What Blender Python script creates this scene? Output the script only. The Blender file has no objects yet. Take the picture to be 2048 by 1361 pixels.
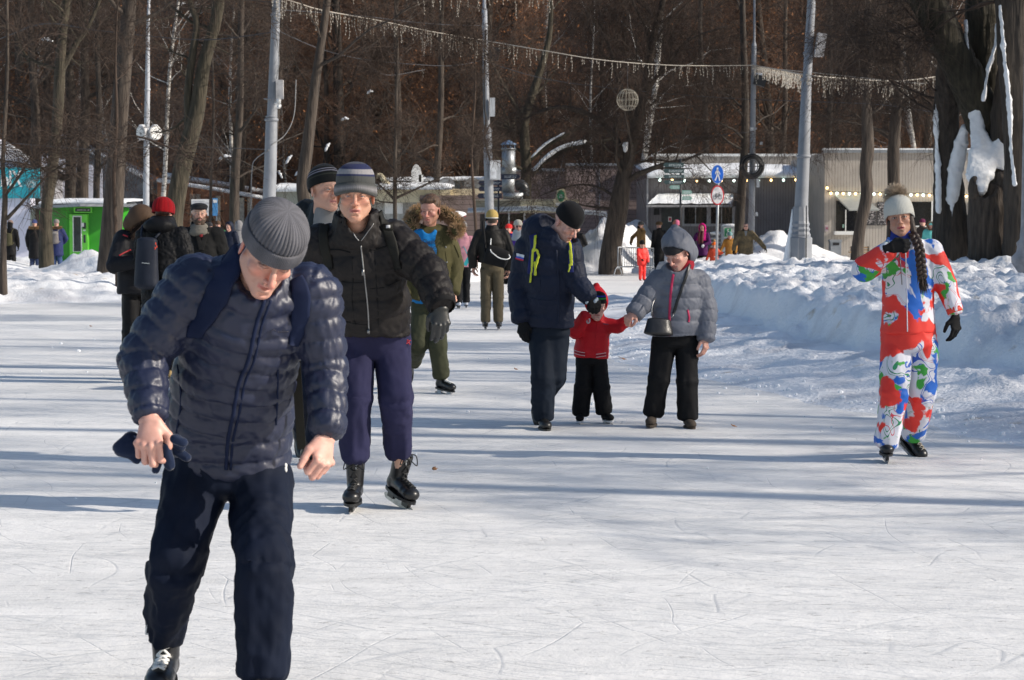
import bpy, bmesh, math, random
import numpy as np
from mathutils import Vector, Matrix, Euler
from mathutils.bvhtree import BVHTree

# ------------------------------------------------------------------ camera, world, sun, exposure
SC = bpy.context.scene
COL = SC.collection
CAMH, FPX, HOR = 1.52, 4300.0, 456.0
PITCH = math.atan((680.5-HOR)/FPX)
cam_d = bpy.data.cameras.new("camera"); cam = bpy.data.objects.new("camera", cam_d); COL.objects.link(cam)
SC.camera = cam
cam.location = (0, 0, CAMH); cam.rotation_euler = (math.pi/2-PITCH, 0, 0)
cam_d.sensor_width = 23.6; cam_d.lens = FPX/2048*23.6
cam_d.clip_start = 0.1; cam_d.clip_end = 1500
cam_d.dof.use_dof = True; cam_d.dof.focus_distance = 12.6; cam_d.dof.aperture_fstop = 8.0

SUN_EL, SUN_DIR = math.radians(29), Vector((0.977, -0.215, 0)).normalized()
S = Vector((SUN_DIR.x*math.cos(SUN_EL), SUN_DIR.y*math.cos(SUN_EL), math.sin(SUN_EL)))
sd = bpy.data.lights.new("sun", 'SUN'); sun = bpy.data.objects.new("sun", sd); COL.objects.link(sun)
sd.energy = 3.6; sd.angle = math.radians(0.53); sd.color = (1.0, 0.91, 0.80)
sun.rotation_euler = S.to_track_quat('Z', 'Y').to_euler(); sun.location = (30, -10, 30)
W = bpy.data.worlds.new("World"); SC.world = W; W.use_nodes = True
_n = W.node_tree.nodes; _sky = _n.new('ShaderNodeTexSky'); _sky.sky_type = 'NISHITA'; _sky.sun_disc = False
_sky.sun_elevation = SUN_EL; _sky.sun_rotation = math.atan2(S.x, S.y)
_bg = _n['Background']; _bg.inputs[1].default_value = 0.095
W.node_tree.links.new(_sky.outputs[0], _bg.inputs[0])
SC.view_settings.view_transform = 'Standard'; SC.view_settings.look = 'None'
SC.view_settings.exposure = 0.57; SC.view_settings.gamma = 1.0
SC.cycles.use_denoising = True
try:
    SC.cycles.max_bounces = 6; SC.cycles.transparent_max_bounces = 8
except Exception: pass

# ------------------------------------------------------------------ pixel -> world helpers
CT, ST = math.cos(PITCH), math.sin(PITCH)
def P(px, py, d):
    xc = (px-1024)/FPX; yc = (680.5-py)/FPX
    y = CT + yc*ST; z = -ST + yc*CT
    k = d/y
    return np.array([xc*k, d, CAMH + z*k])
def gd(py, z=0.0):            # distance of the ground point seen at pixel row py
    yc = (680.5-py)/FPX
    return (z-CAMH)/(-ST+yc*CT)*(CT+yc*ST)
def G(px, py, z=0.0):
    p = P(px, py, gd(py, z)); return p

def J_(D): return (lambda x, y, dz=0.0: P(x, y, D-dz)), (lambda px: px*D/FPX)
# ------------------------------------------------------------------ noise
def _h(ix, iy, iz, seed):
    h = (ix*374761393 + iy*668265263 + iz*1440662683 + seed*974634777) & 0x7fffffff
    h = ((h ^ (h >> 13))*1274126177) & 0x7fffffff
    h = ((h ^ (h >> 16))*2246822519) & 0x7fffffff
    return (h & 0xffff)/65535.0
def vnoise(Q, seed=0):
    i = np.floor(Q).astype(np.int64); f = Q-i; f = f*f*(3-2*f)
    x, y, z = i[:, 0], i[:, 1], i[:, 2]; fx, fy, fz = f[:, 0], f[:, 1], f[:, 2]
    def L(a, b, t): return a+(b-a)*t
    c = [[[_h(x+a, y+b, z+c_, seed) for c_ in (0, 1)] for b in (0, 1)] for a in (0, 1)]
    return L(L(L(c[0][0][0], c[0][0][1], fz), L(c[0][1][0], c[0][1][1], fz), fy),
             L(L(c[1][0][0], c[1][0][1], fz), L(c[1][1][0], c[1][1][1], fz), fy), fx)
def vnoise2(X, Y, seed=0):
    ix = np.floor(X).astype(np.int64); iy = np.floor(Y).astype(np.int64)
    fx = X-ix; fy = Y-iy; fx = fx*fx*(3-2*fx); fy = fy*fy*(3-2*fy)
    a = _h(ix, iy, 0, seed); b = _h(ix+1, iy, 0, seed); c = _h(ix, iy+1, 0, seed); d = _h(ix+1, iy+1, 0, seed)
    return (a+(b-a)*fx)*(1-fy)+(c+(d-c)*fx)*fy
def sstep(a, b, x):
    t = np.clip((x-a)/(b-a), 0, 1); return t*t*(3-2*t)
def fbm2(X, Y, o=4, seed=0):
    r = 0; a = .5
    for k in range(o): r = r+a*vnoise2(X*2**k+13.7*k, Y*2**k-7.1*k, seed+k); a *= .5
    return r
def fbm3(Q, o=3, seed=0):
    r = 0; a = .5
    for k in range(o): r = r+a*vnoise(Q*2**k+5.3*k, seed+k); a *= .5
    return r

# ------------------------------------------------------------------ materials
MATS = {}
def rgb(c):
    if isinstance(c, str):
        c = c.lstrip('#'); v = [int(c[i:i+2], 16)/255 for i in (0, 2, 4)]
        return tuple(((x+.055)/1.055)**2.4 if x > .04045 else x/12.92 for x in v)+(1,)
    return tuple(c)+(1,) if len(c) == 3 else tuple(c)
def mat(name, color, rough=.7, var=.25, scale=8.0, bump=0.0, bscale=60.0, metal=0.0, sheen=0.0, spec=None,
        attr=None, emit=None, estr=0.0, stretch=None, trans=0.0, coat=0.0, color2=None, bdist=0.01):
    if name in MATS: return MATS[name]
    m = bpy.data.materials.new(name); m.use_nodes = True; MATS[name] = m
    nt = m.node_tree; N = nt.nodes; Lk = nt.links; b = N['Principled BSDF']
    c = rgb(color)
    tc = N.new('ShaderNodeTexCoord'); mp = N.new('ShaderNodeMapping'); Lk.new(tc.outputs['Object'], mp.inputs[0])
    if stretch: mp.inputs['Scale'].default_value = stretch
    no = N.new('ShaderNodeTexNoise'); no.inputs['Scale'].default_value = scale; no.inputs['Detail'].default_value = 5
    Lk.new(mp.outputs[0], no.inputs['Vector'])
    cr = N.new('ShaderNodeValToRGB')
    cr.color_ramp.elements[0].position = .3; cr.color_ramp.elements[1].position = .7
    if color2 is not None:
        cr.color_ramp.elements[0].color = c; cr.color_ramp.elements[1].color = rgb(color2)
    else:
        cr.color_ramp.elements[0].color = tuple(x*(1-var) for x in c[:3])+(1,)
        cr.color_ramp.elements[1].color = tuple(min(1, x*(1+var)) for x in c[:3])+(1,)
    Lk.new(no.outputs[0], cr.inputs[0]); src = cr.outputs[0]
    if attr:
        at = N.new('ShaderNodeAttribute'); at.attribute_name = attr
        mx = N.new('ShaderNodeMix'); mx.data_type = 'RGBA'; mx.blend_type = 'MULTIPLY'; mx.inputs[0].default_value = 1
        Lk.new(at.outputs['Color'], mx.inputs[6]); Lk.new(src, mx.inputs[7]); src = mx.outputs[2]
    Lk.new(src, b.inputs['Base Color'])
    b.inputs['Roughness'].default_value = rough; b.inputs['Metallic'].default_value = metal
    if spec is not None: b.inputs['Specular IOR Level'].default_value = spec
    if sheen: b.inputs['Sheen Weight'].default_value = sheen; b.inputs['Sheen Roughness'].default_value = .4
    if trans: b.inputs['Transmission Weight'].default_value = trans
    if coat: b.inputs['Coat Weight'].default_value = coat; b.inputs['Coat Roughness'].default_value = .25
    if emit is not None:
        b.inputs['Emission Color'].default_value = rgb(emit); b.inputs['Emission Strength'].default_value = estr
    if bump:
        n2 = N.new('ShaderNodeTexNoise'); n2.inputs['Scale'].default_value = bscale; n2.inputs['Detail'].default_value = 4
        Lk.new(mp.outputs[0], n2.inputs['Vector'])
        bu = N.new('ShaderNodeBump'); bu.inputs['Strength'].default_value = bump; bu.inputs['Distance'].default_value = bdist
        Lk.new(n2.outputs[0], bu.inputs['Height']); Lk.new(bu.outputs[0], b.inputs['Normal'])
    return m

# ------------------------------------------------------------------ objects
def tag(o, label=None, cat=None, group=None, kind=None):
    if label: o['label'] = label
    if cat: o['category'] = cat
    if group: o['group'] = group
    if kind: o['kind'] = kind
    return o
def thing(name, label, cat, loc=(0, 0, 0), group=None, kind=None):
    o = bpy.data.objects.new(name, None); COL.objects.link(o); o.location = Vector([float(v) for v in loc]); o.empty_display_size = .1
    return tag(o, label, cat, group, kind)
def wloc(o):
    v = Vector(o.location)
    while o.parent: o = o.parent; v += Vector(o.location)
    return v
class MB:
    """collects geometry (world coordinates) and links it as ONE mesh object"""
    def __init__(s): s.V = []; s.F = []; s.n = 0; s.C = []; s.hascol = False
    def add(s, v, f, mi=0, col=None):
        v = np.asarray(v, float).reshape(-1, 3); s.V.append(v)
        f = np.asarray(f, np.int64); s.F.append((f+s.n, mi)); s.n += len(v)
        if col is not None: s.hascol = True; c = np.broadcast_to(np.asarray(col, float), (len(v), 3))
        else: c = np.ones((len(v), 3))
        s.C.append(c); return s
    def box(s, c, size, R=None, mi=0, col=None, taper=1.0):
        c = np.asarray(c, float); h = np.asarray(size, float)/2
        v = np.array([[x, y, z] for z in (-1, 1) for y in (-1, 1) for x in (-1, 1)], float)
        v[4:, :2] *= taper; v = v*h
        if R is not None: v = v@np.asarray(R, float)[:3, :3].T
        return s.add(v+c, [[0, 2, 3, 1], [4, 5, 7, 6], [0, 1, 5, 4], [2, 6, 7, 3], [0, 4, 6, 2], [1, 3, 7, 5]], mi, col)
    def tube(s, pts, r, n=6, mi=0, cap=True, col=None, flat=1.0, up=None):
        pts = np.asarray(pts, float); m = len(pts); r = np.broadcast_to(np.asarray(r, float), (m,))
        t = np.gradient(pts, axis=0); t /= np.linalg.norm(t, axis=1)[:, None]+1e-12
        u = np.asarray(up, float) if up is not None else (np.array([0, 0, 1.]) if abs(t[0][2]) < .9 else np.array([1., 0, 0]))
        rings = []; a = np.arange(n)*2*np.pi/n; ca, sa = np.cos(a)[:, None], np.sin(a)[:, None]
        for i in range(m):
            u = u-t[i]*np.dot(u, t[i]); L = np.linalg.norm(u)
            if L < 1e-6: u = np.cross(t[i], [0.3, .5, .8]); L = np.linalg.norm(u)
            u = u/L; w = np.cross(t[i], u)
            rings.append(pts[i]+r[i]*(ca*u*flat+sa*w))
        v = np.concatenate(rings); i = np.arange(n); j = (i+1) % n; f = []
        for k in range(m-1): f.append(np.stack([k*n+i, k*n+j, (k+1)*n+j, (k+1)*n+i], 1))
        s.add(v, np.concatenate(f), mi, col)
        if cap:
            s.F.append((np.array([list(range(n))[::-1]])+s.n-len(v), mi)); s.F.append((np.array([list(range(n))])+s.n-n, mi))
        return s
    def cyl(s, a, b, r, r2=None, n=12, mi=0, col=None, cap=True):
        return s.tube([a, b], [r, r if r2 is None else r2], n, mi, cap, col)
    def lathe(s, c, prof, n=16, mi=0, R=None, col=None):
        a = np.arange(n)*2*np.pi/n; v = np.concatenate([np.stack([r*np.cos(a), r*np.sin(a), np.full(n, z)], 1) for r, z in prof])
        if R is not None: v = v@np.asarray(R, float)[:3, :3].T
        i = np.arange(n); j = (i+1) % n
        f = np.concatenate([np.stack([k*n+i, k*n+j, (k+1)*n+j, (k+1)*n+i], 1) for k in range(len(prof)-1)])
        s.add(v+np.asarray(c, float), f, mi, col)
        s.F.append((np.array([list(range(n))[::-1]])+s.n-len(v), mi)); s.F.append((np.array([list(range(n))])+s.n-n, mi)); return s
    def grid(s, X, mi=0, col=None, closed=False):
        X = np.asarray(X, float); m, n = X.shape[:2]; i, j = np.meshgrid(np.arange(m-1), np.arange(n if closed else n-1), indexing='ij')
        j2 = (j+1) % n; f = np.stack([i*n+j, i*n+j2, (i+1)*n+j2, (i+1)*n+j], -1).reshape(-1, 4)
        c = None if col is None else np.asarray(col).reshape(-1, 3)
        return s.add(X.reshape(-1, 3), f, mi, c)
    def prism(s, poly, O, U, V_, depth, mi=0, col=None):
        """2D polygon in plane (O;U,V) extruded by vector depth"""
        O, U, V_, D = [np.asarray(q, float) for q in (O, U, V_, depth)]
        p = np.array([O+U*a+V_*b for a, b in poly]); n = len(p)
        s.add(np.concatenate([p, p+D]), [[i, (i+1) % n, n+(i+1) % n, n+i] for i in range(n)], mi, col)
        s.F.append((np.array([list(range(n))[::-1]])+s.n-2*n, mi)); s.F.append((np.array([list(range(n, 2*n))])+s.n-2*n, mi)); return s
    def ell(s, c, r, n=12, mi=0, R=None, col=None):
        prof = [(max(1e-4, math.sin(math.pi*k/(n//2))), -math.cos(math.pi*k/(n//2))) for k in range(n//2+1)]
        a = np.arange(n)*2*np.pi/n
        X = np.stack([np.stack([q*np.cos(a), q*np.sin(a), np.full(n, z)], 1) for q, z in prof])*np.asarray(r, float)
        if R is not None: X = X@np.asarray(R, float)[:3, :3].T
        return s.grid(X+np.asarray(c, float), mi, col, closed=True)
    def build(s, name, mats, parent=None, smooth=True, attr='Col'):
        if not isinstance(mats, (list, tuple)): mats = [mats]
        off = np.array(wloc(parent)) if parent is not None else np.zeros(3)
        V = np.concatenate(s.V)-off
        me = bpy.data.meshes.new(name)
        me.vertices.add(len(V)); me.vertices.foreach_set('co', V.astype(np.float32).ravel())
        li = np.concatenate([f.ravel() for f, _ in s.F]); cnt = np.concatenate([np.full(len(f), f.shape[1]) for f, _ in s.F])
        mi = np.concatenate([np.full(len(f), k) for f, k in s.F])
        me.loops.add(len(li)); me.loops.foreach_set('vertex_index', li.astype(np.int32))
        me.polygons.add(len(cnt)); st = np.concatenate([[0], np.cumsum(cnt)[:-1]])
        me.polygons.foreach_set('loop_start', st.astype(np.int32))
        me.polygons.foreach_set('material_index', mi.astype(np.int32))
        me.polygons.foreach_set('use_smooth', np.full(len(cnt), bool(smooth)))
        for m in mats: me.materials.append(m)
        me.update(calc_edges=True); me.validate()
        if s.hascol:
            C = np.concatenate(s.C); at = me.color_attributes.new(attr, 'FLOAT_COLOR', 'POINT')
            at.data.foreach_set('color', np.concatenate([C, np.ones((len(C), 1))], 1).astype(np.float32).ravel())
        o = bpy.data.objects.new(name, me); COL.objects.link(o)
        if parent is not None: o.parent = parent
        return o
def part(mb, name, m, parent, smooth=True): return mb.build(name, m, parent, smooth)
def flatshade(o):
    o.data.polygons.foreach_set('use_smooth', np.zeros(len(o.data.polygons), bool)); return o
def copy_tree(o, parent=None):
    c = o.copy(); COL.objects.link(c)
    if parent is not None: c.parent = parent
    for ch in list(o.children): copy_tree(ch, c)
    return c
def rz(a): return np.array(Matrix.Rotation(a, 3, 'Z'))
def text_mesh(s, size, bold=0.0, ext=0.003):
    cu = bpy.data.curves.new("t", 'FONT'); cu.body = s; cu.size = size; cu.extrude = ext; cu.offset = bold; cu.align_x = 'LEFT'
    o = bpy.data.objects.new("t", cu); COL.objects.link(o)
    dg = bpy.context.evaluated_depsgraph_get(); me = bpy.data.meshes.new_from_object(o.evaluated_get(dg))
    V = np.zeros(len(me.vertices)*3); me.vertices.foreach_get('co', V); V = V.reshape(-1, 3)
    F = [list(p.vertices) for p in me.polygons]
    bpy.data.objects.remove(o); bpy.data.curves.remove(cu); bpy.data.meshes.remove(me)
    return V, F
def add_text(mb, s, size, O, U, V_, bold=0.0, ext=0.003, mi=0, wid=None, col=None):
    V, F = text_mesh(s, size, bold, ext)
    if len(V) == 0: return
    if wid: V[:, 0] *= wid/(V[:, 0].max()-V[:, 0].min())
    O, U, V_ = [np.asarray(q, float) for q in (O, U, V_)]; N = np.cross(U, V_)
    base = mb.n; X = O+V[:, :1]*U+V[:, 1:2]*V_+V[:, 2:3]*N
    mb.V.append(X); mb.C.append(np.broadcast_to(np.asarray(col if col is not None else (1, 1, 1), float), X.shape)); mb.n += len(X)
    for k in set(len(f) for f in F): mb.F.append((np.array([f for f in F if len(f) == k])+base, mi))
# ------------------------------------------------------------------ snow ground, ice
EDGE_D = [0, 12, 15, 17.5, 20.8, 24.7, 30, 38, 45, 52]
EDGE_X = [5.6, 4.3, 3.59, 2.95, 2.06, 1.25, 1.0, 1.25, 1.9, 3.2]
FAR_X = [-60, -14, -10, -7, -5, -3.2, -1, 0.3, 1, 4.6, 5.6, 60]
FAR_D = [40, 41, 43, 44.5, 48, 56, 61, 70, 73, 73, 50, 48]
MOUNDS = [(170, 61, .62, .75, 1.0), (215, 60, .30, .5, .8), (1222, 76, 1.25, .75, 2.2), (1275, 78, 1.1, .8, 2), (1180, 75, .55, 1.0, 2), (1340, 79, .9, 1, 1.2),
          (1110, 77, .45, 1.2, 2.0), (1545, 71, .85, 1.0, 1.6), (1610, 72, .4, 1.2, 1.6), (935, 66, .75, .8, 2.2), (915, 70, 1.0, .7, 1.5),
          (1495, 57, .30, 1.1, 1.5), (1390, 56, .2, 1.3, 1.2), (1600, 45, .12, .7, .6), (1960, 40, .15, 2.0, 1.2), (1700, 50, .15, 1.5, 1.0),
          (250, 58, .35, .8, 1.0), (1215, 43, .12, .5, 1.6), (2000, 62, .5, 2, 3)]
def ground_h(X, Y, detail=True):
    X = np.asarray(X, float); Y = np.asarray(Y, float)
    wob = (fbm2(X*1.3, Y*.7, 3, 5)-.44)*.9 + (fbm2(X*5, Y*3, 2, 9)-.37)*.25
    s = np.minimum(X-np.interp(Y, EDGE_D, EDGE_X)+wob*.5, 50+.8*wob-Y)*.93
    w2 = (fbm2(X*2.2, Y*.9, 3, 31)-.44)
    f0 = 2.0+w2*.5-.9*sstep(31, 44, Y)
    near = sstep(0, .35, s)*.05 + sstep(.1, 2.0, s)*.16 + sstep(f0, f0+.38, s)*(.40+.12*w2) + sstep(f0+.2, f0+3.0, s)*.12
    lump = fbm2(X*3.2, Y*2.6, 4, 77)
    ch = np.abs(fbm2(X*6, Y*5, 3, 55)-.44)*2
    top = sstep(f0+.1, f0+.6, s)
    near = near + sstep(.1, .8, s)*(lump-.47)*(.09+.14*top) + top*(.07-ch*.15)*sstep(20, 3, s)
    s2 = (Y-np.interp(X, FAR_X, FAR_D))+wob*1.5
    far = sstep(0, 1.2, s2)*.16+sstep(.5, 4, s2)*.28*(1-.7*sstep(7, 13, s2)*(X < 5.2)) + sstep(0, 1.5, s2)*(fbm2(X*1.6, Y*.9, 4, 21)-.47)*.28
    far = np.where(X > 4.9, np.maximum(far, .45*sstep(4.9, 6.2, X)), far)
    left = sstep(13.5, 17, -X)*.5
    h = np.maximum(np.maximum(near, far), left)
    big = np.where((X > 5), sstep(40, 60, Y)*.0, 0)
    ice = (s < 0) & (s2 < 0) & (X > -13.5)
    h = np.where(ice, np.maximum(s, s2)*.12-.004, h)
    snowy = np.clip(h*4, 0, 1)
    for px, d, hh, rx, ry in MOUNDS:
        cx = (px-1024)/FPX*d
        q = ((X-cx)/rx)**2+((Y-d)/ry)**2
        h = h+hh*np.exp(-q*1.1)*(1+.8*(fbm2(X*2.4, Y*2.4, 3, 91)-.45))
    if detail:
        h = h+snowy*((fbm2(X*9, Y*7, 4, 61)-.46)*.06+(fbm2(X*30, Y*26, 2, 62)-.37)*.022+.06*sstep(.60, .74, fbm2(X*2.6, Y*2.2, 2, 63)/.75))
    # hill behind
    hill = sstep(98, 240, Y)*58*(.9+.25*vnoise2(X*.02, Y*.02, 3))
    return h+hill
def gz(x, y): return float(ground_h(np.array([x]), np.array([y]))[0])

nd, nx = 950, 600
dd = np.geomspace(5.0, 330, nd)
tt = np.linspace(-1, 1, nx)
tt = np.sign(tt)*np.abs(tt)**1.25
DD, TT = np.meshgrid(dd, tt, indexing='ij')
XX = TT*(4.0+DD*.42); 
HH = ground_h(XX.ravel(), DD.ravel()).reshape(XX.shape)
mb = MB(); mb.grid(np.stack([XX, DD, HH], -1)[:, ::-1])
m = bpy.data.materials.new("snow_surface"); m.use_nodes = True
nt = m.node_tree; N = nt.nodes; Lk = nt.links; b = N['Principled BSDF']
ge = N.new('ShaderNodeNewGeometry'); sp = N.new('ShaderNodeSeparateXYZ'); Lk.new(ge.outputs['Position'], sp.inputs[0])
n1 = N.new('ShaderNodeTexNoise'); n1.inputs['Scale'].default_value = .9; n1.inputs['Detail'].default_value = 8; Lk.new(ge.outputs['Position'], n1.inputs['Vector'])
r1 = N.new('ShaderNodeValToRGB'); r1.color_ramp.elements[0].position = .28; r1.color_ramp.elements[0].color = (.60, .60, .62, 1)
r1.color_ramp.elements[1].position = .5; r1.color_ramp.elements[1].color = (.86, .87, .88, 1); Lk.new(n1.outputs[0], r1.inputs[0])
n3 = N.new('ShaderNodeTexNoise'); n3.inputs['Scale'].default_value = 3; n3.inputs['Detail'].default_value = 8; Lk.new(ge.outputs['Position'], n3.inputs['Vector'])
r3 = N.new('ShaderNodeValToRGB'); r3.color_ramp.elements[0].position = .66; r3.color_ramp.elements[0].color = (1, 1, 1, 1)
r3.color_ramp.elements[1].position = .78; r3.color_ramp.elements[1].color = (.68, .58, .46, 1); Lk.new(n3.outputs[0], r3.inputs[0])
mx3 = N.new('ShaderNodeMix'); mx3.data_type = 'RGBA'; mx3.blend_type = 'MULTIPLY'; mx3.inputs[0].default_value = 1
Lk.new(r1.outputs[0], mx3.inputs[6]); Lk.new(r3.outputs[0], mx3.inputs[7])
mr = N.new('ShaderNodeMapRange'); mr.inputs[1].default_value = 100; mr.inputs[2].default_value = 108; Lk.new(sp.outputs[1], mr.inputs[0])
n4 = N.new('ShaderNodeTexNoise'); n4.inputs['Scale'].default_value = .6; n4.inputs['Detail'].default_value = 10; Lk.new(ge.outputs['Position'], n4.inputs['Vector'])
r4 = N.new('ShaderNodeValToRGB'); r4.color_ramp.elements[0].position = .35; r4.color_ramp.elements[0].color = (.018, .012, .009, 1)
r4.color_ramp.elements[1].position = .7; r4.color_ramp.elements[1].color = (.075, .045, .028, 1); Lk.new(n4.outputs[0], r4.inputs[0])
mx = N.new('ShaderNodeMix'); mx.data_type = 'RGBA'; Lk.new(mr.outputs[0], mx.inputs[0]); Lk.new(mx3.outputs[2], mx.inputs[6]); Lk.new(r4.outputs[0], mx.inputs[7])
Lk.new(mx.outputs[2], b.inputs['Base Color']); b.inputs['Roughness'].default_value = .6
n2 = N.new('ShaderNodeTexNoise'); n2.inputs['Scale'].default_value = 22; n2.inputs['Detail'].default_value = 8; Lk.new(ge.outputs['Position'], n2.inputs['Vector'])
bu = N.new('ShaderNodeBump'); bu.inputs['Strength'].default_value = .8; bu.inputs['Distance'].default_value = .03
Lk.new(n2.outputs[0], bu.inputs['Height']); Lk.new(bu.outputs[0], b.inputs['Normal'])
SNOW_GROUND = m
g = mb.build("ground", m); tag(g, kind='structure')

# ice sheet, scored by skates
m = bpy.data.materials.new("ice_surface"); m.use_nodes = True
nt = m.node_tree; N = nt.nodes; Lk = nt.links; b = N['Principled BSDF']
ge = N.new('ShaderNodeNewGeometry')
def nz(scale, det=4, vec=None, rough=.5):
    n = N.new('ShaderNodeTexNoise'); n.inputs['Scale'].default_value = scale; n.inputs['Detail'].default_value = det
    n.inputs['Roughness'].default_value = rough
    Lk.new(vec or ge.outputs['Position'], n.inputs['Vector']); return n.outputs[0]
def mapv(sc, rot=0.0, off=(0, 0, 0), src=None):
    mp = N.new('ShaderNodeMapping'); mp.inputs['Scale'].default_value = sc; mp.inputs['Rotation'].default_value = (0, 0, rot)
    mp.inputs['Location'].default_value = off; Lk.new(src or ge.outputs['Position'], mp.inputs[0]); return mp.outputs[0]
def mth(op, a, b_=None, c=None):
    n = N.new('ShaderNodeMath'); n.operation = op
    for i, v in enumerate((a, b_, c)):
        if v is None: continue
        if hasattr(v, 'node'): Lk.new(v, n.inputs[i])
        else: n.inputs[i].default_value = v
    return n.outputs[0]
def warp(scale, amt, src, seed):
    n = N.new('ShaderNodeTexNoise'); n.inputs['Scale'].default_value = scale; n.inputs['Detail'].default_value = 1
    Lk.new(mapv((1, 1, 1), 0, (seed, seed*2, 0), src), n.inputs['Vector'])
    v = N.new('ShaderNodeVectorMath'); v.operation = 'MULTIPLY_ADD'; Lk.new(n.outputs['Color'], v.inputs[0]); v.inputs[1].default_value = (amt, amt, 0); Lk.new(src, v.inputs[2])
    return v.outputs[0]
def scratch(scale, stretch, rot, width, seed, lo=.5):
    base = warp(.55, .8, mapv((1, 1, 1), rot, (seed*3.1, seed, 0)), seed)
    vm = mapv((scale*stretch, scale, 1), 0, (0, 0, 0), base)
    v = N.new('ShaderNodeTexVoronoi'); v.feature = 'DISTANCE_TO_EDGE'; v.voronoi_dimensions = '2D'; v.inputs['Scale'].default_value = 1
    Lk.new(vm, v.inputs['Vector'])
    line = mth('SUBTRACT', 1, mth('MINIMUM', mth('DIVIDE', v.outputs[0], width), 1))
    mask = mth('GREATER_THAN', nz(1.1, 3, mapv((1, 1, 1), 0, (seed*7, seed, 0))), lo)
    soft = N.new('ShaderNodeMapRange'); soft.inputs[1].default_value = lo-.02; soft.inputs[2].default_value = lo+.08
    Lk.new(nz(1.3, 4, mapv((1, 1, 1), 0, (seed*7, seed, 0))), soft.inputs[0])
    return mth('MULTIPLY', line, soft.outputs[0])
s_all = scratch(1.1, .35, .4, .005, 1, .46)
for a in ((1.7, .3, 1.3, .007, 2, .48), (2.6, .25, -.6, .011, 3, .46), (4.5, .12, .1, .022, 5, .47), (3.4, .2, 1.0, .016, 6, .48), (7, .1, -.25, .035, 8, .46), (12, .07, .5, .06, 9, .44)):
    s_all = mth('MAXIMUM', s_all, scratch(*a))
big = nz(.35, 6, None, .6); mid = nz(5, 6, None, .65); fine = nz(70, 4, None, .7)
streak = nz(1, 6, mapv((.6, 4.5, 1), .06), .65)
cr = N.new('ShaderNodeValToRGB'); e = cr.color_ramp.elements
e[0].position = .36; e[0].color = (.70, .695, .675, 1); e[1].position = .62; e[1].color = (.88, .87, .845, 1)
Lk.new(mth('ADD', mth('MULTIPLY', streak, .45), mth('ADD', mth('MULTIPLY', big, .3), mth('MULTIPLY', mid, .25))), cr.inputs[0])
mx = N.new('ShaderNodeMix'); mx.data_type = 'RGBA'; mx.blend_type = 'MIX'
Lk.new(mth('ADD', mth('MULTIPLY', s_all, .48), mth('MULTIPLY', mth('SUBTRACT', fine, .5), .55)), mx.inputs[0]); Lk.new(cr.outputs[0], mx.inputs[6]); mx.inputs[7].default_value = (.42, .44, .46, 1)
# pale shavings
sh = N.new('ShaderNodeMapRange'); sh.inputs[1].default_value = .60; sh.inputs[2].default_value = .72; Lk.new(nz(9, 8, mapv((1, 2.2, 1), .2), .75), sh.inputs[0])
mx2 = N.new('ShaderNodeMix'); mx2.data_type = 'RGBA'; Lk.new(mth('MULTIPLY', sh.outputs[0], .7), mx2.inputs[0]); Lk.new(mx.outputs[2], mx2.inputs[6]); mx2.inputs[7].default_value = (.9, .9, .9, 1)
Lk.new(mx2.outputs[2], b.inputs['Base Color'])
rg = N.new('ShaderNodeMapRange'); rg.inputs[3].default_value = .42; rg.inputs[4].default_value = .75; rg.inputs[1].default_value = .3; rg.inputs[2].default_value = .6
Lk.new(mth('ADD', mth('MULTIPLY', streak, .5), mth('MULTIPLY', mid, .5)), rg.inputs[0]); Lk.new(rg.outputs[0], b.inputs['Roughness'])
b.inputs['Specular IOR Level'].default_value = .35
hgt = mth('ADD', mth('MULTIPLY', s_all, -.18), mth('ADD', mth('MULTIPLY', mid, 1.2), mth('ADD', mth('MULTIPLY', fine, .25), mth('MULTIPLY', sh.outputs[0], 1.0))))
bu = N.new('ShaderNodeBump'); bu.inputs['Strength'].default_value = .75; bu.inputs['Distance'].default_value = .012
Lk.new(hgt, bu.inputs['Height']); Lk.new(bu.outputs[0], b.inputs['Normal'])
mb = MB(); dy = np.concatenate([np.linspace(-12, 76, 60)]); dx = np.linspace(-14.5, 7.5, 30)
A, B = np.meshgrid(dy, dx, indexing='ij'); mb.grid(np.stack([B, A, np.zeros_like(A)], -1)[:, ::-1])
ice = mb.build("ice_rink", m); tag(ice, kind='structure')
# snow crumbs lying along the ice and a few dead leaves
SNOW = mat("packed_snow", (.84, .86, .88), .65, .06, 6, .5, 25, bdist=.02)
rnd = random.Random(4)
mb = MB()
for i in range(800):
    d = rnd.uniform(12, 40); t = abs(rnd.gauss(0, .35)); x = np.interp(d, EDGE_D, EDGE_X)-t+.25+.3*rnd.random(); s_ = rnd.choice([.004, .006, .008, .011, .018])*rnd.uniform(.7, 1.4)
    if rnd.random() < .08: x = rnd.uniform(-7, x)
    if abs(x) > d*.3: continue
    z = max(0.0, gz(x, d)) if t < .4 else 0
    mb.ell((x, d, z+s_*.4), (s_*rnd.uniform(.7, 1.4), s_, s_*.8), 6)
tag(mb.build("snow_crumbs", SNOW, smooth=False), kind='stuff', label='small lumps of snow scattered along the edge of the ice', cat='snow crumbs')
LEAFM = mat("dead_leaf", (.32, .15, .06), .8, .3)
mb0 = None
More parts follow.
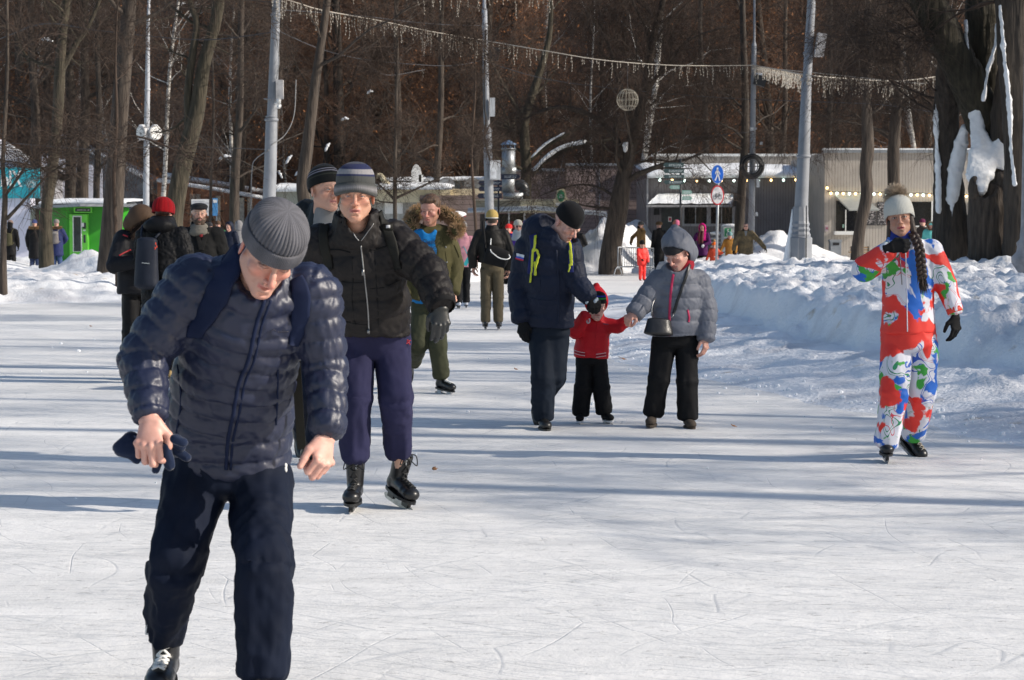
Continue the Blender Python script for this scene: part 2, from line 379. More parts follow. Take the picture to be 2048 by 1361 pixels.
for k, (px, py) in enumerate([(1247, 722), (1030, 742), (865, 944), (1466, 857), (1960, 860), (180, 655)]):
    p = G(px, py) if px != 1247 else P(1247, 722, 24.6); 
    mb = MB(); a = rnd.uniform(0, 3); w = .09 if k == 0 else .035
    for q in range(3):
        c, s_ = math.cos(a+q*.8-.8), math.sin(a+q*.8-.8)
        mb.prism([(0, -.15*w), (w*.5, -.3*w), (w, 0), (w*.5, .3*w), (0, .15*w)], p+np.array([0, 0, max(.004, 0)+.012]), (c, s_*.7, .25*q-.1), (-s_, c, .3), (0, 0, .002))
    o = mb.build("dead_leaf", LEAFM); tag(o, ["large orange leaf on the ice at the foot of the snowbank", "tiny brown leaf on the ice left of the stepping man in navy parka", "brown leaf on the ice right of the laced black skates", "dark leaf on the ice right of the woman in grey", "dark crumb of leaf in front of the bank at the right edge", "small leaf on the ice at the far left"][k], "leaf", "fallen leaves on the ice")
# ------------------------------------------------------------------ trees
def bark_mat(name, c1, c2, green=False):
    m = mat(name, c1, .9, color2=c2, scale=5, stretch=(3, 3, .35), bump=1.0, bscale=9, bdist=.03)
    return m
BARK = bark_mat("bark_grey_brown", (.026, .020, .016), (.088, .068, .052))
BARKD = bark_mat("bark_dark", (.022, .018, .015), (.070, .056, .044))
BARKM = bark_mat("bark_mossy", (.020, .018, .010), (.078, .064, .042))
TWIG = mat("twig_bark", (.052, .034, .024), .9, .3, 3)
TWIGR = mat("twig_reddish", (.150, .084, .054), .9, .35, 1)
LEAFB = mat("dry_leaves", (.40, .165, .055), .85, .5, 2, color2=(.18, .075, .032))
m = mat("birch_bark", (.62, .60, .56), .8, color2=(.10, .09, .08), scale=2.2, stretch=(1.2, 1.2, 5))
m.node_tree.nodes['Color Ramp'].color_ramp.elements[0].position = .52; m.node_tree.nodes['Color Ramp'].color_ramp.elements[1].position = .66
BIRCH = m
def catmull(pts, k=6):
    pts = np.asarray(pts, float); out = []
    Q = np.concatenate([[2*pts[0]-pts[1]], pts, [2*pts[-1]-pts[-2]]])
    for i in range(1, len(Q)-2):
        for t in np.arange(k)/k:
            a, b_, c, d = Q[i-1], Q[i], Q[i+1], Q[i+2]
            out.append(.5*((2*b_)+(c-a)*t+(2*a-5*b_+4*c-d)*t*t+(3*b_-a-3*c+d)*t**3))
    out.append(pts[-1]); return np.array(out)
def ridged(mb, pts, rad, n=20, k=8, seed=1, ridge=.08, flare=True):
    """trunk tube with furrowed bark relief"""
    A = catmull(np.concatenate([np.asarray(pts, float), np.asarray(rad, float)[:, None]], 1), k)
    p, r = A[:, :3], A[:, 3]
    tmp = MB(); tmp.tube(p, r, n, cap=True); V = tmp.V[0]; m_ = len(p)
    c = np.repeat(p, n, 0); rr = np.repeat(r, n)
    ang = np.tile(np.arange(n)*2*np.pi/n, m_); s = np.repeat(np.arange(m_)*.25, n)
    u = (V-c)/rr[:, None]
    nf = fbm3(np.stack([np.cos(ang)*3.2, np.sin(ang)*3.2, s*.35+seed], 1), 3, seed)
    bl = fbm3(np.stack([np.cos(ang)*1.1, np.sin(ang)*1.1, s*.5+seed], 1), 2, seed+5)
    g = 1+(nf-.44)*2*ridge*2+(bl-.37)*.5
    V = c+u*(rr*g)[:, None]; mb.add(V, tmp.F[0][0])
    for f in tmp.F[1:]: mb.F.append((f[0]+mb.n-len(V), 0))
def twigs(mb, S_, D_, L_, r, rnd, droop=.2, n=3, mi=0, wig=.25):
    """vectorised thin curved twigs"""
    S_ = np.asarray(S_, float); D_ = np.asarray(D_, float); D_ /= np.linalg.norm(D_, axis=1)[:, None]+1e-9; m_ = len(S_)
    L_ = np.broadcast_to(L_, (m_,))[:, None]; r = np.broadcast_to(r, (m_,))[:, None]
    J = rnd.normal(0, wig, (m_, 3))
    p1 = S_+D_*L_*.5+J*L_*.3; p2 = S_+D_*L_+J*L_*.1+np.array([0, 0, -droop])*L_*.5
    u = np.cross(D_, rnd.normal(0, 1, (m_, 3))); u /= np.linalg.norm(u, axis=1)[:, None]+1e-9; w = np.cross(D_, u)
    rings = []
    for p, k in ((S_, 1), (p1, .7), (p2, .25)):
        for a in range(n):
            rings.append(p+r*k*(math.cos(a*2*math.pi/n)*u+math.sin(a*2*math.pi/n)*w))
    V = np.stack(rings, 1).reshape(-1, 3); base = (np.arange(m_)*3*n)[:, None, None]
    f = np.array([[k*n+a, k*n+(a+1) % n, (k+1)*n+(a+1) % n, (k+1)*n+a] for k in (0, 1) for a in range(n)])[None]
    mb.add(V, (f+base).reshape(-1, 4), mi); return p1, p2
def leaves(mb, C, size, rnd, mi=0):
    C = np.asarray(C, float); m_ = len(C); a = rnd.normal(0, 1, (m_, 3)); a /= np.linalg.norm(a, axis=1)[:, None]; b_ = np.cross(a, rnd.normal(0, 1, (m_, 3))); b_ /= np.linalg.norm(b_, axis=1)[:, None]
    s = (size*rnd.uniform(.6, 1.4, m_))[:, None]
    V = np.stack([C-a*s, C+b_*s*.5, C+a*s, C-b_*s*.5], 1).reshape(-1, 3)
    mb.add(V, np.arange(4*m_).reshape(-1, 4), mi)
def limb(mb, p, d, L, r, rnd, lev, out, n=6, up=.25, seg=5, wig=.16, maxlev=2, ratio=.55, kids=(3, 6)):
    pts = [np.array(p, float)]; d = np.array(d, float); d /= np.linalg.norm(d)
    for i in range(seg):
        d = d+rnd.normal(0, wig, 3)+np.array([0, 0, up*.3]); d /= np.linalg.norm(d); pts.append(pts[-1]+d*L/seg)
    pts = np.array(pts); rad = r*np.linspace(1, .28, seg+1)
    mb.tube(pts, rad, n, cap=False)
    if lev >= maxlev:
        for q in pts[1:]: out.append((q, d))
        return
    for k in range(rnd.integers(kids[0], kids[1])):
        t = rnd.uniform(.25, 1.0)*seg; i = min(int(t), seg-1); q = pts[i]+(pts[i+1]-pts[i])*(t-i)
        ax = pts[i+1]-pts[i]; ax /= np.linalg.norm(ax); s = rnd.normal(0, 1, 3); s -= ax*s.dot(ax); s /= np.linalg.norm(s)
        limb(mb, q, ax*.55+s*.85, L*ratio*rnd.uniform(.7, 1.2), rad[i]*.55, rnd, lev+1, out, max(3, n-1), up, max(3, seg-1), wig, maxlev, ratio, kids)
    out.append((pts[-1], d))
def crown(anchors, rnd, per=8, L=.9, r=.007, droop=.2, mb=None, second=2):
    mb = mb or MB(); A = np.array([a for a, _ in anchors]); D = np.array([d for _, d in anchors])
    S_ = np.repeat(A, per, 0)+rnd.normal(0, .05, (len(A)*per, 3)); D_ = np.repeat(D, per, 0)*.7+rnd.normal(0, .7, (len(A)*per, 3))
    ll = L*rnd.uniform(.5, 1.3, len(S_)); p1, p2 = twigs(mb, S_, D_, ll, r, rnd, droop)
    if second:
        S2 = np.repeat(p1, second, 0); D2 = np.repeat(D_, second, 0)+rnd.normal(0, .8, (len(S2), 3))
        q1, q2 = twigs(mb, S2, D2, L*.5*rnd.uniform(.5, 1.2, len(S2)), r*.6, rnd, droop)
        return mb, np.concatenate([p2, q2])
    return mb, p2
def drip(a, b_, t): return a+(b_-a)*t
def tree_px(path, d, label, bark=BARK, limbs=(), auto=10, seed=1, cat="tree", rlen=2.6, twig_r=.007, per=3, group=None, topfree=True, zlow=2.6, n=18, twL=.9, dr=.2, name="bare_tree", ridge=.08, seglim=None, lside=None):
    """path: (px, py, width px) from the base up; d: distance; limbs: extra pixel paths for drawn limbs"""
    rnd = np.random.default_rng(seed)
    pts = [P(x, y, d) for x, y, w in path]; rad = [w*d/FPX/2 for x, y, w in path]
    base = pts[0].copy(); gzv = gz(base[0], base[1])
    if base[2] > gzv-.1:
        k = pts[0].copy(); k[2] = gzv-.25; pts = [k]+pts; rad = [rad[0]*1.25]+rad
    t = thing(name, label, cat, (base[0], base[1], gzv), group)
    mb = MB(); ridged(mb, pts, rad, n, 6, seed, ridge); out = []
    for lp in limbs:
        q = [P(x, y, d+(v[0] if v else 0)) for x, y, w, *v in lp]; rr = [w*d/FPX/2 for x, y, w, *v in lp]
        A = catmull(np.concatenate([np.array(q), np.array(rr)[:, None]], 1), 5)
        mb.tube(A[:, :3]+fbm3(A[:, :3]*2, 2, 3)[:, None]*.05, A[:, 3], 8)
        for i in range(3, len(A), 3):
            ax = A[i, :3]-A[i-1, :3]; ax /= np.linalg.norm(ax)+1e-9; s = rnd.normal(0, 1, 3); s /= np.linalg.norm(s)
            limb(mb, A[i, :3], ax*.5+s*.8, rlen*.45, max(.01, A[i, 3]*.4), rnd, 1, out, 4, .1)
    A = catmull(np.concatenate([np.array(pts), np.array(rad)[:, None]], 1), 6)
    ok = [i for i in range(1, len(A)) if A[i, 2] > gzv+zlow]
    for k in range(auto):
        i = ok[int(rnd.integers(0, len(ok)))]; az = rnd.uniform(0, 2*math.pi)
        if lside is not None: az = rnd.normal(lside, .9)
        dr_ = np.array([math.cos(az), math.sin(az)*.8, rnd.uniform(.1, .9)])
        limb(mb, A[i, :3], dr_, rlen*rnd.uniform(.6, 1.3), max(.012, A[i, 3]*rnd.uniform(.25, .45)), rnd, 0, out, 6, .2)
    part(mb, "trunk", bark, t)
    if out:
        c, _ = crown(out, rnd, per, twL, twig_r, dr, second=1); part(c, "crown", TWIG, t)
    return t

# background wood: templates, then copies
def bg_template(seed, H, kind):
    rnd = np.random.default_rng(seed); name = "birch_tree" if kind == 'birch' else "forest_tree"
    t = thing(name, "x", "tree"); mb = MB(); out = []
    lean = rnd.normal(0, .05, 2); zs = np.linspace(-1, H, 9)
    pts = np.array([[lean[0]*z+.12*math.sin(z*.5+seed), lean[1]*z+.1*math.cos(z*.4), z] for z in zs]); r0 = .13 if kind == 'birch' else rnd.uniform(.13, .26)
    rad = r0*(1-.8*np.linspace(0, 1, 9)**1.2)
    A = catmull(np.concatenate([pts, rad[:, None]], 1), 4); mb.tube(A[:, :3], A[:, 3], 9)
    for k in range(26 if kind != 'birch' else 20):
        i = int(rnd.integers(int(len(A)*(.12 if kind != 'birch' else .3)), len(A)-1)); az = rnd.uniform(0, 2*math.pi)
        limb(mb, A[i, :3], (math.cos(az), math.sin(az), rnd.uniform(.2, 1.2)), rnd.uniform(1.6, 3.6), max(.015, A[i, 3]*.35), rnd, 0, out, 5, .3, 4, .2, 1 if kind == 'birch' else 2, .55, (2, 4))
    part(mb, "trunk", BIRCH if kind == 'birch' else (BARK if seed % 2 else BARKD), t)
    c, tips = crown(out, rnd, 4, 1.0, .008, .25, second=2)
    if kind == 'oak':
        k = rnd.choice(len(tips), min(len(tips), 2600), replace=False); leaves(c, tips[k]+rnd.normal(0, .08, (len(k), 3)), .05, rnd, 1)
    part(c, "crown", [TWIGR if kind != 'birch' else TWIG, LEAFB], t)
    return t
TPL = [bg_template(s, h, k) for s, h, k in ((1, 19, 'plain'), (2, 17, 'oak'), (3, 21, 'oak'), (4, 15, 'plain'), (5, 18, 'oak'), (6, 19, 'birch'), (8, 16, 'birch'))]
rnd = np.random.default_rng(77)
BGT = []
def place_bg(o, px, d, s=1.0, rot=None, sc=None):
    x = (px-1024)/FPX*d; o.location = (x, d, gz(x, d)-.2); o.rotation_euler = (0, 0, rnd.uniform(0, 6.28) if rot is None else rot)
    o.scale = (s, s, s); return o
used = set(); n_bg = 0
spots = []
for k in range(185):
    d = 92+88*(rnd.uniform(0, 1)**1.15); spots.append((rnd.uniform(-120, 2170), d))
spots.sort(key=lambda q: q[1])
for k, (px, d) in enumerate(spots):
    bi = (k % 7 == 3)
    ti = int(rnd.integers(5, 7)) if bi else int(rnd.integers(0, 5))
    o = TPL[ti] if ti not in used else copy_tree(TPL[ti]); used.add(ti)
    place_bg(o, px, d, rnd.uniform(.8, 1.25))
    if bi: tag(o, "white-barked birch standing among the brown trees of the wood behind the buildings", "birch tree", "birches in the background wood")
    else: tag(o, "bare brown forest tree in the dense wood behind the buildings", "tree", "bare trees of the background wood")
# undergrowth
mb = MB(); n_ = 9000; d = rnd.uniform(90, 160, n_); x = rnd.uniform(-1, 1, n_)*(d*.26); z = ground_h(x, d, False)
S_ = np.stack([x, d, z+rnd.uniform(-.3, 3.5, n_)], 1); D_ = rnd.normal(0, .45, (n_, 3))+np.array([0, 0, 1.])
p1, p2 = twigs(mb, S_, D_, rnd.uniform(1.2, 3.4, n_), .012, rnd, 0)
q1, q2 = twigs(mb, np.repeat(p1, 3, 0), np.repeat(D_, 3, 0)+rnd.normal(0, .8, (3*n_, 3)), rnd.uniform(.5, 1.5, 3*n_), .008, rnd, .1)
k = rnd.choice(len(q2), 16000, replace=False); leaves(mb, q2[k], .055, rnd, 1)
tag(mb.build("undergrowth", [TWIGR, LEAFB]), "brown thicket of bare shoots and dry leaves filling the wood", "undergrowth", kind='stuff')

# birches that stand out, each its own
for k, (px, py0, lx, d, s, lab) in enumerate([(310, 330, 0, 90, .9, "slim white birch right behind the clock post"), (1262, 300, 0, 88, 1.15, "pale birch trunk behind the big leaning tree and the wire ball"),
        (455, 300, 3, 92, .8, "white birch behind the forked dark trees left of the tall concrete pole"), (590, 300, 0, 96, .6, "thin birch left of centre between the two concrete poles"), (1178, 300, 0, 98, .7, "narrow birch behind the snow-topped limbs")]):
    tpl = TPL[5 + k % 2]; o = copy_tree(tpl); place_bg(o, px, d, s); tag(o, lab, "birch tree"); 
    if 'group' in o: del o['group']
# ---- trees in front of the wood
tree_px([(216, 548, 46), (226, 420, 38), (238, 250, 33), (250, 100, 29), (262, -40, 24), (270, -260, 18)], 51, "thick brown trunk between the green kiosk and the clock post", BARK, auto=3, seed=3, zlow=4.5)
tree_px([(236, 552, 11), (231, 450, 9), (228, 360, 8), (233, 240, 7), (231, 120, 5), (236, -20, 3)], 46, "thin sapling growing right in front of the thick left trunk", TWIG,
        [[(231, 295, 5), (262, 275, 4), (330, 295, 3), (400, 330, 2)], [(230, 300, 5), (190, 285, 4), (150, 262, 2)], [(233, 170, 4), (200, 120, 3), (172, 80, 2)]], auto=3, seed=5, rlen=1.0, zlow=2.6, n=10, per=2)
tree_px([(92, 430, 24), (104, 340, 23), (116, 230, 22), (120, 140, 20), (126, 60, 17), (140, -60, 14), (150, -260, 10)], 62, "leaning forked tree between the turquoise banner and the thick left trunk", BARKM,
        [[(118, 150, 14), (150, 90, 12), (178, 50, 9), (205, -20, 7)]], auto=5, seed=7, zlow=5, per=2)
tree_px([(345, 470, 40), (352, 400, 36), (368, 320, 34), (392, 230, 29), (409, 130, 26), (436, 20, 22), (450, -120, 16)], 56, "big leaning trunk behind the flat-capped man", BARKM,
        [[(378, 285, 18), (374, 200, 16), (384, 110, 15), (392, 50, 13), (376, 0, 12), (370, -80, 9)]], auto=4, seed=9, zlow=5)
tree_px([(6, 540, 15), (7, 470, 13), (10, 392, 11), (6, 330, 9), (10, 240, 8), (15, 120, 7), (14, -30, 5)], 44, "young bare tree at the left edge in front of the turquoise banner", BARK,
        [[(9, 392, 7), (40, 350, 5), (62, 315, 4), (120, 270, 2)], [(12, 440, 8), (60, 388, 5), (110, 340, 4), (190, 300, 2)], [(6, 330, 4), (-20, 300, 4), (-40, 270, 3)]], auto=3, seed=11, rlen=1.2, zlow=2.2, n=10, per=2)
tree_px([(616, 450, 28), (606, 370, 26), (614, 300, 24), (626, 200, 20), (640, 100, 17), (654, 0, 15), (664, -160, 12)], 53, "dark slender leaning trunk just left of the two men in striped hats", BARK, auto=4, seed=13, zlow=4.5)
tree_px([(790, 440, 9), (790, 380, 8), (791, 300, 6), (793, 190, 5), (795, 80, 3)], 57, "young tree with raised side branches above the man in black jacket", BARK,
        [[(790, 398, 6), (830, 380, 4), (868, 362, 3), (905, 345, 2)], [(789, 402, 6), (765, 380, 4), (735, 355, 3), (715, 352, 2)], [(791, 345, 4), (770, 320, 3), (755, 290, 2)], [(792, 320, 4), (815, 290, 3), (835, 250, 2)]], auto=8, seed=15, rlen=1.1, zlow=2.0, n=8, per=4, twL=.5, twig_r=.005)
tree_px([(952, 470, 7), (948, 400, 6), (943, 300, 5), (950, 180, 4), (948, 60, 3)], 63, "thin sapling left of the concrete pole with the grey cabinet", TWIG, auto=7, seed=17, rlen=1.0, zlow=1.5, n=8, per=4, twL=.6)
tree_px([(1050, 450, 25), (1052, 380, 23), (1052, 320, 22), (1050, 240, 18), (1078, 150, 14), (1100, 60, 10), (1100, -60, 7)], 79, "old tree rising behind the cream kiosk with snow lying on its limbs", BARKM,
        [[(1060, 352, 13), (1092, 322, 10), (1130, 300, 9), (1175, 290, 7), (1230, 278, 4)], [(1058, 322, 9), (1090, 296, 7), (1130, 272, 5), (1172, 250, 3)], [(1047, 240, 8), (1010, 180, 6), (980, 120, 4)]], auto=9, seed=19)
tree_px([(1222, 520, 44), (1232, 450, 38), (1243, 380, 34), (1258, 310, 27), (1276, 240, 21), (1294, 160, 17), (1306, 80, 14), (1326, 0, 12), (1340, -100, 8)], 70, "large leaning bare tree with drooping branches in the middle distance, behind the crowd barrier", BARK,
        [[(1246, 318, 16), (1225, 270, 13), (1190, 238, 11), (1140, 218, 9), (1090, 220, 6), (1040, 245, 4)], [(1270, 260, 12), (1240, 180, 8), (1215, 90, 6), (1170, 20, 5)], [(1290, 190, 9), (1330, 130, 7), (1380, 80, 5), (1450, 55, 3)],
         [(1240, 400, 7), (1180, 372, 4), (1120, 378, 3), (1075, 395, 2)], [(1238, 420, 6), (1180, 415, 4), (1130, 402, 2)], [(1256, 330, 6), (1310, 322, 4), (1380, 330, 2)], [(1300, 120, 8), (1290, 60, 6), (1262, 0, 5)]], auto=10, seed=21, per=5, dr=.9, twL=1.2, rlen=3, lside=None)
tree_px([(1476, 500, 22), (1480, 430, 19), (1488, 320, 17), (1490, 200, 14), (1486, 60, 11), (1484, -80, 8)], 73, "straight dark trunk just left of the pole wound with cable", BARKD, auto=8, seed=23, dr=.6, zlow=3.5)
tree_px([(1714, 520, 28), (1720, 460, 24), (1733, 390, 25), (1731, 340, 22), (1735, 290, 24), (1733, 200, 17), (1740, 90, 13), (1735, -60, 9)], 67, "crooked trunk in front of the serving window of the beige building", BARK, auto=11, seed=25, dr=.8, zlow=3.6, per=5)
tree_px([(1786, 520, 28), (1788, 400, 25), (1788, 300, 23), (1796, 200, 18), (1800, 90, 14), (1812, -60, 10)], 69, "straight trunk behind the girl with the pompom hat", BARK, auto=11, seed=27, dr=.8, zlow=3.6, per=5)
for k, (x0, x1, w, d, sd_, lb) in enumerate([(70, 62, 22, 82, 31, "straight reddish trunk behind the turquoise banner"), (140, 135, 24, 84, 32, "trunk behind the green kiosk, left one"), (163, 168, 26, 83, 33, "broad trunk behind the middle of the green kiosk"), (192, 195, 14, 82, 34, "thinner grey trunk just left of the thick left trunk"),
        (468, 482, 20, 80, 35, "dark trunk behind the head of the man in navy puffer jacket"), (540, 560, 14, 84, 36, "dark trunk hidden partly by the tall concrete pole"), (872, 882, 15, 87, 37, "dark upright trunk above the bearded man in parka"), (1410, 1400, 14, 88, 38, "dark trunk behind the blue pedestrian sign"), (790, 792, 16, 90, 39, "dark trunk behind the young tree"), (1650, 1660, 15, 90, 40, "dark trunk behind the right-hand building, just right of the thick lamp column"), (1560, 1570, 13, 91, 41, "slim dark trunk above the snowy roof of the grey building"), (420, 424, 6, 70, 42, "very thin dark stem beside the flat-capped man"), (1960, 1945, 14, 86, 43, "trunk seen between the split limbs at the right edge")]):
    tree_px([(x0, 470, w), (x0+2, 360, w*.95), ((x0+x1)/2+5, 220, w*.8), (x1, 80, w*.65), (x1+3, -80, w*.5)], d, lb, BARKD if k % 2 else BARK, auto=9, seed=sd_, dr=.3, zlow=2.8, n=10)

# trees beyond the right edge whose shadows fall over the ice
rnd = np.random.default_rng(5)
for k, (x, y, s) in enumerate([(13, 9, .8), (17, 12, 1), (12, 14.5, .9), (21, 16.5, 1.05), (15.5, 19.5, .9), (26, 21, 1.1), (19, 25, 1), (13.5, 23, .8), (30, 15, 1.1), (23, 31, 1), (16, 30, .9), (28, 27, 1), (34, 34, 1), (20, 38, 1), (13, 36.5, .8), (27, 43, 1), (36, 22, 1.1), (18, 7.5, 1.0), (32, 9, 1.2)]):
    o = copy_tree(TPL[(5, 3, 6)[k % 3]]); o.location = (x, y, gz(x, y)-.2 if x < 20 else .3); o.rotation_euler = (0, 0, k*1.7); o.scale = (s, s, s)
    tag(o, "bare park tree beyond the right edge that throws its shadow over the ice", "tree", "park trees right of the rink")

# snow caught on limbs and the split old tree at the right
def snow_line(pxs, d, w, name, lab, parent=None):
    mb = MB(); q = [P(x, y, d-.05)+np.array([0, 0, w*d/FPX*.5]) for x, y in pxs]; A = catmull(q, 6)
    r = w*d/FPX*.5*(.5+1.1*fbm3(A*6, 2, 4)); r[0] = r[-1] = .01
    mb.tube(A, r, 8); return part(mb, name, SNOW, parent)
for pxs, d, w, lab in [([(1066, 347), (1094, 318), (1130, 297), (1175, 287)], 78.8, 9, ''), ([(1062, 318), (1092, 290), (1130, 268)], 78.8, 5, ''), ([(1247, 300), (1252, 290), (1250, 310)], 69.8, 9, '')]:
    par = [o for o in bpy.data.objects if o.get('label', '').startswith("old tree rising" if d > 75 else "large leaning bare")][0]
    snow_line(pxs, d, w, "limb_snow", lab, par)
rnd = random.Random(8)
for k, (x, y, L, a) in enumerate([(600, 345, 26, 35), (578, 320, 22, 55), (450, 316, 26, 12), (655, 295, 20, 60), (740, 186, 14, 20), (95, 82, 26, -12), (560, 350, 18, -60), (365, 10, 14, 30), (690, 240, 16, 8)]):
    d = 90; A = [P(x-L/2*math.cos(math.radians(a)), y+L/2*math.sin(math.radians(a)), d), P(x, y-3, d), P(x+L/2*math.cos(math.radians(a)), y-L/2*math.sin(math.radians(a)), d)]
    mb = MB(); mb.tube(catmull(A, 4), np.array([.01, .05, .07, .05, .08, .07, .04, .05, .01])*(.6+L/60), 7); 
    o = mb.build("snow_clump", SNOW); tag(o, ["big snow clump on a fallen limb left of the striped hats", "upper snow streak on a limb right of the tall concrete pole", "flat snow cap on a broken trunk left of the tall concrete pole", "snow streak just above the black striped beanie", "small snow clump high in the wood right of the slender leaning trunk", "snow line on a branch near the top left corner", "snow on a leaning limb just right of the tall concrete pole", "bluish snow clump at the top between the forked trunks", "faint snow line between the slender trunk and the young tree"][k], "snow clump", "snow clumps caught in the wood")
# ------------------------------------------------------------------ implicit surfaces -> one continuous mesh
A_ = lambda *v: np.array(v, float)
def nrm(v): v = np.asarray(v, float); return v/(np.linalg.norm(v)+1e-12)
class Prim:
    def __init__(s, f, lo, hi, reg=None, k=None, sub=False): s.f, s.lo, s.hi, s.reg, s.k, s.sub = f, np.array(lo), np.array(hi), reg, k, sub
def cone(a, b, ra, rb, side=None, q=1.0, reg=None, s0=0.0, k=None, sub=False):
    a, b = np.asarray(a, float), np.asarray(b, float); L = np.linalg.norm(b-a)+1e-9; w = (b-a)/L
    sd_ = np.asarray(side, float) if side is not None else A_(1, 0, 0)
    if np.linalg.norm(sd_-w*sd_.dot(w)) < .15*np.linalg.norm(sd_): sd_ = A_(0, 1, .2) if abs(w[1]) < .8 else A_(0, .2, 1)
    u = nrm(sd_-w*sd_.dot(w)); n = np.cross(w, u)
    def f(Pt, full=False):
        d = Pt-a; pw = d@w; t = np.clip(pw/L, 0, 1); e = pw-t*L; pu = d@u; pn = (d@n)/q
        dist = np.sqrt(pu*pu+pn*pn+e*e)-(ra+(rb-ra)*t)
        if full: return dist, s0+pw, np.arctan2(pn, pu)
        return dist
    R = max(ra, rb)*max(1, q); return Prim(f, np.minimum(a, b)-R, np.maximum(a, b)+R, reg, k, sub)
def gcyl(a, b, wa, da, wb, db, side, c=.6, reg=None, s0=0.0, k=None, sub=False):
    """elliptic section from a (half width wa, half depth da) to b"""
    a, b = np.asarray(a, float), np.asarray(b, float); L = np.linalg.norm(b-a)+1e-9; w = (b-a)/L
    u = nrm(np.asarray(side, float)-w*np.dot(side, w)); n = np.cross(w, u)
    def f(Pt, full=False):
        d = Pt-a; pw = d@w; t = np.clip(pw/L, 0, 1); e = pw-t*L; pu = d@u; pn = d@n
        W_ = wa+(wb-wa)*t; D_ = da+(db-da)*t; mn = np.minimum(W_, D_)
        kk = np.sqrt((pu/W_)**2+(pn/D_)**2+(e/(c*mn))**2); dist = (kk-1)*mn
        if full: return dist, s0+pw, np.arctan2(pn/D_, pu/W_)
        return dist
    R = max(wa, wb, da, db); return Prim(f, np.minimum(a, b)-R, np.maximum(a, b)+R, reg, k, sub)
def ellp(c, r, R=None, reg=None, k=None, sub=False):
    c = np.asarray(c, float); r = np.asarray(r, float); R = np.eye(3) if R is None else np.asarray(R, float)[:3, :3]
    def f(Pt, full=False):
        d = (Pt-c)@R/r; k0 = np.sqrt((d*d).sum(1)); k1 = np.sqrt(((d/r)**2).sum(1))+1e-9; dist = k0*(k0-1)/k1
        if full: return dist, d[:, 2]*r[2], np.arctan2(d[:, 1], d[:, 0])
        return dist
    m_ = r.max(); return Prim(f, c-m_, c+m_, reg, k, sub)
def plane(p, n, k=.01):
    """keeps the side n points away from"""
    p, n = np.asarray(p, float), nrm(n); pr = Prim(lambda Pt, full=False: (Pt-p)@n, [1e9]*3, [-1e9]*3, None, k); pr.cut = True; return pr
def evalf(prims, Pt, k0):
    d = None
    for p in prims:
        v = p.f(Pt); k = p.k if p.k is not None else k0
        if getattr(p, 'cut', False): h = np.clip(.5-.5*(d-v)/k, 0, 1); d = d+(v-d)*h+k*h*(1-h)
        elif p.sub: v = -v; h = np.clip(.5-.5*(d-v)/k, 0, 1); d = d+(v-d)*h+k*h*(1-h)
        elif d is None: d = v
        else: h = np.clip(.5+.5*(d-v)/k, 0, 1); d = d+(v-d)*h-k*h*(1-h)
    return d
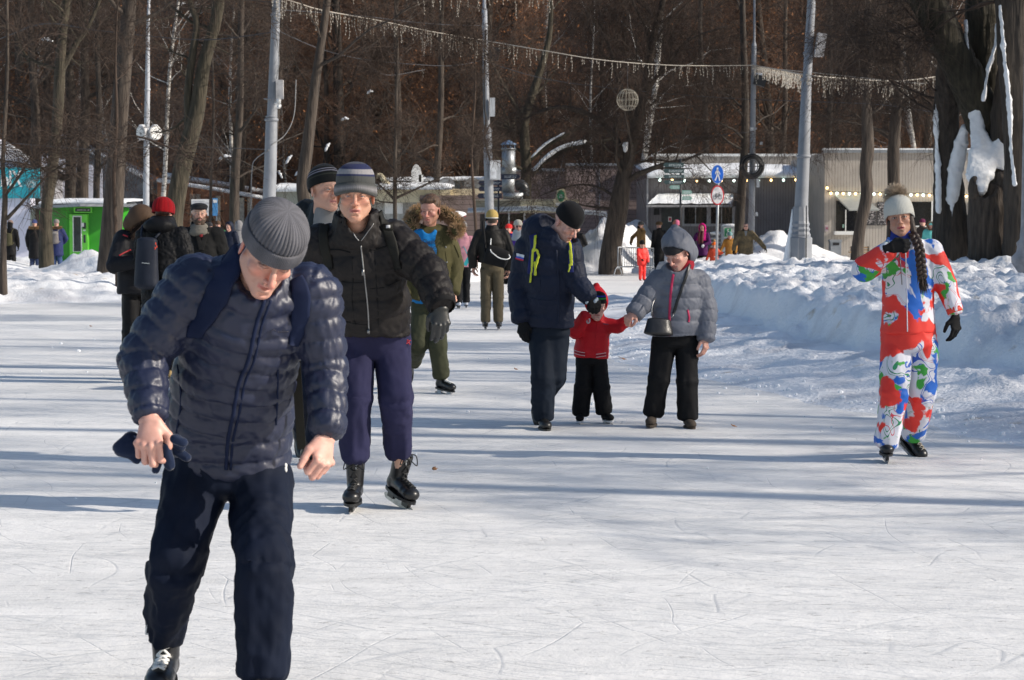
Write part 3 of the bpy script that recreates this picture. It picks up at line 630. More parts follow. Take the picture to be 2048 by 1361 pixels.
def surfnet(prims, vox, k0=.02, pad=.02):
    add = [p for p in prims if not p.sub and not getattr(p, 'cut', False)]
    lo = np.min([p.lo for p in add], 0)-pad-vox; hi = np.max([p.hi for p in add], 0)+pad+vox
    for p in prims:      # tighten by axis-ish cuts is skipped: cheap enough
        pass
    n = np.maximum(4, np.ceil((hi-lo)/vox).astype(int)); 
    # coarse pass, then refine only near the surface
    ax = [lo[i]+vox*np.arange(n[i]) for i in range(3)]
    cs = 4; nc = [int(math.ceil(n[i]/cs))+1 for i in range(3)]
    cax = [lo[i]+vox*cs*(np.arange(nc[i])-.5+.5) for i in range(3)]
    C = np.stack(np.meshgrid(*cax, indexing='ij'), -1).reshape(-1, 3); dc = evalf(prims, C, k0).reshape(nc)
    F = np.full(tuple(n), 1.0, np.float64)
    near = np.abs(dc) < vox*cs*2.6+.012
    # mark fine samples whose nearest coarse sample is near; others take its sign
    idx = [np.clip(np.round(np.arange(n[i])/cs).astype(int), 0, nc[i]-1) for i in range(3)]
    Nf = near[np.ix_(*idx)]; Sg = dc[np.ix_(*idx)]; F = Sg.copy()
    ii = np.nonzero(Nf); Pt = np.stack([ax[0][ii[0]], ax[1][ii[1]], ax[2][ii[2]]], 1); F[ii] = evalf(prims, Pt, k0)
    s = F < 0
    cnt = np.zeros(tuple(n-1), np.int8)
    for i in (0, 1):
        for j in (0, 1):
            for k in (0, 1): cnt += s[i:n[0]-1+i, j:n[1]-1+j, k:n[2]-1+k]
    act = (cnt > 0) & (cnt < 8); ci = np.stack(np.nonzero(act), 1); vid = np.full(tuple(n-1), -1, np.int64); vid[act] = np.arange(len(ci))
    acc = np.zeros((len(ci), 3)); num = np.zeros(len(ci)); cor = [(i, j, k) for i in (0, 1) for j in (0, 1) for k in (0, 1)]
    val = {c: F[ci[:, 0]+c[0], ci[:, 1]+c[1], ci[:, 2]+c[2]] for c in cor}
    for c in cor:
        for a in range(3):
            if c[a] == 0:
                e = list(c); e[a] = 1; e = tuple(e); va, vb = val[c], val[e]; cr = (va < 0) != (vb < 0); t = np.where(cr, va/(va-vb+1e-12*(va == vb)), 0)
                p = np.array(c, float)[None]+np.zeros((len(ci), 3)); p[:, a] = t; acc[cr] += p[cr]; num[cr] += 1
    V = lo+vox*(ci+acc/np.maximum(num, 1)[:, None]); faces = []
    for a in range(3):
        b_, c_ = (a+1) % 3, (a+2) % 3
        sl0 = [slice(1, n[i]-1) for i in range(3)]; sl0[a] = slice(0, n[a]-1); sl1 = list(sl0); sl1[a] = slice(1, n[a])
        s0, s1 = s[tuple(sl0)], s[tuple(sl1)]; ch = s0 != s1; e = np.stack(np.nonzero(ch), 1)
        if len(e) == 0: continue
        for i in range(3):
            if i != a: e[:, i] += 1
        pos = s[e[:, 0], e[:, 1], e[:, 2]]
        def cell(db, dc_):
            q = e.copy(); q[:, b_] -= db; q[:, c_] -= dc_; return vid[q[:, 0], q[:, 1], q[:, 2]]
        qd = np.stack([cell(1, 1), cell(0, 1), cell(0, 0), cell(1, 0)], 1); qd[~pos] = qd[~pos][:, ::-1]; faces.append(qd)
    Fq = np.concatenate(faces); Fq = Fq[(Fq >= 0).all(1)]
    return V, Fq
def grad(prims, V, k0, e=.003):
    g = np.zeros_like(V)
    for i in range(3):
        d = np.zeros(3); d[i] = e; g[:, i] = evalf(prims, V+d, k0)-evalf(prims, V-d, k0)
    return g/(np.linalg.norm(g, axis=1)[:, None]+1e-9)
def regions(prims, V):
    best = np.full(len(V), 1e9); R = np.zeros(len(V), int); Sx = np.zeros(len(V)); An = np.zeros(len(V)); names = [None]
    for p in prims:
        if p.sub or getattr(p, 'cut', False): continue
        d, s_, a = p.f(V, True); m_ = d < best
        if p.reg not in names: names.append(p.reg)
        best[m_] = d[m_]; R[m_] = names.index(p.reg); Sx[m_] = s_[m_]; An[m_] = a[m_]
    return R, Sx, An, names
def smooth_mesh(V, Fq, it=1, lam=.5):
    for _ in range(it):
        acc = np.zeros_like(V); c = np.zeros(len(V))
        for a, b in ((0, 1), (1, 2), (2, 3), (3, 0)):
            np.add.at(acc, Fq[:, a], V[Fq[:, b]]); np.add.at(acc, Fq[:, b], V[Fq[:, a]]); np.add.at(c, Fq[:, a], 1); np.add.at(c, Fq[:, b], 1)
        V = V*(1-lam)+lam*acc/np.maximum(c, 1)[:, None]
    return V
def sdf_obj(name, prims, vox, m, parent, k0=.02, disp=None, col=None, smooth=1, extra=None):
    V, Fq = surfnet(prims, vox, k0)
    if smooth: V = smooth_mesh(V, Fq, smooth, .35)
    if disp is not None:
        Nn = grad(prims, V, k0); R, Sx, An, names = regions(prims, V); V = V+Nn*disp(V, Nn, R, Sx, An, names)[:, None]
    c = None
    if col is not None: c = col(V)
    mb = MB(); mb.add(V, Fq, 0, c)
    if extra is not None: extra(mb)
    return mb.build(name, m, parent)

# ------------------------------------------------------------------ heads
def head_prims(M, s=1.0, female=False, child=False, mouth=0.0, nose=1.0, ears=True, sq=.002):
    """M: 4x4 (origin between the ears at eye height, -Y is where the face looks)"""
    R = np.array(M)[:3, :3]; o = np.array(M)[:3, 3]
    T = lambda *v: o+R@(np.array(v, float)*s)
    fw = .93 if female else 1.0; L = []
    E = lambda c, r, rot=None, **kw: L.append(ellp(T(*c), np.array(r, float)*s, R@(rot if rot is not None else np.eye(3)), **kw))
    Cn = lambda a, b, ra, rb, **kw: L.append(cone(T(*a), T(*b), ra*s, rb*s, side=R[:, 0], **kw))
    E((0, .014, .032), (.076, .096, .088)); E((0, -.022, .028), (.066*fw, .068, .070)); E((0, -.020, -.040), (.060*fw, .066, .072))
    jw = .047*fw if not child else .044
    for x in (-1, 1): Cn((x*jw, .005, -.055), (x*.012, -.068, -.098), .023, .019 if not female else .016, k=.03)
    E((0, -.078, -.099), (.022 if not female else .017, .017, .016), k=.02)
    for x in (-1, 1):
        E((x*.043*fw, -.058, -.026), (.022, .020, .017), k=.02)
        Cn((x*.010, -.086, .022), (x*.050, -.066, .021), .0085 if not female else .006, .006, k=.012)
        E((x*.031, -.098, -.001), (.0185, .0135, .0125), k=.012, sub=True)
        Cn((x*.017, -.0835, .0045-sq*.4), (x*.031, -.0875, .0085-sq), .0042, .0050, k=.004); Cn((x*.031, -.0875, .0085-sq), (x*.046, -.0765, .0035-sq*.4), .0050, .0038, k=.004)
        Cn((x*.018, -.0835, -.0065), (x*.032, -.0850, -.0105+sq*.6), .0035, .0042, k=.005); Cn((x*.032, -.085, -.0105+sq*.6), (x*.045, -.076, -.0055), .0042, .003, k=.005)
    nl = nose
    Cn((0, -.086, .012), (0, -.098-.004*nl, -.012), .0068, .0085, k=.008); Cn((0, -.102, -.012), (0, -.104-.011*nl, -.033), .0085, .0112, k=.008)
    for x in (-1, 1): E((x*.0125, -.1, -.037), (.0085, .011, .008), k=.007); E((x*.006, -.104-.004*nl, -.0465), (.0035, .005, .003), k=.003, sub=True)
    # muzzle, lips
    E((0, -.072, -.066), (.030, .020, .022), k=.015)
    op = mouth*.006
    Cn((-.024, -.0815, -.0665), (-.007, -.0925, -.0605+op*.3), .0034, .0062, k=.004); Cn((.024, -.0815, -.0665), (.007, -.0925, -.0605+op*.3), .0034, .0062, k=.004)
    Cn((-.0071, -.0925, -.0605+op*.3), (.0071, -.0925, -.0605+op*.3), .0062, .0062, k=.004)
    Cn((-.020, -.081, -.070-op), (-.005, -.0895, -.0735-op), .0045, .0075, k=.004); Cn((.020, -.081, -.070-op), (.005, -.0895, -.0735-op), .0045, .0075, k=.004); Cn((-.005, -.0895, -.0735-op), (.005, -.0895, -.0735-op), .0075, .0075, k=.004)
    E((0, -.097, -.0672-op*.5), (.020, .012, .0012+op*.8), k=.0025, sub=True)
    E((0, -.096, -.087-op), (.016, .008, .005), k=.008, sub=True)
    for x in (-1, 1): Cn((x*.026, -.088, -.042), (x*.034, -.082, -.066), .0022, .0022, k=.008, sub=True)
    if ears:
        for x in (-1, 1):
            rt = np.array(Matrix.Rotation(x*.35, 3, 'Z')@Matrix.Rotation(-.15, 3, 'X'))
            E((x*.079, .012, -.012), (.0065, .019, .031), rt, k=.006); E((x*.086, .009, -.010), (.005, .011, .020), rt, k=.005, sub=True)
    return L
SKINC = A_(.60, .36, .27)
def skin_color(M, s=1.0, base=SKINC, beard=0.0, brow=A_(.16, .10, .07), lip=A_(.50, .17, .15), red=.5, female=False, beardc=A_(.20, .11, .06), lid=.55, hairline=False, hairc=None):
    R = np.array(M)[:3, :3]; o = np.array(M)[:3, 3]
    def f(V):
        q = (V-o)@R/s; x, y, z = q.T; C = np.tile(base, (len(V), 1)); n = fbm3(V*90, 2, 3); n2 = fbm3(V*28, 2, 8)
        def mixc(w, c): w = np.clip(w, 0, 1)[:, None]; C[:] = C*(1-w)+np.asarray(c)*w
        g = lambda cx, cz, sx, sz: np.exp(-(((np.abs(x)-cx)/sx)**2+((z-cz)/sz)**2))
        fr = (y < -.03)
        redc = base*A_(1.08, .68, .66)
        mixc(red*fr*(.8*g(.040, -.030, .022, .02)+.9*g(0, -.032, .014, .018)+.4*g(0, -.1, .02, .014)), redc); mixc(red*.8*(np.abs(x) > .076), redc)
        mixc((n2-.37)*.35, base*.86)
        if beard > 0:
            w = ((z < -.048+.02*(np.abs(x) > .038)*1.0) & (y < .02)) | ((np.abs(x) > .050) & (z < .0) & (y < -.0) & (z > -.06))
            e = sstep(-.038, -.058, z+(.9*np.maximum(np.abs(x)-.03, 0)*-1))*(z > -.135)*(y < .01)
            mixc(beard*e*(.55+.9*(n-.2)), beardc)
        mixc(.85*fr*sstep(.0045, .001, np.abs(z-.0232+.14*np.maximum(np.abs(x)-.032, 0)-.03*np.maximum(.032-np.abs(x), 0)))*sstep(.010, .015, np.abs(x))*sstep(.055, .047, np.abs(x))*(.5+n), brow)
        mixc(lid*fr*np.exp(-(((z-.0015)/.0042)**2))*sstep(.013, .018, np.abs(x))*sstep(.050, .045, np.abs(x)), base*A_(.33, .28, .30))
        mixc(.35*fr*g(.031, -.012, .016, .006), base*A_(.74, .55, .54)); mixc(.30*fr*np.exp(-((np.abs(x)-.029-.30*(-.045-z))/.004)**2)*(z < -.036)*(z > -.072), base*A_(.62, .45, .42)); mixc(.35*fr*np.exp(-(((z+.086)/.004)**2))*(np.abs(x) < .02), base*.6); mixc(.30*fr*(np.abs(x) < .03)*(z > .030)*(np.sin(z*520+3*n2) > .75), base*.72)  # crease shade painted into the skin: under eyes, nose folds, chin, forehead lines
        mixc(.95*(y < -.078)*np.exp(-(((z+.0668)/.0085)**4))*sstep(.027-.0, .022, np.abs(x)), lip)
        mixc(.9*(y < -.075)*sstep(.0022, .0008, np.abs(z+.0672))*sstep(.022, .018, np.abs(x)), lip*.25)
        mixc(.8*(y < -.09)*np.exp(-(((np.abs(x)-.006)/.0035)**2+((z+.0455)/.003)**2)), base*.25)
        if hairline: mixc((z > .06+.02*n)*(1.) + (y > .03)*(z > -.05) + (np.abs(x) > .062)*(z > .0)*(y > -.03), hairc)
        return np.clip(C, 0, 1)
    return f
def eyeballs(M, s=1.0, iris=(.16, .22, .28), look=(0, 0), white=(.36, .33, .31)):
    R = np.array(M)[:3, :3]; o = np.array(M)[:3, 3]
    def f(mb):
        for x in (-1, 1):
            c = o+R@(A_(x*.031, -.0735, -.0008)*s); mb.ell(c, A_(.0125, .0125, .0110)*s, 14, 0, R, col=white)
            d = nrm(A_(look[0], -1, look[1])); mb.ell(c+R@(d*.0088*s), A_(.0052, .0048, .0052)*s, 10, 0, R, col=iris); mb.ell(c+R@(d*.0125*s), A_(.0024, .0016, .0024)*s, 8, 0, R, col=(.01, .01, .01))
    return f
def headM(pos, yaw=0, pitch=0, roll=0):
    """yaw>0 turns the face to the viewer's right, pitch>0 looks down, roll>0 tips the crown to the viewer's right"""
    R = Matrix.Rotation(math.radians(yaw), 4, 'Z')@Matrix.Rotation(math.radians(roll), 4, 'Y')@Matrix.Rotation(math.radians(pitch), 4, 'X')
    return np.array(Matrix.Translation(Vector([float(v) for v in pos]))@R)

# ------------------------------------------------------------------ hands
def hand_prims(wrist, fwd, back, mirror=1, s=1.0, curls=(.6, .65, .7, .75), spread=.08, thumb=(.5, .35, .4), fat=1.0, reg='hand'):
    """fwd: wrist->knuckles, back: out of the back of the hand, mirror=+1: thumb on the side cross(back,fwd)"""
    f = nrm(fwd); n = nrm(np.asarray(back, float)-f*np.dot(back, f)); t = np.cross(n, f)*mirror; w = np.asarray(wrist, float); L = []
    T = lambda a, b, c: w+(t*a+f*b+n*c)*s
    F_ = fat
    L.append(gcyl(T(0, -.04, 0), T(0, .01, 0), .026*s*F_, .021*s*F_, .027*s*F_, .019*s*F_, t, .5, reg))
    L.append(gcyl(T(0, .01, 0), T(.003, .075, .001), .028*s*F_, .018*s*F_, .041*s*F_, .0145*s*F_, t, .6, reg, k=.012))
    base = [(.031, .084, .004), (.010, .090, .006), (-.012, .086, .004), (-.031, .076, .0)]; ln_ = [(.045, .026, .021), (.050, .030, .023), (.046, .028, .022), (.036, .021, .019)]
    rr = [.0105, .011, .0103, .0092]
    for i in range(4):
        p = T(*base[i]); a = 0; d = nrm(f+t*spread*(1.5-i)); prev = p-d*.012*s
        L.append(ellp(p+n*.003*s, A_(.011, .011, .010)*s*F_, None, reg, k=.008))
        c = curls[i]; angs = c if isinstance(c, tuple) else (c*1.25, c*1.5, c*.9)
        for j in range(3):
            a += angs[j]; dj = d*math.cos(a)-n*math.sin(a); q = p+dj*ln_[i][j]*s
            r0 = rr[i]*s*F_*(1-.09*j); L.append(cone(p, q, r0, r0*.9, reg=reg, k=.0035*s if j else .006*s)); p = q
    # thumb
    sp, c1, c2 = thumb; p = T(.024, .018, -.004); d = nrm(t*(.55+sp*.5)+f*.8-n*(.25+.5*c1)); q = p+d*.044*s; L.append(cone(p, q, .0155*s*F_, .0125*s*F_, reg=reg, k=.010*s))
    d2 = nrm(f*(.9)+t*(.25+sp*.3-c1*.8)-n*(.2+.6*c1)); q2 = q+d2*.032*s; L.append(cone(q, q2, .0125*s*F_, .0112*s*F_, reg=reg, k=.005*s))
    d3 = nrm(d2*.8-t*c2*.7-n*c2*.4); q3 = q2+d3*.026*s; L.append(cone(q2, q3, .0112*s*F_, .0095*s*F_, reg=reg, k=.004*s))
    return L
def hand_skin(base=SKINC, wr=None):
    def f(V):
        n = fbm3(V*60, 3, 2)[:, None]; return np.clip(base*(1.05-.35*(n-.3))*A_(1, 1, 1)*(1-.0*n), 0, 1)*(A_(1.02, .90, .88)*np.clip(n*1.3, 0, 1)+A_(1, 1, 1)*(1-np.clip(n*1.3, 0, 1)))
    return f

# ------------------------------------------------------------------ hats
def beanie(M, parent, m, s=1.0, brim=.022, brimf=None, top=.135, nrib=0, amp=.0, fold=.0, colf=None, w=1.0, tilt=0.0, back=-.02, n=96, name="knitted_hat", point=0.0, brimrib=0, slouch=0.0, puff=1.0, fine=0):
    """surface of revolution over the skull; tilt (radians) raises the front edge"""
    R = np.array(M)[:3, :3]; o = np.array(M)[:3, 3]; a = np.linspace(0, 2*np.pi, n, endpoint=False); rows = []; cols = []
    H = top-brim; prof = []
    if fold > 0:
        prof += [(.86, .004, 0), (.99, -.004, 0), (1.075, .0, 0), (1.10, .006, 0), (1.105, fold*.5, 0), (1.085, fold-.004, 0), (1.05, fold, 0), (1.0, fold-.003, 1)]
        z0 = fold
    else:
        prof += [(.88, .006, 1), (.985, -.001, 1), (1.02, .004, 1)]; z0 = .008
    nv = 34
    for i in range(1, nv+1):
        t = i/nv; rr = math.cos(t*math.pi/2)**(.72+.4*point)*(1.02+.05*puff*math.sin(math.pi*min(1, t*1.3)))
        prof.append((max(rr, .012), z0+(H-z0)*math.sin(t*math.pi/2), 1))
    ct, st_ = math.cos(tilt), math.sin(tilt)
    for i, (r, z, b) in enumerate(prof):
        rib = 0; kz = min(1, (1-abs(i/len(prof)*2-1))*3)
        if b and nrib: rib = amp*(np.abs(np.sin(a*nrib/2))**.6-.6)*min(1, r*2.2)
        if not b and brimrib: rib = .0026*np.abs(np.sin(a*brimrib/2))
        wob = .004*(vnoise(np.stack([np.cos(a)*2, np.sin(a)*2, np.full(n, z*22)], 1), 4)-.5)
        x = (.0835*w*r+rib+wob)*np.cos(a); y = (.1035*w*r+rib+wob)*np.sin(a)+.010; zz = np.full(n, z+brim)
        yy = y*ct+(zz-brim)*st_*(1)+slouch*max(0, z/H-.5); z2 = zz-y*st_-(back*0)
        if brimf is not None: z2 = z2+brimf(a)*max(0, 1-z/(H*.7))
        rows.append(np.stack([x, yy, z2], 1)); cols.append(np.array([colf(z/H, aa) for aa in a]) if colf else np.ones((n, 3)))
    X_ = np.array(rows)*s@R.T+o; mb = MB(); mb.grid(X_, 0, np.array(cols), closed=True)
    mb.F.append((np.array([list(range(n))])+mb.n-n, 0))
    o_ = mb.build(name, m, parent); return o_

# ------------------------------------------------------------------ things laid on a surface
def bvh(objs):
    V = []; F = []; off = 0
    for ob in (objs if isinstance(objs, (list, tuple)) else [objs]):
        w = wloc(ob); me = ob.data; v = np.zeros(len(me.vertices)*3); me.vertices.foreach_get('co', v); v = v.reshape(-1, 3)+np.array(w)
        V += [tuple(q) for q in v]; F += [[i+off for i in p.vertices] for p in me.polygons]; off += len(v)
    return BVHTree.FromPolygons(V, F)
CAMP = Vector((0, 0, CAMH))
def hit(bv, px, py):
    d = Vector([float(v) for v in (P(px, py, 10)-np.array(CAMP))]).normalized(); r = bv.ray_cast(CAMP, d); return (np.array(r[0]), np.array(r[1])) if r[0] is not None else (None, None)
def on_line(bv, pxs, k=8, sm=2):
    A = catmull([(x, y, 0) for x, y in pxs], k); H = []; Nn = []
    for x, y, _ in A:
        h, n = hit(bv, x, y)
        if h is not None: H.append(h); Nn.append(n)
    if len(H) < 3: return None, None
    H, Nn = np.array(H), np.array(Nn)
    for _ in range(sm):
        H[1:-1] = H[1:-1]*.5+.25*(H[2:]+H[:-2]); Nn[1:-1] = Nn[1:-1]*.5+.25*(Nn[2:]+Nn[:-2])
    Nn /= np.linalg.norm(Nn, axis=1)[:, None]; return H, Nn
def seam(mb, bv, pxs, r=.004, off=.001, k=8, col=None, mi=0, flat=1.0):
    H, Nn = on_line(bv, pxs, k)
    if H is not None: mb.tube(H+Nn*off, r, 6, mi, True, col)
def strap(mb, bv, pxs, w, th=.006, off=.004, k=8, col=None, mi=0, ws=None, sm=3):
    H, Nn = on_line(bv, pxs, k, sm)
    if H is None: return
    T = np.gradient(H, axis=0); T /= np.linalg.norm(T, axis=1)[:, None]; Sd = np.cross(T, Nn); Sd /= np.linalg.norm(Sd, axis=1)[:, None]
    W_ = np.interp(np.linspace(0, 1, len(H)), np.linspace(0, 1, len(ws)), ws)[:, None]/2 if ws is not None else w/2
    B = H+Nn*off; rows = np.stack([B-Sd*W_-Nn*th, B-Sd*W_+Nn*th*.5, B-Sd*W_*.7+Nn*th, B+Sd*W_*.7+Nn*th, B+Sd*W_+Nn*th*.5, B+Sd*W_-Nn*th], 1)
    n0 = mb.n; mb.grid(rows, mi, None, closed=True); 
    mb.F.append((np.array([[0, 1, 2, 3, 4, 5]])+n0, mi)); mb.F.append((np.array([[5, 4, 3, 2, 1, 0]])+mb.n-6, mi))
    if col is not None: mb.C[-1] = np.broadcast_to(np.asarray(col, float), mb.C[-1].shape); mb.hascol = True
def patch(mb, bv, quad, nu=8, nv=6, off=.003, colf=None, mi=0):
    q = np.array(quad, float); G_ = []; C_ = []
    for j in range(nv+1):
        for i in range(nu+1):
            u, v = i/nu, j/nv; p = (q[0]*(1-u)+q[1]*u)*(1-v)+(q[3]*(1-u)+q[2]*u)*v; h, n = hit(bv, *p)
            if h is None: return
            G_.append(h+n*off); C_.append(colf(u, v) if colf else (1, 1, 1))
    mb.grid(np.array(G_).reshape(nv+1, nu+1, 3)[::-1], mi, np.array(C_).reshape(nv+1, nu+1, 3)[::-1])

# ------------------------------------------------------------------ footwear: toe direction t, up u, at the ankle point
def skate(parent, ankle, toe, up=(0, 0, 1), s=1.0, boot=None, lace=None, holder=None, blade=None, vox=.008, blade_h=.055, tall=1.0, tongue=True, name="skate", shaft=.10, scuff=None):
    t = nrm(toe); u = nrm(np.asarray(up, float)-t*np.dot(up, t)); sd_ = np.cross(t, u); a = np.asarray(ankle, float)
    T = lambda x, y, z: a+(sd_*x+t*y+u*z)*s
    # ankle is the joint, 0.105 above the sole bottom
    L = [gcyl(T(0, -.005, shaft*tall), T(0, -.012, -.02), .050*s, .058*s, .042*s, .052*s, sd_, .4), gcyl(T(0, -.025, -.045), T(0, .09, -.055), .036*s, .040*s, .043*s, .034*s, sd_, .8, k=.02),
         ellp(T(0, .135, -.062), A_(.046, .052, .036)*s, np.stack([sd_, t, u], 1), k=.03), ellp(T(0, -.045, -.055), A_(.036, .036, .045)*s, np.stack([sd_, t, u], 1), k=.02), plane(T(0, 0, -.096), -u, .008)]
    b_ = sdf_obj(name, L, vox, boot, parent, .02)
    mb = MB(); rows = []
    for z, k in ((-.092, 1.0), (-.106, 1.02)):
        r_ = []
        for q in np.linspace(0, 2*np.pi, 20, endpoint=False):
            y = .045+.143*math.cos(q); wd = .047*(1-.18*math.sin(q/1)*0)*(.80+.2*sstep(-.05, .1, y)); r_.append(T(wd*math.sin(q)*k, y, z))
        rows.append(r_)
    n0 = mb.n; mb.grid(np.array(rows)[::-1], 0, None, closed=True); mb.F.append((np.array([list(range(20))[::-1]])+n0, 0)); mb.F.append((np.array([list(range(20))])+n0+20, 0))
    if blade is not None:
        for y0, y1 in ((-.06, .0), (.085, .15)):
            mb.prism([(y0, -.104), (y1, -.104), ((y0+y1)/2+.028, -.104-blade_h*.62), ((y0+y1)/2-.028, -.104-blade_h*.62)], T(0, 0, 0)-sd_*.011*s, t*s, u*s, sd_*.022*s, 1)
        part(mb, "sole", [MATS['black_plastic'] if scuff is None else scuff, holder], b_, False)
        mb = MB(); z0, z1 = -.104-blade_h*.5, -.104-blade_h; mb.prism([(-.105, z0-.006), (-.09, z1+.004), (-.07, z1), (.15, z1), (.178, z1+.006), (.19, z0), (.17, z0+.004), (-.09, z0+.004)], T(0, 0, 0)-sd_*.0025*s, t*s, u*s, sd_*.005*s)
        part(mb, "blade", blade, b_, False)
    else: part(mb, "sole", scuff or MATS['black_plastic'], b_, False)
    if lace is not None:
        mb = MB(); bv = bvh(b_); pts = []
        def surf(x, y, z, dx=0):
            o = T(x, y+.2, z+.2); r = bv.ray_cast(Vector(o), Vector(nrm(T(x, y, z)-o))); return np.array(r[0])+nrm(t+u)*.005*s if r[0] is not None else None
        st_ = [(y, z) for y, z in zip(np.linspace(.118, .02, 6), np.linspace(-.052, .0, 6))]+[(.01, .03), (.005, .055), (.0, .08)]
        for i in range(len(st_)-1):
            for x in (-1, 1):
                p = surf(x*.020, *st_[i]); q = surf(-x*.020, *st_[i+1]); mI = surf(0, (st_[i][0]+st_[i+1][0])/2, (st_[i][1]+st_[i+1][1])/2)
                if p is not None and q is not None and mI is not None: mb.tube([p, mI+nrm(t+u)*.006*s, q], (.0046 if lace.name == 'white_lace' else .0034)*s, 5)
        for x in (-1, 1):
            p = surf(x*.006, *st_[-1])
            if p is not None: A = catmull([p, p+(sd_*x*.03+t*.02-u*.0)*s, p+(sd_*x*.045+t*.025-u*.05)*s, p+(sd_*x*.01+t*.02-u*.03)*s], 5); mb.tube(A, .003*s, 5)
        if mb.n: part(mb, "lace", lace, b_)
    return b_
# ------------------------------------------------------------------ buildings, poles, signs
def X(px, d): return (px-1024)/FPX*d
def Z(py, d): return float(P(0, py, d)[2])
def fb(mb, px0, px1, py_top, py_bot, d, depth, mi=0, zb=None, zt=None, col=None):
    """box whose front face spans the given picture columns/rows at distance d"""
    x0, x1 = X(px0, d), X(px1, d); z1 = Z(py_top, d) if zt is None else zt; z0 = (Z(py_bot, d) if py_bot is not None else zb)
    return mb.box(((x0+x1)/2, d+depth/2, (z0+z1)/2), (abs(x1-x0), depth, z1-z0), mi=mi, col=col)
def siding(name, c, axis='X', period=.12, rough=.6, depth=.35):
    m = mat(name, c, rough, .12, 2.0); nt = m.node_tree; N = nt.nodes; Lk = nt.links
    ge = N.new('ShaderNodeNewGeometry'); w = N.new('ShaderNodeTexWave'); w.wave_type = 'BANDS'; w.bands_direction = axis; w.wave_profile = 'SAW'
    w.inputs['Scale'].default_value = .314/period; w.inputs['Distortion'].default_value = .05
    Lk.new(ge.outputs['Position'], w.inputs['Vector'])
    r = N.new('ShaderNodeValToRGB'); r.color_ramp.elements[0].position = .02; r.color_ramp.elements[0].color = (0, 0, 0, 1); r.color_ramp.elements[1].position = .14
    Lk.new(w.outputs['Fac'], r.inputs[0]); bu = N.new('ShaderNodeBump'); bu.inputs['Strength'].default_value = depth; bu.inputs['Distance'].default_value = .03
    Lk.new(r.outputs[0], bu.inputs['Height']); Lk.new(bu.outputs[0], N['Principled BSDF'].inputs['Normal'])
    src = N['Principled BSDF'].inputs['Base Color'].links[0].from_socket
    mx = N.new('ShaderNodeMix'); mx.data_type = 'RGBA'; mx.inputs[6].default_value = (.4*c[0], .4*c[1], .4*c[2], 1); Lk.new(r.outputs[0], mx.inputs[0]); Lk.new(src, mx.inputs[7])
    Lk.new(mx.outputs[2], N['Principled BSDF'].inputs['Base Color'])
    return m
SID_GREY_SHADED = siding("grey_siding_shaded", (.20, .185, .19), 'X', .10)  # the shade on this facade is mixed into its colour
SID_BEIGE = siding("beige_vertical_siding", (.40, .36, .315), 'X', .10)
SID_TAUPE = siding("taupe_horizontal_siding", (.30, .225, .205), 'Z', .17)
GLASS = mat("dark_window_glass", (.012, .013, .016), .08, .1)
WHITE = mat("white_paint", (.75, .75, .73), .5, .05)
TRIMG = mat("grey_window_trim", (.42, .42, .43), .5, .08)
CREAM = mat("cream_render", (.66, .58, .40), .7, .08, 3)
METAL = mat("zinc_metal", (.30, .32, .34), .5, .12, 6, metal=.7)
POLE = mat("pole_grey_paint", (.23, .245, .27), .55, .14, 3, bump=.3, bscale=30)
DKIRON = mat("dark_iron", (.015, .017, .022), .5, .2)
BLACK = mat("black_plastic", (.012, .012, .013), .45, .2)
GREYBOX = mat("grey_cabinet_paint", (.45, .47, .49), .5, .08)
DGREEN = mat("dark_green_sign", (.035, .065, .065), .5, .1)
LGREEN = mat("pale_green_sign", (.20, .33, .28), .5, .1)
DBLUE = mat("navy_sign", (.018, .025, .055), .5, .1)
PALE = mat("pale_lettering", (.62, .66, .66), .6, .05)
BULBW = mat("bulb_warm", (1, .7, .3), .4, emit=(1, .62, .22), estr=5.5); BULBC = mat("bulb_cool", (.8, 1, .9), .4, emit=(.75, 1, .88), estr=4)

# grey building with snowy roof
D1 = 78.0; zg = gz(X(1470, D1), D1)-.3
b1 = thing("grey_pavilion", "grey building with ribbed siding, snow-covered roof and a canopy over two windows", "building", (X(1470, D1), D1, zg))
mb = MB(); fb(mb, 1296, 1642, 355, None, D1, 7.5, zb=zg); part(mb, "wall", SID_GREY_SHADED, b1, False)
mb = MB(); fb(mb, 1306, 1642, 312, 336, D1+7.5, .35); fb(mb, 1303, 1642, 308, 313, D1+7.45, .45, mi=1); part(mb, "parapet", [SID_BEIGE, WHITE], b1, False)
def snow_slab(px0, px1, d0, d1, z0, z1, th, seed, lip=.12, nxn=70, nyn=16):
    """rounded blanket of snow from (d0,z0) front edge to (d1,z1) back"""
    u = np.linspace(0, 1, nxn); x0, x1 = X(px0, d0), X(px1, d0); rows = []
    prof = [(-.02, -.02), (-.06, .1), (-.05, .6), (.0, .92), (.12/1, 1)]+[(t, 1) for t in np.linspace(.2, 1, nyn)]
    for t, h in prof:
        tt_ = max(0, t); xx = x0+(x1-x0)*u; 
        e = np.minimum(1, np.minimum(u, 1-u)*14)**.5
        hh = th*h*(.45+.55*e)*(.8+.5*fbm2(xx*1.1, np.full(nxn, t*3.), 3, seed))
        rows.append(np.stack([xx, np.full(nxn, d0+(d1-d0)*tt_+min(t, 0)*lip*12), z0+(z1-z0)*tt_+hh], 1))
    mb = MB(); mb.grid(np.array(rows)[:, ::1]); return mb
mb = snow_slab(1293, 1636, D1-.25, D1+7.3, Z(356, D1), Z(341, D1+7.5), .26, 3); part(mb, "roof_snow", SNOW, b1)
mb = MB(); fb(mb, 1296, 1642, 352, 357, D1-.12, .14); part(mb, "gutter", TRIMG, b1, False)
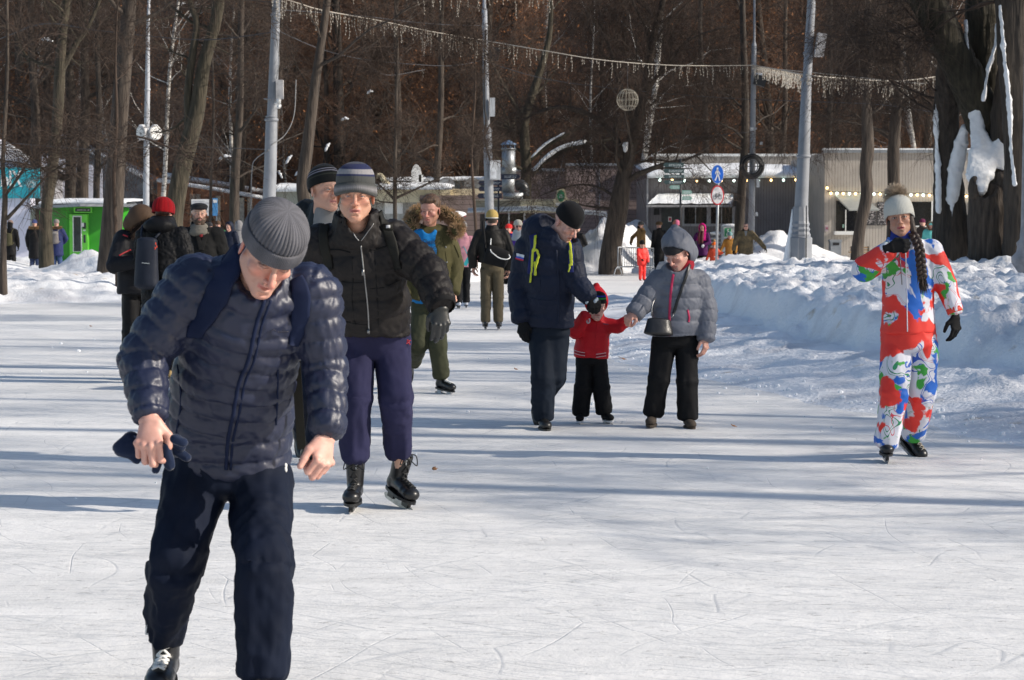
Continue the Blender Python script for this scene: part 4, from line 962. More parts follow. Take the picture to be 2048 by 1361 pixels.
for k, (a, b_) in enumerate([(1366, 1415), (1419, 1466)]):
    mb = MB(); fb(mb, a-2, b_+2, 410, 414, D1-.06, .07); fb(mb, a-2, b_+2, 448, 453, D1-.06, .07); fb(mb, a-2, a+2, 414, 448, D1-.06, .07); fb(mb, b_-2, b_+2, 414, 448, D1-.06, .07); fb(mb, (a+b_)/2-.9, (a+b_)/2+.9, 414, 448, D1-.05, .055)
    w = part(mb, "window", TRIMG, b1, False); mb = MB(); fb(mb, a+2, b_-2, 414, 448, D1-.015, .02); part(mb, "pane", GLASS, w, False)
mb = MB(); fb(mb, 1323, 1362, 412, None, D1-.04, .05, zb=zg+.1); dr = part(mb, "door", mat("dark_door_paint", (.045, .052, .052), .5), b1, False)
mb = MB(); fb(mb, 1336, 1343, 434, 444, D1-.06, .015); fb(mb, 1337.5, 1341.5, 436, 442, D1-.066, .008, mi=1); part(mb, "notice", [WHITE, mat("notice_red", (.5, .05, .08), .5)], dr, False)
# canopy
mb = MB(); p = [np.array([X(1316, D1), D1, Z(389, D1)]), np.array([X(1470, D1), D1, Z(389, D1)]), np.array([X(1462, D1-1.3), D1-1.3, Z(412, D1-1.3)]), np.array([X(1292, D1-1.3), D1-1.3, Z(412, D1-1.3)])]
dz = np.array([0, 0, .05]); mb.add(p+[q-dz for q in p], [[3, 2, 1, 0], [4, 5, 6, 7], [0, 1, 5, 4], [2, 3, 7, 6], [1, 2, 6, 5], [3, 0, 4, 7]])
cn = part(mb, "canopy", mat("canopy_slats", (.25, .25, .26), .7), b1, False)
q = np.array(p); rows = []
for t in np.linspace(.03, .97, 14):
    a = q[0]+(q[3]-q[0])*t; b_ = q[1]+(q[2]-q[1])*t; u = np.linspace(.01, .99, 60)[:, None]; R_ = a+(b_-a)*u; R_[:, 2] += .035+.06*(fbm2(R_[:, 0]*5, R_[:, 1]*5, 3, 8)-.25)+.018*((t*13 % 1) > .4); rows.append(R_)
mb = MB(); mb.grid(np.array(rows)[:, ::-1]); part(mb, "canopy_snow", SNOW, cn)
mb = MB(); fb(mb, 1468, 1473, 386, 413, D1-.5, .5); part(mb, "canopy_bracket", DKIRON, b1, False); mb = MB(); fb(mb, 1293, 1296, 357, None, D1-.1, .1, zb=zg); part(mb, "downpipe", TRIMG, b1, False)
mb = MB(); c = np.array([X(1311.5, D1), D1-.3, Z(424, D1)]); mb.box(c, (.22, .2, .24), taper=.8); mb.box(c+[0, 0, .16], (.28, .26, .05)); mb.box(c+[0, .17, .05], (.05, .2, .05)); part(mb, "wall_lantern", BLACK, b1, False)
for px in (1640.5, 1652.5):
    dd_ = 77.9 if px < 1645 else 73.3
# beige building, nearer
D2 = 73.5; zg2 = gz(X(1800, D2), D2)-.3; XR = 2120
b2 = thing("beige_cafe", "sunlit beige cafe building with a tall parapet, serving hatch and chalk menu boards", "building", (X(1800, D2), D2, zg2))
mb = MB(); fb(mb, 1648, XR, 305, None, D2, 9, zb=zg2); part(mb, "wall", SID_BEIGE, b2, False)
mb = MB(); fb(mb, 1646, XR, 300, 306, D2-.1, .5); fb(mb, 1646, XR, 297, 300.5, D2-.1, .5, mi=1); part(mb, "parapet_cap", [METAL, SNOW], b2, False)
mb = MB(); fb(mb, 1671, 1713, 402, 464, D2-.03, .04); h = part(mb, "serving_hatch", GLASS, b2, False)
mb = MB(); fb(mb, 1689.5, 1691.5, 420, 464, D2-.06, .03); fb(mb, 1669, 1714, 463, 470, D2-.3, .3); fb(mb, 1684, 1688, 449, 456, D2-.05, .02, mi=1); part(mb, "sill", [WHITE, LGREEN], h, False)
p = [np.array([X(1668, D2), D2, Z(391, D2)]), np.array([X(1720, D2), D2, Z(391, D2)]), np.array([X(1757, D2-.9), D2-.9, Z(419, D2-.9)]), np.array([X(1697, D2-.9), D2-.9, Z(419, D2-.9)])]
mb = MB(); mb.add(p+[q-dz for q in p], [[3, 2, 1, 0], [4, 5, 6, 7], [0, 1, 5, 4], [2, 3, 7, 6], [1, 2, 6, 5], [3, 0, 4, 7]]); part(mb, "awning", siding("awning_corrugated", (.33, .34, .32), 'Z', .05), b2, False)
mb = MB(); fb(mb, 1822, 1862, 404, 452, D2-.03, .04); fb(mb, 1864, 1900, 404, 452, D2-.03, .04); fb(mb, 1935, 2010, 404, 460, D2-.03, .04); w = part(mb, "window", GLASS, b2, False)
mb = MB(); fb(mb, 1861.5, 1864.5, 402, 453, D2-.07, .06); fb(mb, 1820, 1902, 452, 454, D2-.07, .06); part(mb, "frame", WHITE, w, False)
CHALK = mat("chalk_board", (.03, .028, .03), .7)
rnd = random.Random(3)
for (a, b_, t, bo) in [(1732, 1751, 421, 451), (1753.5, 1772, 404, 451)]:
    mb = MB(); fb(mb, a, b_, t, bo, D2-.05, .04); bd = part(mb, "menu_board", CHALK, b2, False); mb = MB(); y = t+1.5
    while y < bo-2:
        x = a+1
        while x < b_-2:
            w_ = rnd.uniform(1, 4.5)
            if rnd.random() < .62: fb(mb, x, min(x+w_, b_-1), y, y+rnd.choice([.6, 1.0, 1.6]), D2-.057, .006)
            x += w_+rnd.uniform(.4, 1.6)
        y += rnd.choice([1.8, 2.4])
    part(mb, "chalk_writing", mat("chalk", (.45, .42, .42), .8), bd, False)
for k, px in enumerate((1640.0, 1652.5)):
    dpt = D2 if k else D1
    mb = MB(); fb(mb, px-3.4, px+3.4, 451, 463, dpt-.04, .02)
    a0 = X(px, dpt); z0_ = Z(457, dpt)
    for s_ in (-1, 1): mb.box((a0, dpt-.046, z0_), (.11, .006, .018), rz(0)@np.array(Matrix.Rotation(s_*.8, 3, 'Y')), mi=1)
    for q in (-1.8, 1.8): mb.box((a0+q*.018, dpt-.052, z0_), (.02, .006, .12), mi=2)
    o = mb.build("prohibition_sticker", [mat("sticker_pink", (.55, .45, .47), .6), mat("sticker_red", (.45, .08, .14), .6), mat("sticker_dark", (.2, .12, .15), .6)], [b1, b2][k], False)
# string lights
def string_lights(pts, lab, n, group="strings of coloured bulbs along the roof edges", ph=0):
    t = thing("string_lights", lab, "string lights", pts[0], group); A = np.array(pts, float); L = np.concatenate([[0], np.cumsum(np.linalg.norm(np.diff(A, axis=0), axis=1))])
    S_ = np.linspace(0, L[-1], 120); Q = np.stack([np.interp(S_, L, A[:, i]) for i in range(3)], 1); Q[:, 2] -= .02*np.abs(np.sin(S_*5)); mb = MB(); mb.tube(Q, .012, 4); part(mb, "cable", BLACK, t)
    for k in range(n):
        s_ = (k+.5)/n*L[-1]; c = np.array([np.interp(s_, L, A[:, i]) for i in range(3)]); mb = MB(); mb.ell(c-[0, 0, .07], (.042, .042, .05), 8)
        mb.cyl(c-[0, 0, .05], c, .022, n=6, mi=1); part(mb, "bulb", [BULBW if (k+ph) % 2 else BULBC, BLACK], t)
string_lights([(X(1305, D1), D1-.4, Z(357, D1)), (X(1400, D1), D1-.4, Z(359, D1)), (X(1500, D1), D1-.4, Z(358, D1)), (X(1642, D1), D1-.4, Z(356, D1)), (X(1651, D2), D2-.2, Z(372, D2)), (X(1653, D2), D2-.15, Z(385, D2))], "string of warm and white bulbs along the eave of the grey building", 24)
string_lights([(X(1653, D2), D2-.15, Z(383, D2)), (X(1780, D2), D2-.15, Z(385, D2)), (X(1890, D2), D2-.15, Z(388, D2)), (X(2070, D2), D2-.15, Z(392, D2))], "string of warm and white bulbs across the front of the beige cafe", 34, ph=1)
# bin and bench by the cafe
t = thing("litter_bin", "grey metal litter bin under the serving hatch of the beige cafe", "litter bin", (X(1671, D2-1), D2-1, zg2))
mb = MB(); fb(mb, 1661, 1682, 484, None, D2-1.2, .45, zb=.1); part(mb, "body", METAL, t, False); mb = MB(); fb(mb, 1659.5, 1683.5, 480, 484, D2-1.23, .5); fb(mb, 1665, 1678, 486, 491, D2-1.215, .03, mi=1); part(mb, "lid", [METAL, BLACK], t, False)
t = thing("wooden_bench", "slatted wooden bench partly hidden by the crooked trunk in front of the beige cafe", "bench", (X(1718, D2-1.6), D2-1.6, .2)); mb = MB(); WOOD = mat("bench_wood", (.36, .22, .10), .7)
for py in (494, 499): fb(mb, 1700, 1738, py, py+2.6, D2-1.4, .05)
part(mb, "backrest", WOOD, t, False); mb = MB(); fb(mb, 1700, 1738, 504, 506, D2-1.85, .45); part(mb, "seat", WOOD, t, False)
for px in (1702, 1736): mb = MB(); fb(mb, px-1, px+1, 493, 515, D2-1.6, .06); part(mb, "leg", DKIRON, t, False)

# taupe building
D3 = 86.0; b3 = thing("taupe_building", "long windowless building with taupe horizontal boards behind the kiosk", "building", (X(1210, D3), D3, .1))
mb = MB(); fb(mb, 1132, 1300, 331, None, D3, 8, zb=-.3); fb(mb, 985, 1132.5, 342, None, D3+.6, 7, zb=-.3); part(mb, "wall", SID_TAUPE, b3, False)
mb = MB(); fb(mb, 1130, 1300, 327, 332, D3-.06, .3); fb(mb, 983, 1130, 337, 343, D3+.55, .3); fb(mb, 1198, 1199.5, 331, 470, D3-.03, .05); part(mb, "coping", mat("coping_grey", (.28, .30, .33), .5), b3, False)
# cream kiosk
D4 = 72.5; b4 = thing("cream_kiosk", "cream food kiosk with a flat overhanging roof and a rounded sign on its front", "kiosk", (X(1060, D4), D4, 0))
mb = MB(); fb(mb, 1040, 1158, 403, 426, D4, .25); fb(mb, 948, 1040.5, 401, 426, D4+.1, .25, mi=1); fb(mb, 948, 1158, 399, 402, D4-.05, 4.2, mi=1); part(mb, "roof_fascia", [CREAM, siding("kiosk_side_shaded", (.42, .38, .29), 'Z', .08)], b4, False)  # second colour is the cream darkened for the kiosk's shadow side
mb = MB(); fb(mb, 1046, 1150, 470, None, D4+.4, .1, zb=-.2); fb(mb, 960, 1150, 428, None, D4+3.6, .1, zb=-.2, mi=1); fb(mb, 1090, 1150, 428, 470, D4+1.2, .1, mi=1); part(mb, "wall", [SID_TAUPE, mat("kiosk_inside", (.10, .085, .075), .8)], b4, False)
for px in (1018, 1049, 1071, 1155): mb = MB(); fb(mb, px-1.6, px+1.6, 426, None, D4+.1, .07, zb=-.2); part(mb, "post", WHITE, b4, False)
mb = MB(); fb(mb, 975, 1046, 428, 468, D4+1.6, .03); part(mb, "pane", GLASS, b4, False)
mb = MB(); fb(mb, 1020, 1056, 443, 458, D4+.9, .3); part(mb, "red_counter", mat("counter_red", (.35, .03, .03), .5), b4, False)
mb = MB()
for (a, b_, pyb) in [((935, 423), (1072, 418), 428), ((1072, 418), (1215, 430), 421)]:
    q0 = P(a[0], a[1], D4-.8); q1 = P(b_[0], b_[1], D4-.8); q2 = q1+[0, .8, .12]; q3 = q0+[0, .8, .12]
    mb.add([q0, q1, q2, q3, q0-dz, q1-dz, q2-dz, q3-dz], [[0, 1, 2, 3], [7, 6, 5, 4], [0, 4, 5, 1], [1, 5, 6, 2], [2, 6, 7, 3], [3, 7, 4, 0]])
part(mb, "canopy", mat("canopy_film", (.55, .58, .60), .3), b4, False)
mb = MB(); a = [(-.28, 0), (.28, 0), (.28, .26), (.19, .36)]+[(.19*math.cos(t_)*1.0, .42+.26*math.sin(t_)) for t_ in np.linspace(0, math.pi, 10)]+[(-.19, .36), (-.28, .26)]
mb.prism(a[:4]+a[4:], (X(1122, D4), D4-.08, Z(414, D4)), (.9, 0, 0), (0, 0, .94), (0, -.07, 0)); sg = part(mb, "sign_board", CREAM, b4, False)
mb = MB(); c = np.array([X(1121.5, D4), D4-.158, Z(392.5, D4)]); mb.prism([(.125*math.cos(t_), .20*math.sin(t_)) for t_ in np.linspace(0, 2*math.pi, 24, endpoint=False)], c, (1, 0, 0), (0, 0, 1), (0, -.012, 0))
for q, w_ in ((.03, .10), (-.01, .15), (-.05, .13)): mb.box(c+[0, -.018, q], (w_, .006, .016), mi=1)
mb.box(c+[0, -.0, -.28], (.36, .012, .09), mi=2); part(mb, "sign_oval", [mat("sign_green", (.02, .20, .09), .4), PALE, WHITE], sg, False)
# chimney and duct
t = thing("ventilation_chimney", "zinc ventilation chimney with a conical cap behind the cream kiosk", "chimney", (X(1017, 77), 77, Z(400, 77))); D = 77
mb = MB(); mb.cyl((X(1017, D), D, Z(352, D)), (X(1017, D), D, Z(298, D)), .24, n=20); mb.cyl((X(1017, D), D, Z(300, D)), (X(1017, D), D, Z(297, D)), .27, n=20); fb(mb, 1002, 1032, 335, 350, D-.2, .5); fb(mb, 1004, 1029, 350, 386, D-.15, .45); fb(mb, 1006, 1046, 386, 400, D-.3, .8); part(mb, "flue", METAL, t, True); flatshade
mb = MB(); mb.lathe((X(1017, D), D, Z(290, D)), [(.30, 0), (.27, .04), (.05, .16), (.01, .17)], 20, R=None); 
for a in range(6): mb.cyl((X(1017, D)+.22*math.cos(a), D+.22*math.sin(a), Z(299, D)), (X(1017, D)+.22*math.cos(a), D+.22*math.sin(a), Z(289, D)), .015, n=5)
part(mb, "cap", mat("blue_metal", (.20, .30, .45), .4, metal=.5), t)
mb = MB(); mb.tube(catmull([P(1030, 372, D+1), P(1042, 370, D+1), P(1048, 378, D+1), P(1048, 392, D+1)], 5), .19, 14); part(mb, "duct", mat("black_duct", (.03, .035, .04), .4), t)

# cream pavilion in the middle, snow on its roofs
D5 = 84.0; b5 = thing("cream_pavilion", "low cream pavilion with thick snow on its roofs and a white finial", "building", (X(720, D5), D5, 0))
mb = MB(); fb(mb, 545, 700, 384, None, D5, 6, zb=-.2, mi=1); fb(mb, 690, 900, 380, 405, D5-.6, 5); fb(mb, 715, 900, 404, None, D5-.3, 5, zb=-.2, mi=2); fb(mb, 770, 806, 406, 428, D5-.36, .08, mi=3); fb(mb, 900, 1000, 378, 392, D5, 4); fb(mb, 840, 1000, 391, None, D5-.7, 5, zb=-.2, mi=4)
part(mb, "wall", [CREAM, mat("pavilion_greenish", (.40, .40, .34), .7, .06), mat("pavilion_grey", (.36, .36, .34), .7), WHITE, siding("weathered_boards", (.22, .16, .14), 'Z', .2)], b5, False)
part(snow_slab(540, 700, D5-.3, D5+5.5, Z(384, D5), Z(378, D5), .30, 6, nxn=50), "roof_snow", SNOW, b5)
part(snow_slab(690, 905, D5-.9, D5+3, Z(380, D5), Z(374, D5), .22, 7, nxn=50), "roof_snow", SNOW, b5)
mb = MB(); fb(mb, 770, 1000, 361, 380, D5+3.2, .6); part(mb, "glazed_attic", mat("attic_glazing", (.36, .40, .40), .4), b5, False)
part(snow_slab(765, 1000, D5+3, D5+6, Z(362, D5+3), Z(360, D5+3), .16, 8, nxn=50), "roof_snow", SNOW, b5)
mb = MB(); mb.prism([(-.20, -.55), (.20, -.55), (.20, .1)]+[(.20*math.cos(a), .1+.42*math.sin(a)) for a in np.linspace(.2, math.pi-.2, 9)]+[(-.20, .1)], (X(833, D5+2), D5+2, Z(355, D5+2)), (1, 0, 0), (0, 0, 1), (0, .3, 0)); fb(mb, 838, 846, 350, 376, D5+2, .3); part(mb, "finial", WHITE, b5, False)
for px, mi_ in ((893, 0), (945, 0)):
    mb = MB(); mb.prism([(-.34, -.35), (.34, -.35)]+[(.34*math.cos(a), .05+.34*math.sin(a)) for a in np.linspace(0, math.pi, 10)], (X(px, D5+2.6), D5+2.6, Z(372, D5)), (1, 0, 0), (0, 0, 1), (0, .3, 0)); part(mb, "dormer", mat("dormer_grey", (.22, .23, .24), .6), b5, False)
mb = MB(); c = catmull([P(752, 352, D5-.5), P(762, 353, D5-.5), P(772, 366, D5-.5), P(785, 380, D5-.5)], 5); mb.tube(c, .11, 8); part(mb, "gable_scroll", CREAM, b5)
# white snow-covered dome behind the slim trunk
mb = MB(); mb.ell(P(643, 372, D5+5), (.72, .6, .75), 24); tag(mb.build("snow_dome", SNOW), "rounded white snow-covered dome behind the black striped beanie", "dome")
# left far buildings
D6 = 92.0
b6 = thing("long_brick_building", "brick and pale building with a long sloping snowy roof edge behind the left trees", "building", (X(420, D6), D6, .1))
BRICK = mat("brick_brown", (.26, .12, .07), .85, .3, 12)
mb = MB()
def slope_wall(mb, pts, d, depth, mi=0):
    mb.prism([(0, 0)]+[(X(px, d)-X(pts[0][0], d), Z(py, d)+.3) for px, py in pts]+[(X(pts[-1][0], d)-X(pts[0][0], d), 0)], (X(pts[0][0], d), d, -.3), (1, 0, 0), (0, 0, 1), (0, depth, 0), mi)
slope_wall(mb, [(316, 362), (440, 382), (545, 402)], D6, 5); part(mb, "wall", BRICK, b6, False)
mb = MB()
for px in (385, 396, 436, 484, 500): fb(mb, px-4, px+5, 388+(px-385)*.08, None, D6-.15, .2, zb=-.2)
part(mb, "pilaster", mat("pilaster_cream", (.50, .46, .38), .7), b6, False)
mb = MB(); A = [P(314, 360, D6-.4), P(440, 380, D6-.4), P(547, 400, D6-.4)]; mb.tube(A, .09, 6); mb.tube(np.array(A)+[0, 2.4, .25], .12, 6); part(mb, "roof_snow", SNOW, b6)
b7 = thing("grey_hall", "grey hall with a slanting roof line behind the green kiosk", "building", (X(230, 94), 94, .1))
mb = MB(); slope_wall(mb, [(120, 275), (170, 300), (240, 330), (292, 360)], 94, 6); slope_wall(mb, [(60, 300), (118, 280)], 95, 5); part(mb, "wall", mat("hall_grey", (.23, .24, .25), .7, .1), b7, False)
mb = MB(); mb.tube([P(118, 272, 93.8), P(170, 297, 93.8), P(240, 328, 93.8), P(296, 358, 93.8)], .11, 6); part(mb, "roof_edge", SNOW, b7)
t = thing("pale_fence", "tall pale panel fence shining between the trunks behind the green kiosk", "fence", (X(150, 88), 88, 0))
for k in range(13):
    mb = MB(); fb(mb, 84+k*9.5, 92.4+k*9.5, 308+(k*7) % 5+k*2.2, None, 88+.1*(k % 2), .06, zb=-.2); part(mb, "panel", mat("fence_panel_pale", (.55, .57, .66), .6, .1), t, False)
b8 = thing("snowy_roof_shed", "shed with a broad snow-covered pitched roof behind the turquoise banner", "building", (X(30, 84), 84, 0))
mb = MB(); fb(mb, -60, 85, 335, None, 84, 5, zb=-.2); part(mb, "wall", mat("shed_wall", (.30, .30, .32), .7), b8, False)
A = [P(-70, 262, 88), P(10, 282, 88), P(86, 330, 88), P(88, 345, 83.4), P(10, 345, 83.4), P(-70, 345, 83.4)]
mb = MB(); mb.add(A, [[0, 5, 4, 1], [1, 4, 3, 2]]); mb.add(np.array(A)-[0, 0, .2], [[1, 4, 5, 0], [2, 3, 4, 1]]); mb.add(np.concatenate([np.array(A)[[5, 4, 3, 2]], np.array(A)[[5, 4, 3, 2]]-[0, 0, .2]]), [[0, 4, 5, 1], [1, 5, 6, 2], [2, 6, 7, 3]]); part(mb, "roof_snow", SNOW, b8, False)
# green kiosk
D7 = 76.0; b7 = thing("green_kiosk", "bright green kiosk with a flat snow-topped roof and a vending machine in its door", "kiosk", (X(160, D7), D7, 0))
GREEN = mat("kiosk_green", (.035, .30, .015), .45, .08, 3); LG = mat("vending_green", (.15, .62, .06), .4, .05)
A0 = np.array([X(80, D7), D7]); A1 = np.array([X(135, D7-1.2), D7-1.2]); A2 = np.array([X(212, D7-1.0), D7-1.0])
mb = MB()
for a, b_, zt0, zt1 in ((A0, A1, Z(420, D7), Z(411, D7)), (A1, A2, Z(411, D7), Z(410, D7)), (A2, A2+[.3, 3], Z(410, D7), Z(415, D7))):
    n_ = np.array([-(b_-a)[1], (b_-a)[0]]); n_ = n_/np.linalg.norm(n_)*.1
    v = [(a[0], a[1], 0), (b_[0], b_[1], 0), (b_[0], b_[1], zt1), (a[0], a[1], zt0)]; v += [(x+n_[0], y+n_[1], z) for x, y, z in v]
    mb.add(v, [[0, 1, 2, 3], [7, 6, 5, 4], [0, 4, 5, 1], [1, 5, 6, 2], [2, 6, 7, 3], [3, 7, 4, 0]])
part(mb, "wall", GREEN, b7, False)
R7 = [P(63, 413, D7-1.8), P(160, 408, D7-2.4), P(275, 409, D7-1.6), P(270, 404, D7+3), P(90, 404, D7+3)]
mb = MB(); th = np.array([0, 0, .09]); n_ = 5; V = np.array(R7); mb.add(np.concatenate([V, V-th]), [[i, (i+1) % 5, 5+(i+1) % 5, 5+i][::-1] for i in range(5)]); mb.F.append((np.array([[0, 1, 2, 3, 4]]), 0)); mb.F.append((np.array([[9, 8, 7, 6, 5]]), 0)); rf = part(mb, "roof", METAL, b7, False)
part(snow_slab(80, 255, D7-2.0, D7+2, V[1, 2]+.0, V[1, 2]+.1, .14, 9, nxn=40), "roof_snow", SNOW, rf)
vd = D7-1.35; mb = MB(); fb(mb, 140, 176, 429, None, vd, .3, zb=0); vm = part(mb, "vending_machine", LG, b7, False)
mb = MB(); fb(mb, 146.5, 164.5, 432, 504, vd-.03, .03); fb(mb, 148.5, 162.5, 434.5, 503, vd-.045, .02, mi=1); fb(mb, 166, 173, 446, 458, vd-.02, .02, mi=1); fb(mb, 168, 172, 470, 486, vd-.02, .02, mi=1); fb(mb, 164, 169, 446, 454, vd-.035, .02); fb(mb, 167.5, 172, 460, 462.5, vd-.02, .02); part(mb, "glass_front", [WHITE, mat("vending_glass", (.035, .045, .05), .1)], vm, False)
mb = MB(); fb(mb, 149, 185, 415, 426, vd-.02, .1); fb(mb, 152, 182, 417, 424, vd-.035, .03, mi=1)
for k, (a, w_) in enumerate([(155, 12), (168, 6), (176.5, 4)]): fb(mb, a, a+w_, 419.3, 421.7, vd-.045, .012, mi=2)
part(mb, "sign_box", [LG, BLACK, mat("sign_dim_text", (.25, .28, .25), .6)], b7, False)
# banner booth
D8 = 74.5; b8 = thing("banner_booth", "white booth topped by a turquoise banner reading ОТДЫХ, cut by the left edge", "booth", (X(20, D8), D8, 0))
mb = MB(); fb(mb, -60, 62, 396, None, D8, .8, zb=-.2); part(mb, "wall", mat("booth_white", (.62, .62, .72), .6, .04), b8, False)
mb = MB(); fb(mb, -110, 81, 336, 397, D8-.12, .1); bn = part(mb, "banner", mat("turquoise", (.015, .34, .42), .5, .04), b8, False)
mb = MB(); zt_ = Z(373, D8); add_text(mb, "ОТДЫХ", .72, (X(-57, D8), D8-.125, zt_), (1, 0, 0), (0, 0, 1), .016, .004, wid=X(47, D8)-X(-57, D8))
c = np.array([X(67, D8), D8-.128, Z(371, D8)])
for k in range(11):
    a = math.pi*(k+.0)/10; r_ = .20 if k % 2 else .24
    mb.prism([(-.007, .07), (.007, .07), (.004, r_), (-.004, r_)], c, (math.sin(a-math.pi/2)*0+math.cos(a-math.pi/2), 0, math.sin(a-math.pi/2)), (-math.sin(a-math.pi/2), 0, math.cos(a-math.pi/2)), (0, -.004, 0))
for q in (-.03, -.07): mb.box(c+[0, 0, q], (.24, .006, .016))
part(mb, "banner_text", WHITE, bn, False)
# tent, notice boards, red box, info stand
t = thing("green_tent", "dark green peaked tent roof behind the red-bereted woman", "tent", (X(285, 80), 80, 0)); mb = MB()
ap = P(282, 424, 80); cs = [P(238, 446, 78.6), P(330, 446, 78.6), P(330, 442, 81.5), P(238, 442, 81.5)]
mb.add([ap]+cs, [[0, 1, 2], [0, 2, 3], [0, 3, 4], [0, 4, 1]]); mb.add(cs+[c-[0, 0, .12] for c in cs], [[i, 4+i, 4+(i+1) % 4, (i+1) % 4] for i in range(4)]); part(mb, "canopy", mat("tent_green", (.02, .13, .09), .7), t, False)
for c in cs: mb = MB(); mb.cyl(c, (c[0], c[1], 0), .03, n=6); part(mb, "pole", METAL, t)
t = thing("notice_board", "white notice board with a blue edge behind the flat-capped man", "notice board", (X(408, 72), 72, 0)); mb = MB(); fb(mb, 384, 424, 399, 432, 72, .06); part(mb, "board", WHITE, t, False)
mb = MB(); fb(mb, 426, 436, 397, 432, 72, .06); fb(mb, 427, 435, 400, 406, 71.98, .01, mi=1); part(mb, "blue_panel", [mat("panel_blue", (.08, .28, .55), .5), WHITE], t, False)
mb = MB()
for k in range(7):
    if k not in (2,): fb(mb, 387, 387+(34 if k % 2 else 24), 402+k*4, 403+k*4, 71.985, .01)
part(mb, "print", mat("print_grey", (.42, .42, .45), .7), t, False)
for px in (388, 422, 434): mb = MB(); fb(mb, px-1, px+1, 430, None, 72.02, .05, zb=-.1); part(mb, "leg", METAL, t, False)
t = thing("red_box_stand", "dark red box stand with a cap of snow behind the bearded parka man", "stand", (X(912, 65), 65, 0)); mb = MB(); fb(mb, 902, 926, 432, None, 65, .35, zb=-.05); part(mb, "body", mat("deep_red", (.22, .02, .025), .5), t, False)
mb = MB(); mb.ell(P(911, 429, 64.9), (.33, .4, .10), 16); part(mb, "snow_cap", SNOW, t)
mb = MB(); fb(mb, 894, 931, 430, 434, 64.8, .6); part(mb, "lid", mat("deep_red", (.22, .02, .025)), t, False)
t = thing("information_stand", "pale grey cabinet with a green sign behind the half-grown person in mustard", "cabinet", (X(1462, 74), 74, 0)); mb = MB(); fb(mb, 1444, 1482, 453, None, 74, .5, zb=-.2); part(mb, "body", mat("pale_grey_blue", (.36, .40, .43), .5), t, False)
mb = MB(); fb(mb, 1447, 1463, 455, 476, 73.95, .04); fb(mb, 1448.5, 1461.5, 457, 474, 73.93, .03, mi=1); mb.tube([P(1453, 471, 73.92), P(1456, 464, 73.92), P(1455, 460, 73.92), P(1458, 459, 73.92)], .02, 5, mi=0); part(mb, "sign", [WHITE, mat("sign_green2", (.03, .27, .12), .5)], t, False)
mb = MB(); mb.ell(P(1463, 452, 74.2), (.35, .3, .07), 14); part(mb, "snow_cap", SNOW, t)
t = thing("slatted_bench", "pale slatted bench heaped with snow behind the girl with the magenta hood", "bench", (X(1434, 74.5), 74.5, 0))
for k in range(4): mb = MB(); fb(mb, 1421, 1443, 468+k*8, 471+k*8, 74.4-.05*k, .05); part(mb, "slat", mat("pale_wood", (.45, .45, .44), .7), t, False)
mb = MB(); mb.ell(P(1432, 466.5, 74.4), (.22, .15, .05), 10); part(mb, "snow_cap", SNOW, t)

# ---- poles
def pole(pxs, d, lab, name="lamp_post", m=POLE, n=20, collars=(), cat="lamp post", zb=None):
    pts = [P(x, y, d) for x, y, w in pxs]; rr = [w*d/FPX/2 for x, y, w in pxs]; gzv = gz(pts[0][0], d) if zb is None else zb
    q = pts[0].copy(); v = pts[0]-pts[1]; q = pts[0]+v*((pts[0][2]-gzv+.1)/(-v[2])) if pts[0][2] > gzv else pts[0]
    t = thing(name, lab, cat, (q[0], q[1], gzv)); mb = MB(); A = [q]+pts; mb.tube(A, [rr[0]]+rr, n); 
    for x, y, w, h in collars: c = P(x, y, d); mb.lathe(c, [(w*d/FPX/2*.93, 0), (w*d/FPX/2, .02), (w*d/FPX/2, h), (w*d/FPX/2*.9, h+.02)], n)
    part(mb, "shaft", m, t); return t
pA = pole([(537, 440, 27), (541, 330, 25), (543, 246, 23.5), (544, 240, 21), (549, 100, 18), (554, -30, 15), (560, -200, 12)], 52, "tall grey concrete pole with a box and a camera, behind the stooping man's hat", "concrete_pole", collars=[(543, 243, 28, .05), (543, 236, 24, .03), (550, 66, 20, .06), (551, 33, 20, .05)], cat="pole")
mb = MB(); fb(mb, 554, 568, 160, 198, 51.75, .2); part(mb, "equipment_box", mat("box_warm_grey", (.42, .41, .41), .5), pA, False)
mb = MB(); c = P(559, 211, 51.7); mb.cyl(c, c-[.0, .16, .05], .045, n=10); mb.cyl(c+[0, 0, .05], c+[-.12, .1, .05], .02, n=6); mb.box(c+[-.02, 0, .1], (.1, .1, .1)); part(mb, "camera_housing", WHITE, pA)
mb = MB(); mb.tube(catmull([P(552, 60, 51.8), P(558, 120, 51.75), P(553, 158, 51.8)], 5), .012, 5); mb.tube(catmull([P(592, 160, 52), P(588, 230, 52), P(570, 270, 52), P(543, 290, 51.8)], 6), .013, 5); mb.tube(catmull([P(538, 300, 51.8), P(512, 318, 52), P(504, 340, 52), P(502, 420, 52)], 6), .013, 5); mb.tube([P(528, 198, 51.9), P(541, 200, 51.8)], .02, 5); part(mb, "cable", mat("grey_cable", (.22, .22, .22), .6), pA)
pB = pole([(980, 470, 19), (978, 380, 18), (974.5, 268, 17), (974, 262, 13), (971, 130, 11.5), (969, 18, 10.5), (968.7, 17, 7), (968, -40, 6)], 68, "grey concrete pole carrying a cabinet, small box and black loudspeaker, above the yellow hat", "concrete_pole", collars=[(975, 266, 20, .08), (975, 260, 17, .03), (970, 55, 13, .05)], cat="pole")
mb = MB(); fb(mb, 979, 1001, 321, 360, 67.6, .3); cb = part(mb, "cabinet", GREYBOX, pB, False); mb = MB(); fb(mb, 980.5, 993, 323, 358, 67.58, .02); part(mb, "door", mat("cabinet_light", (.60, .62, .64), .5), cb, False)
mb = MB(); fb(mb, 980, 990, 196, 233, 67.7, .2); fb(mb, 981, 985, 281, 294, 67.7, .1); part(mb, "small_box", GREYBOX, pB, False)
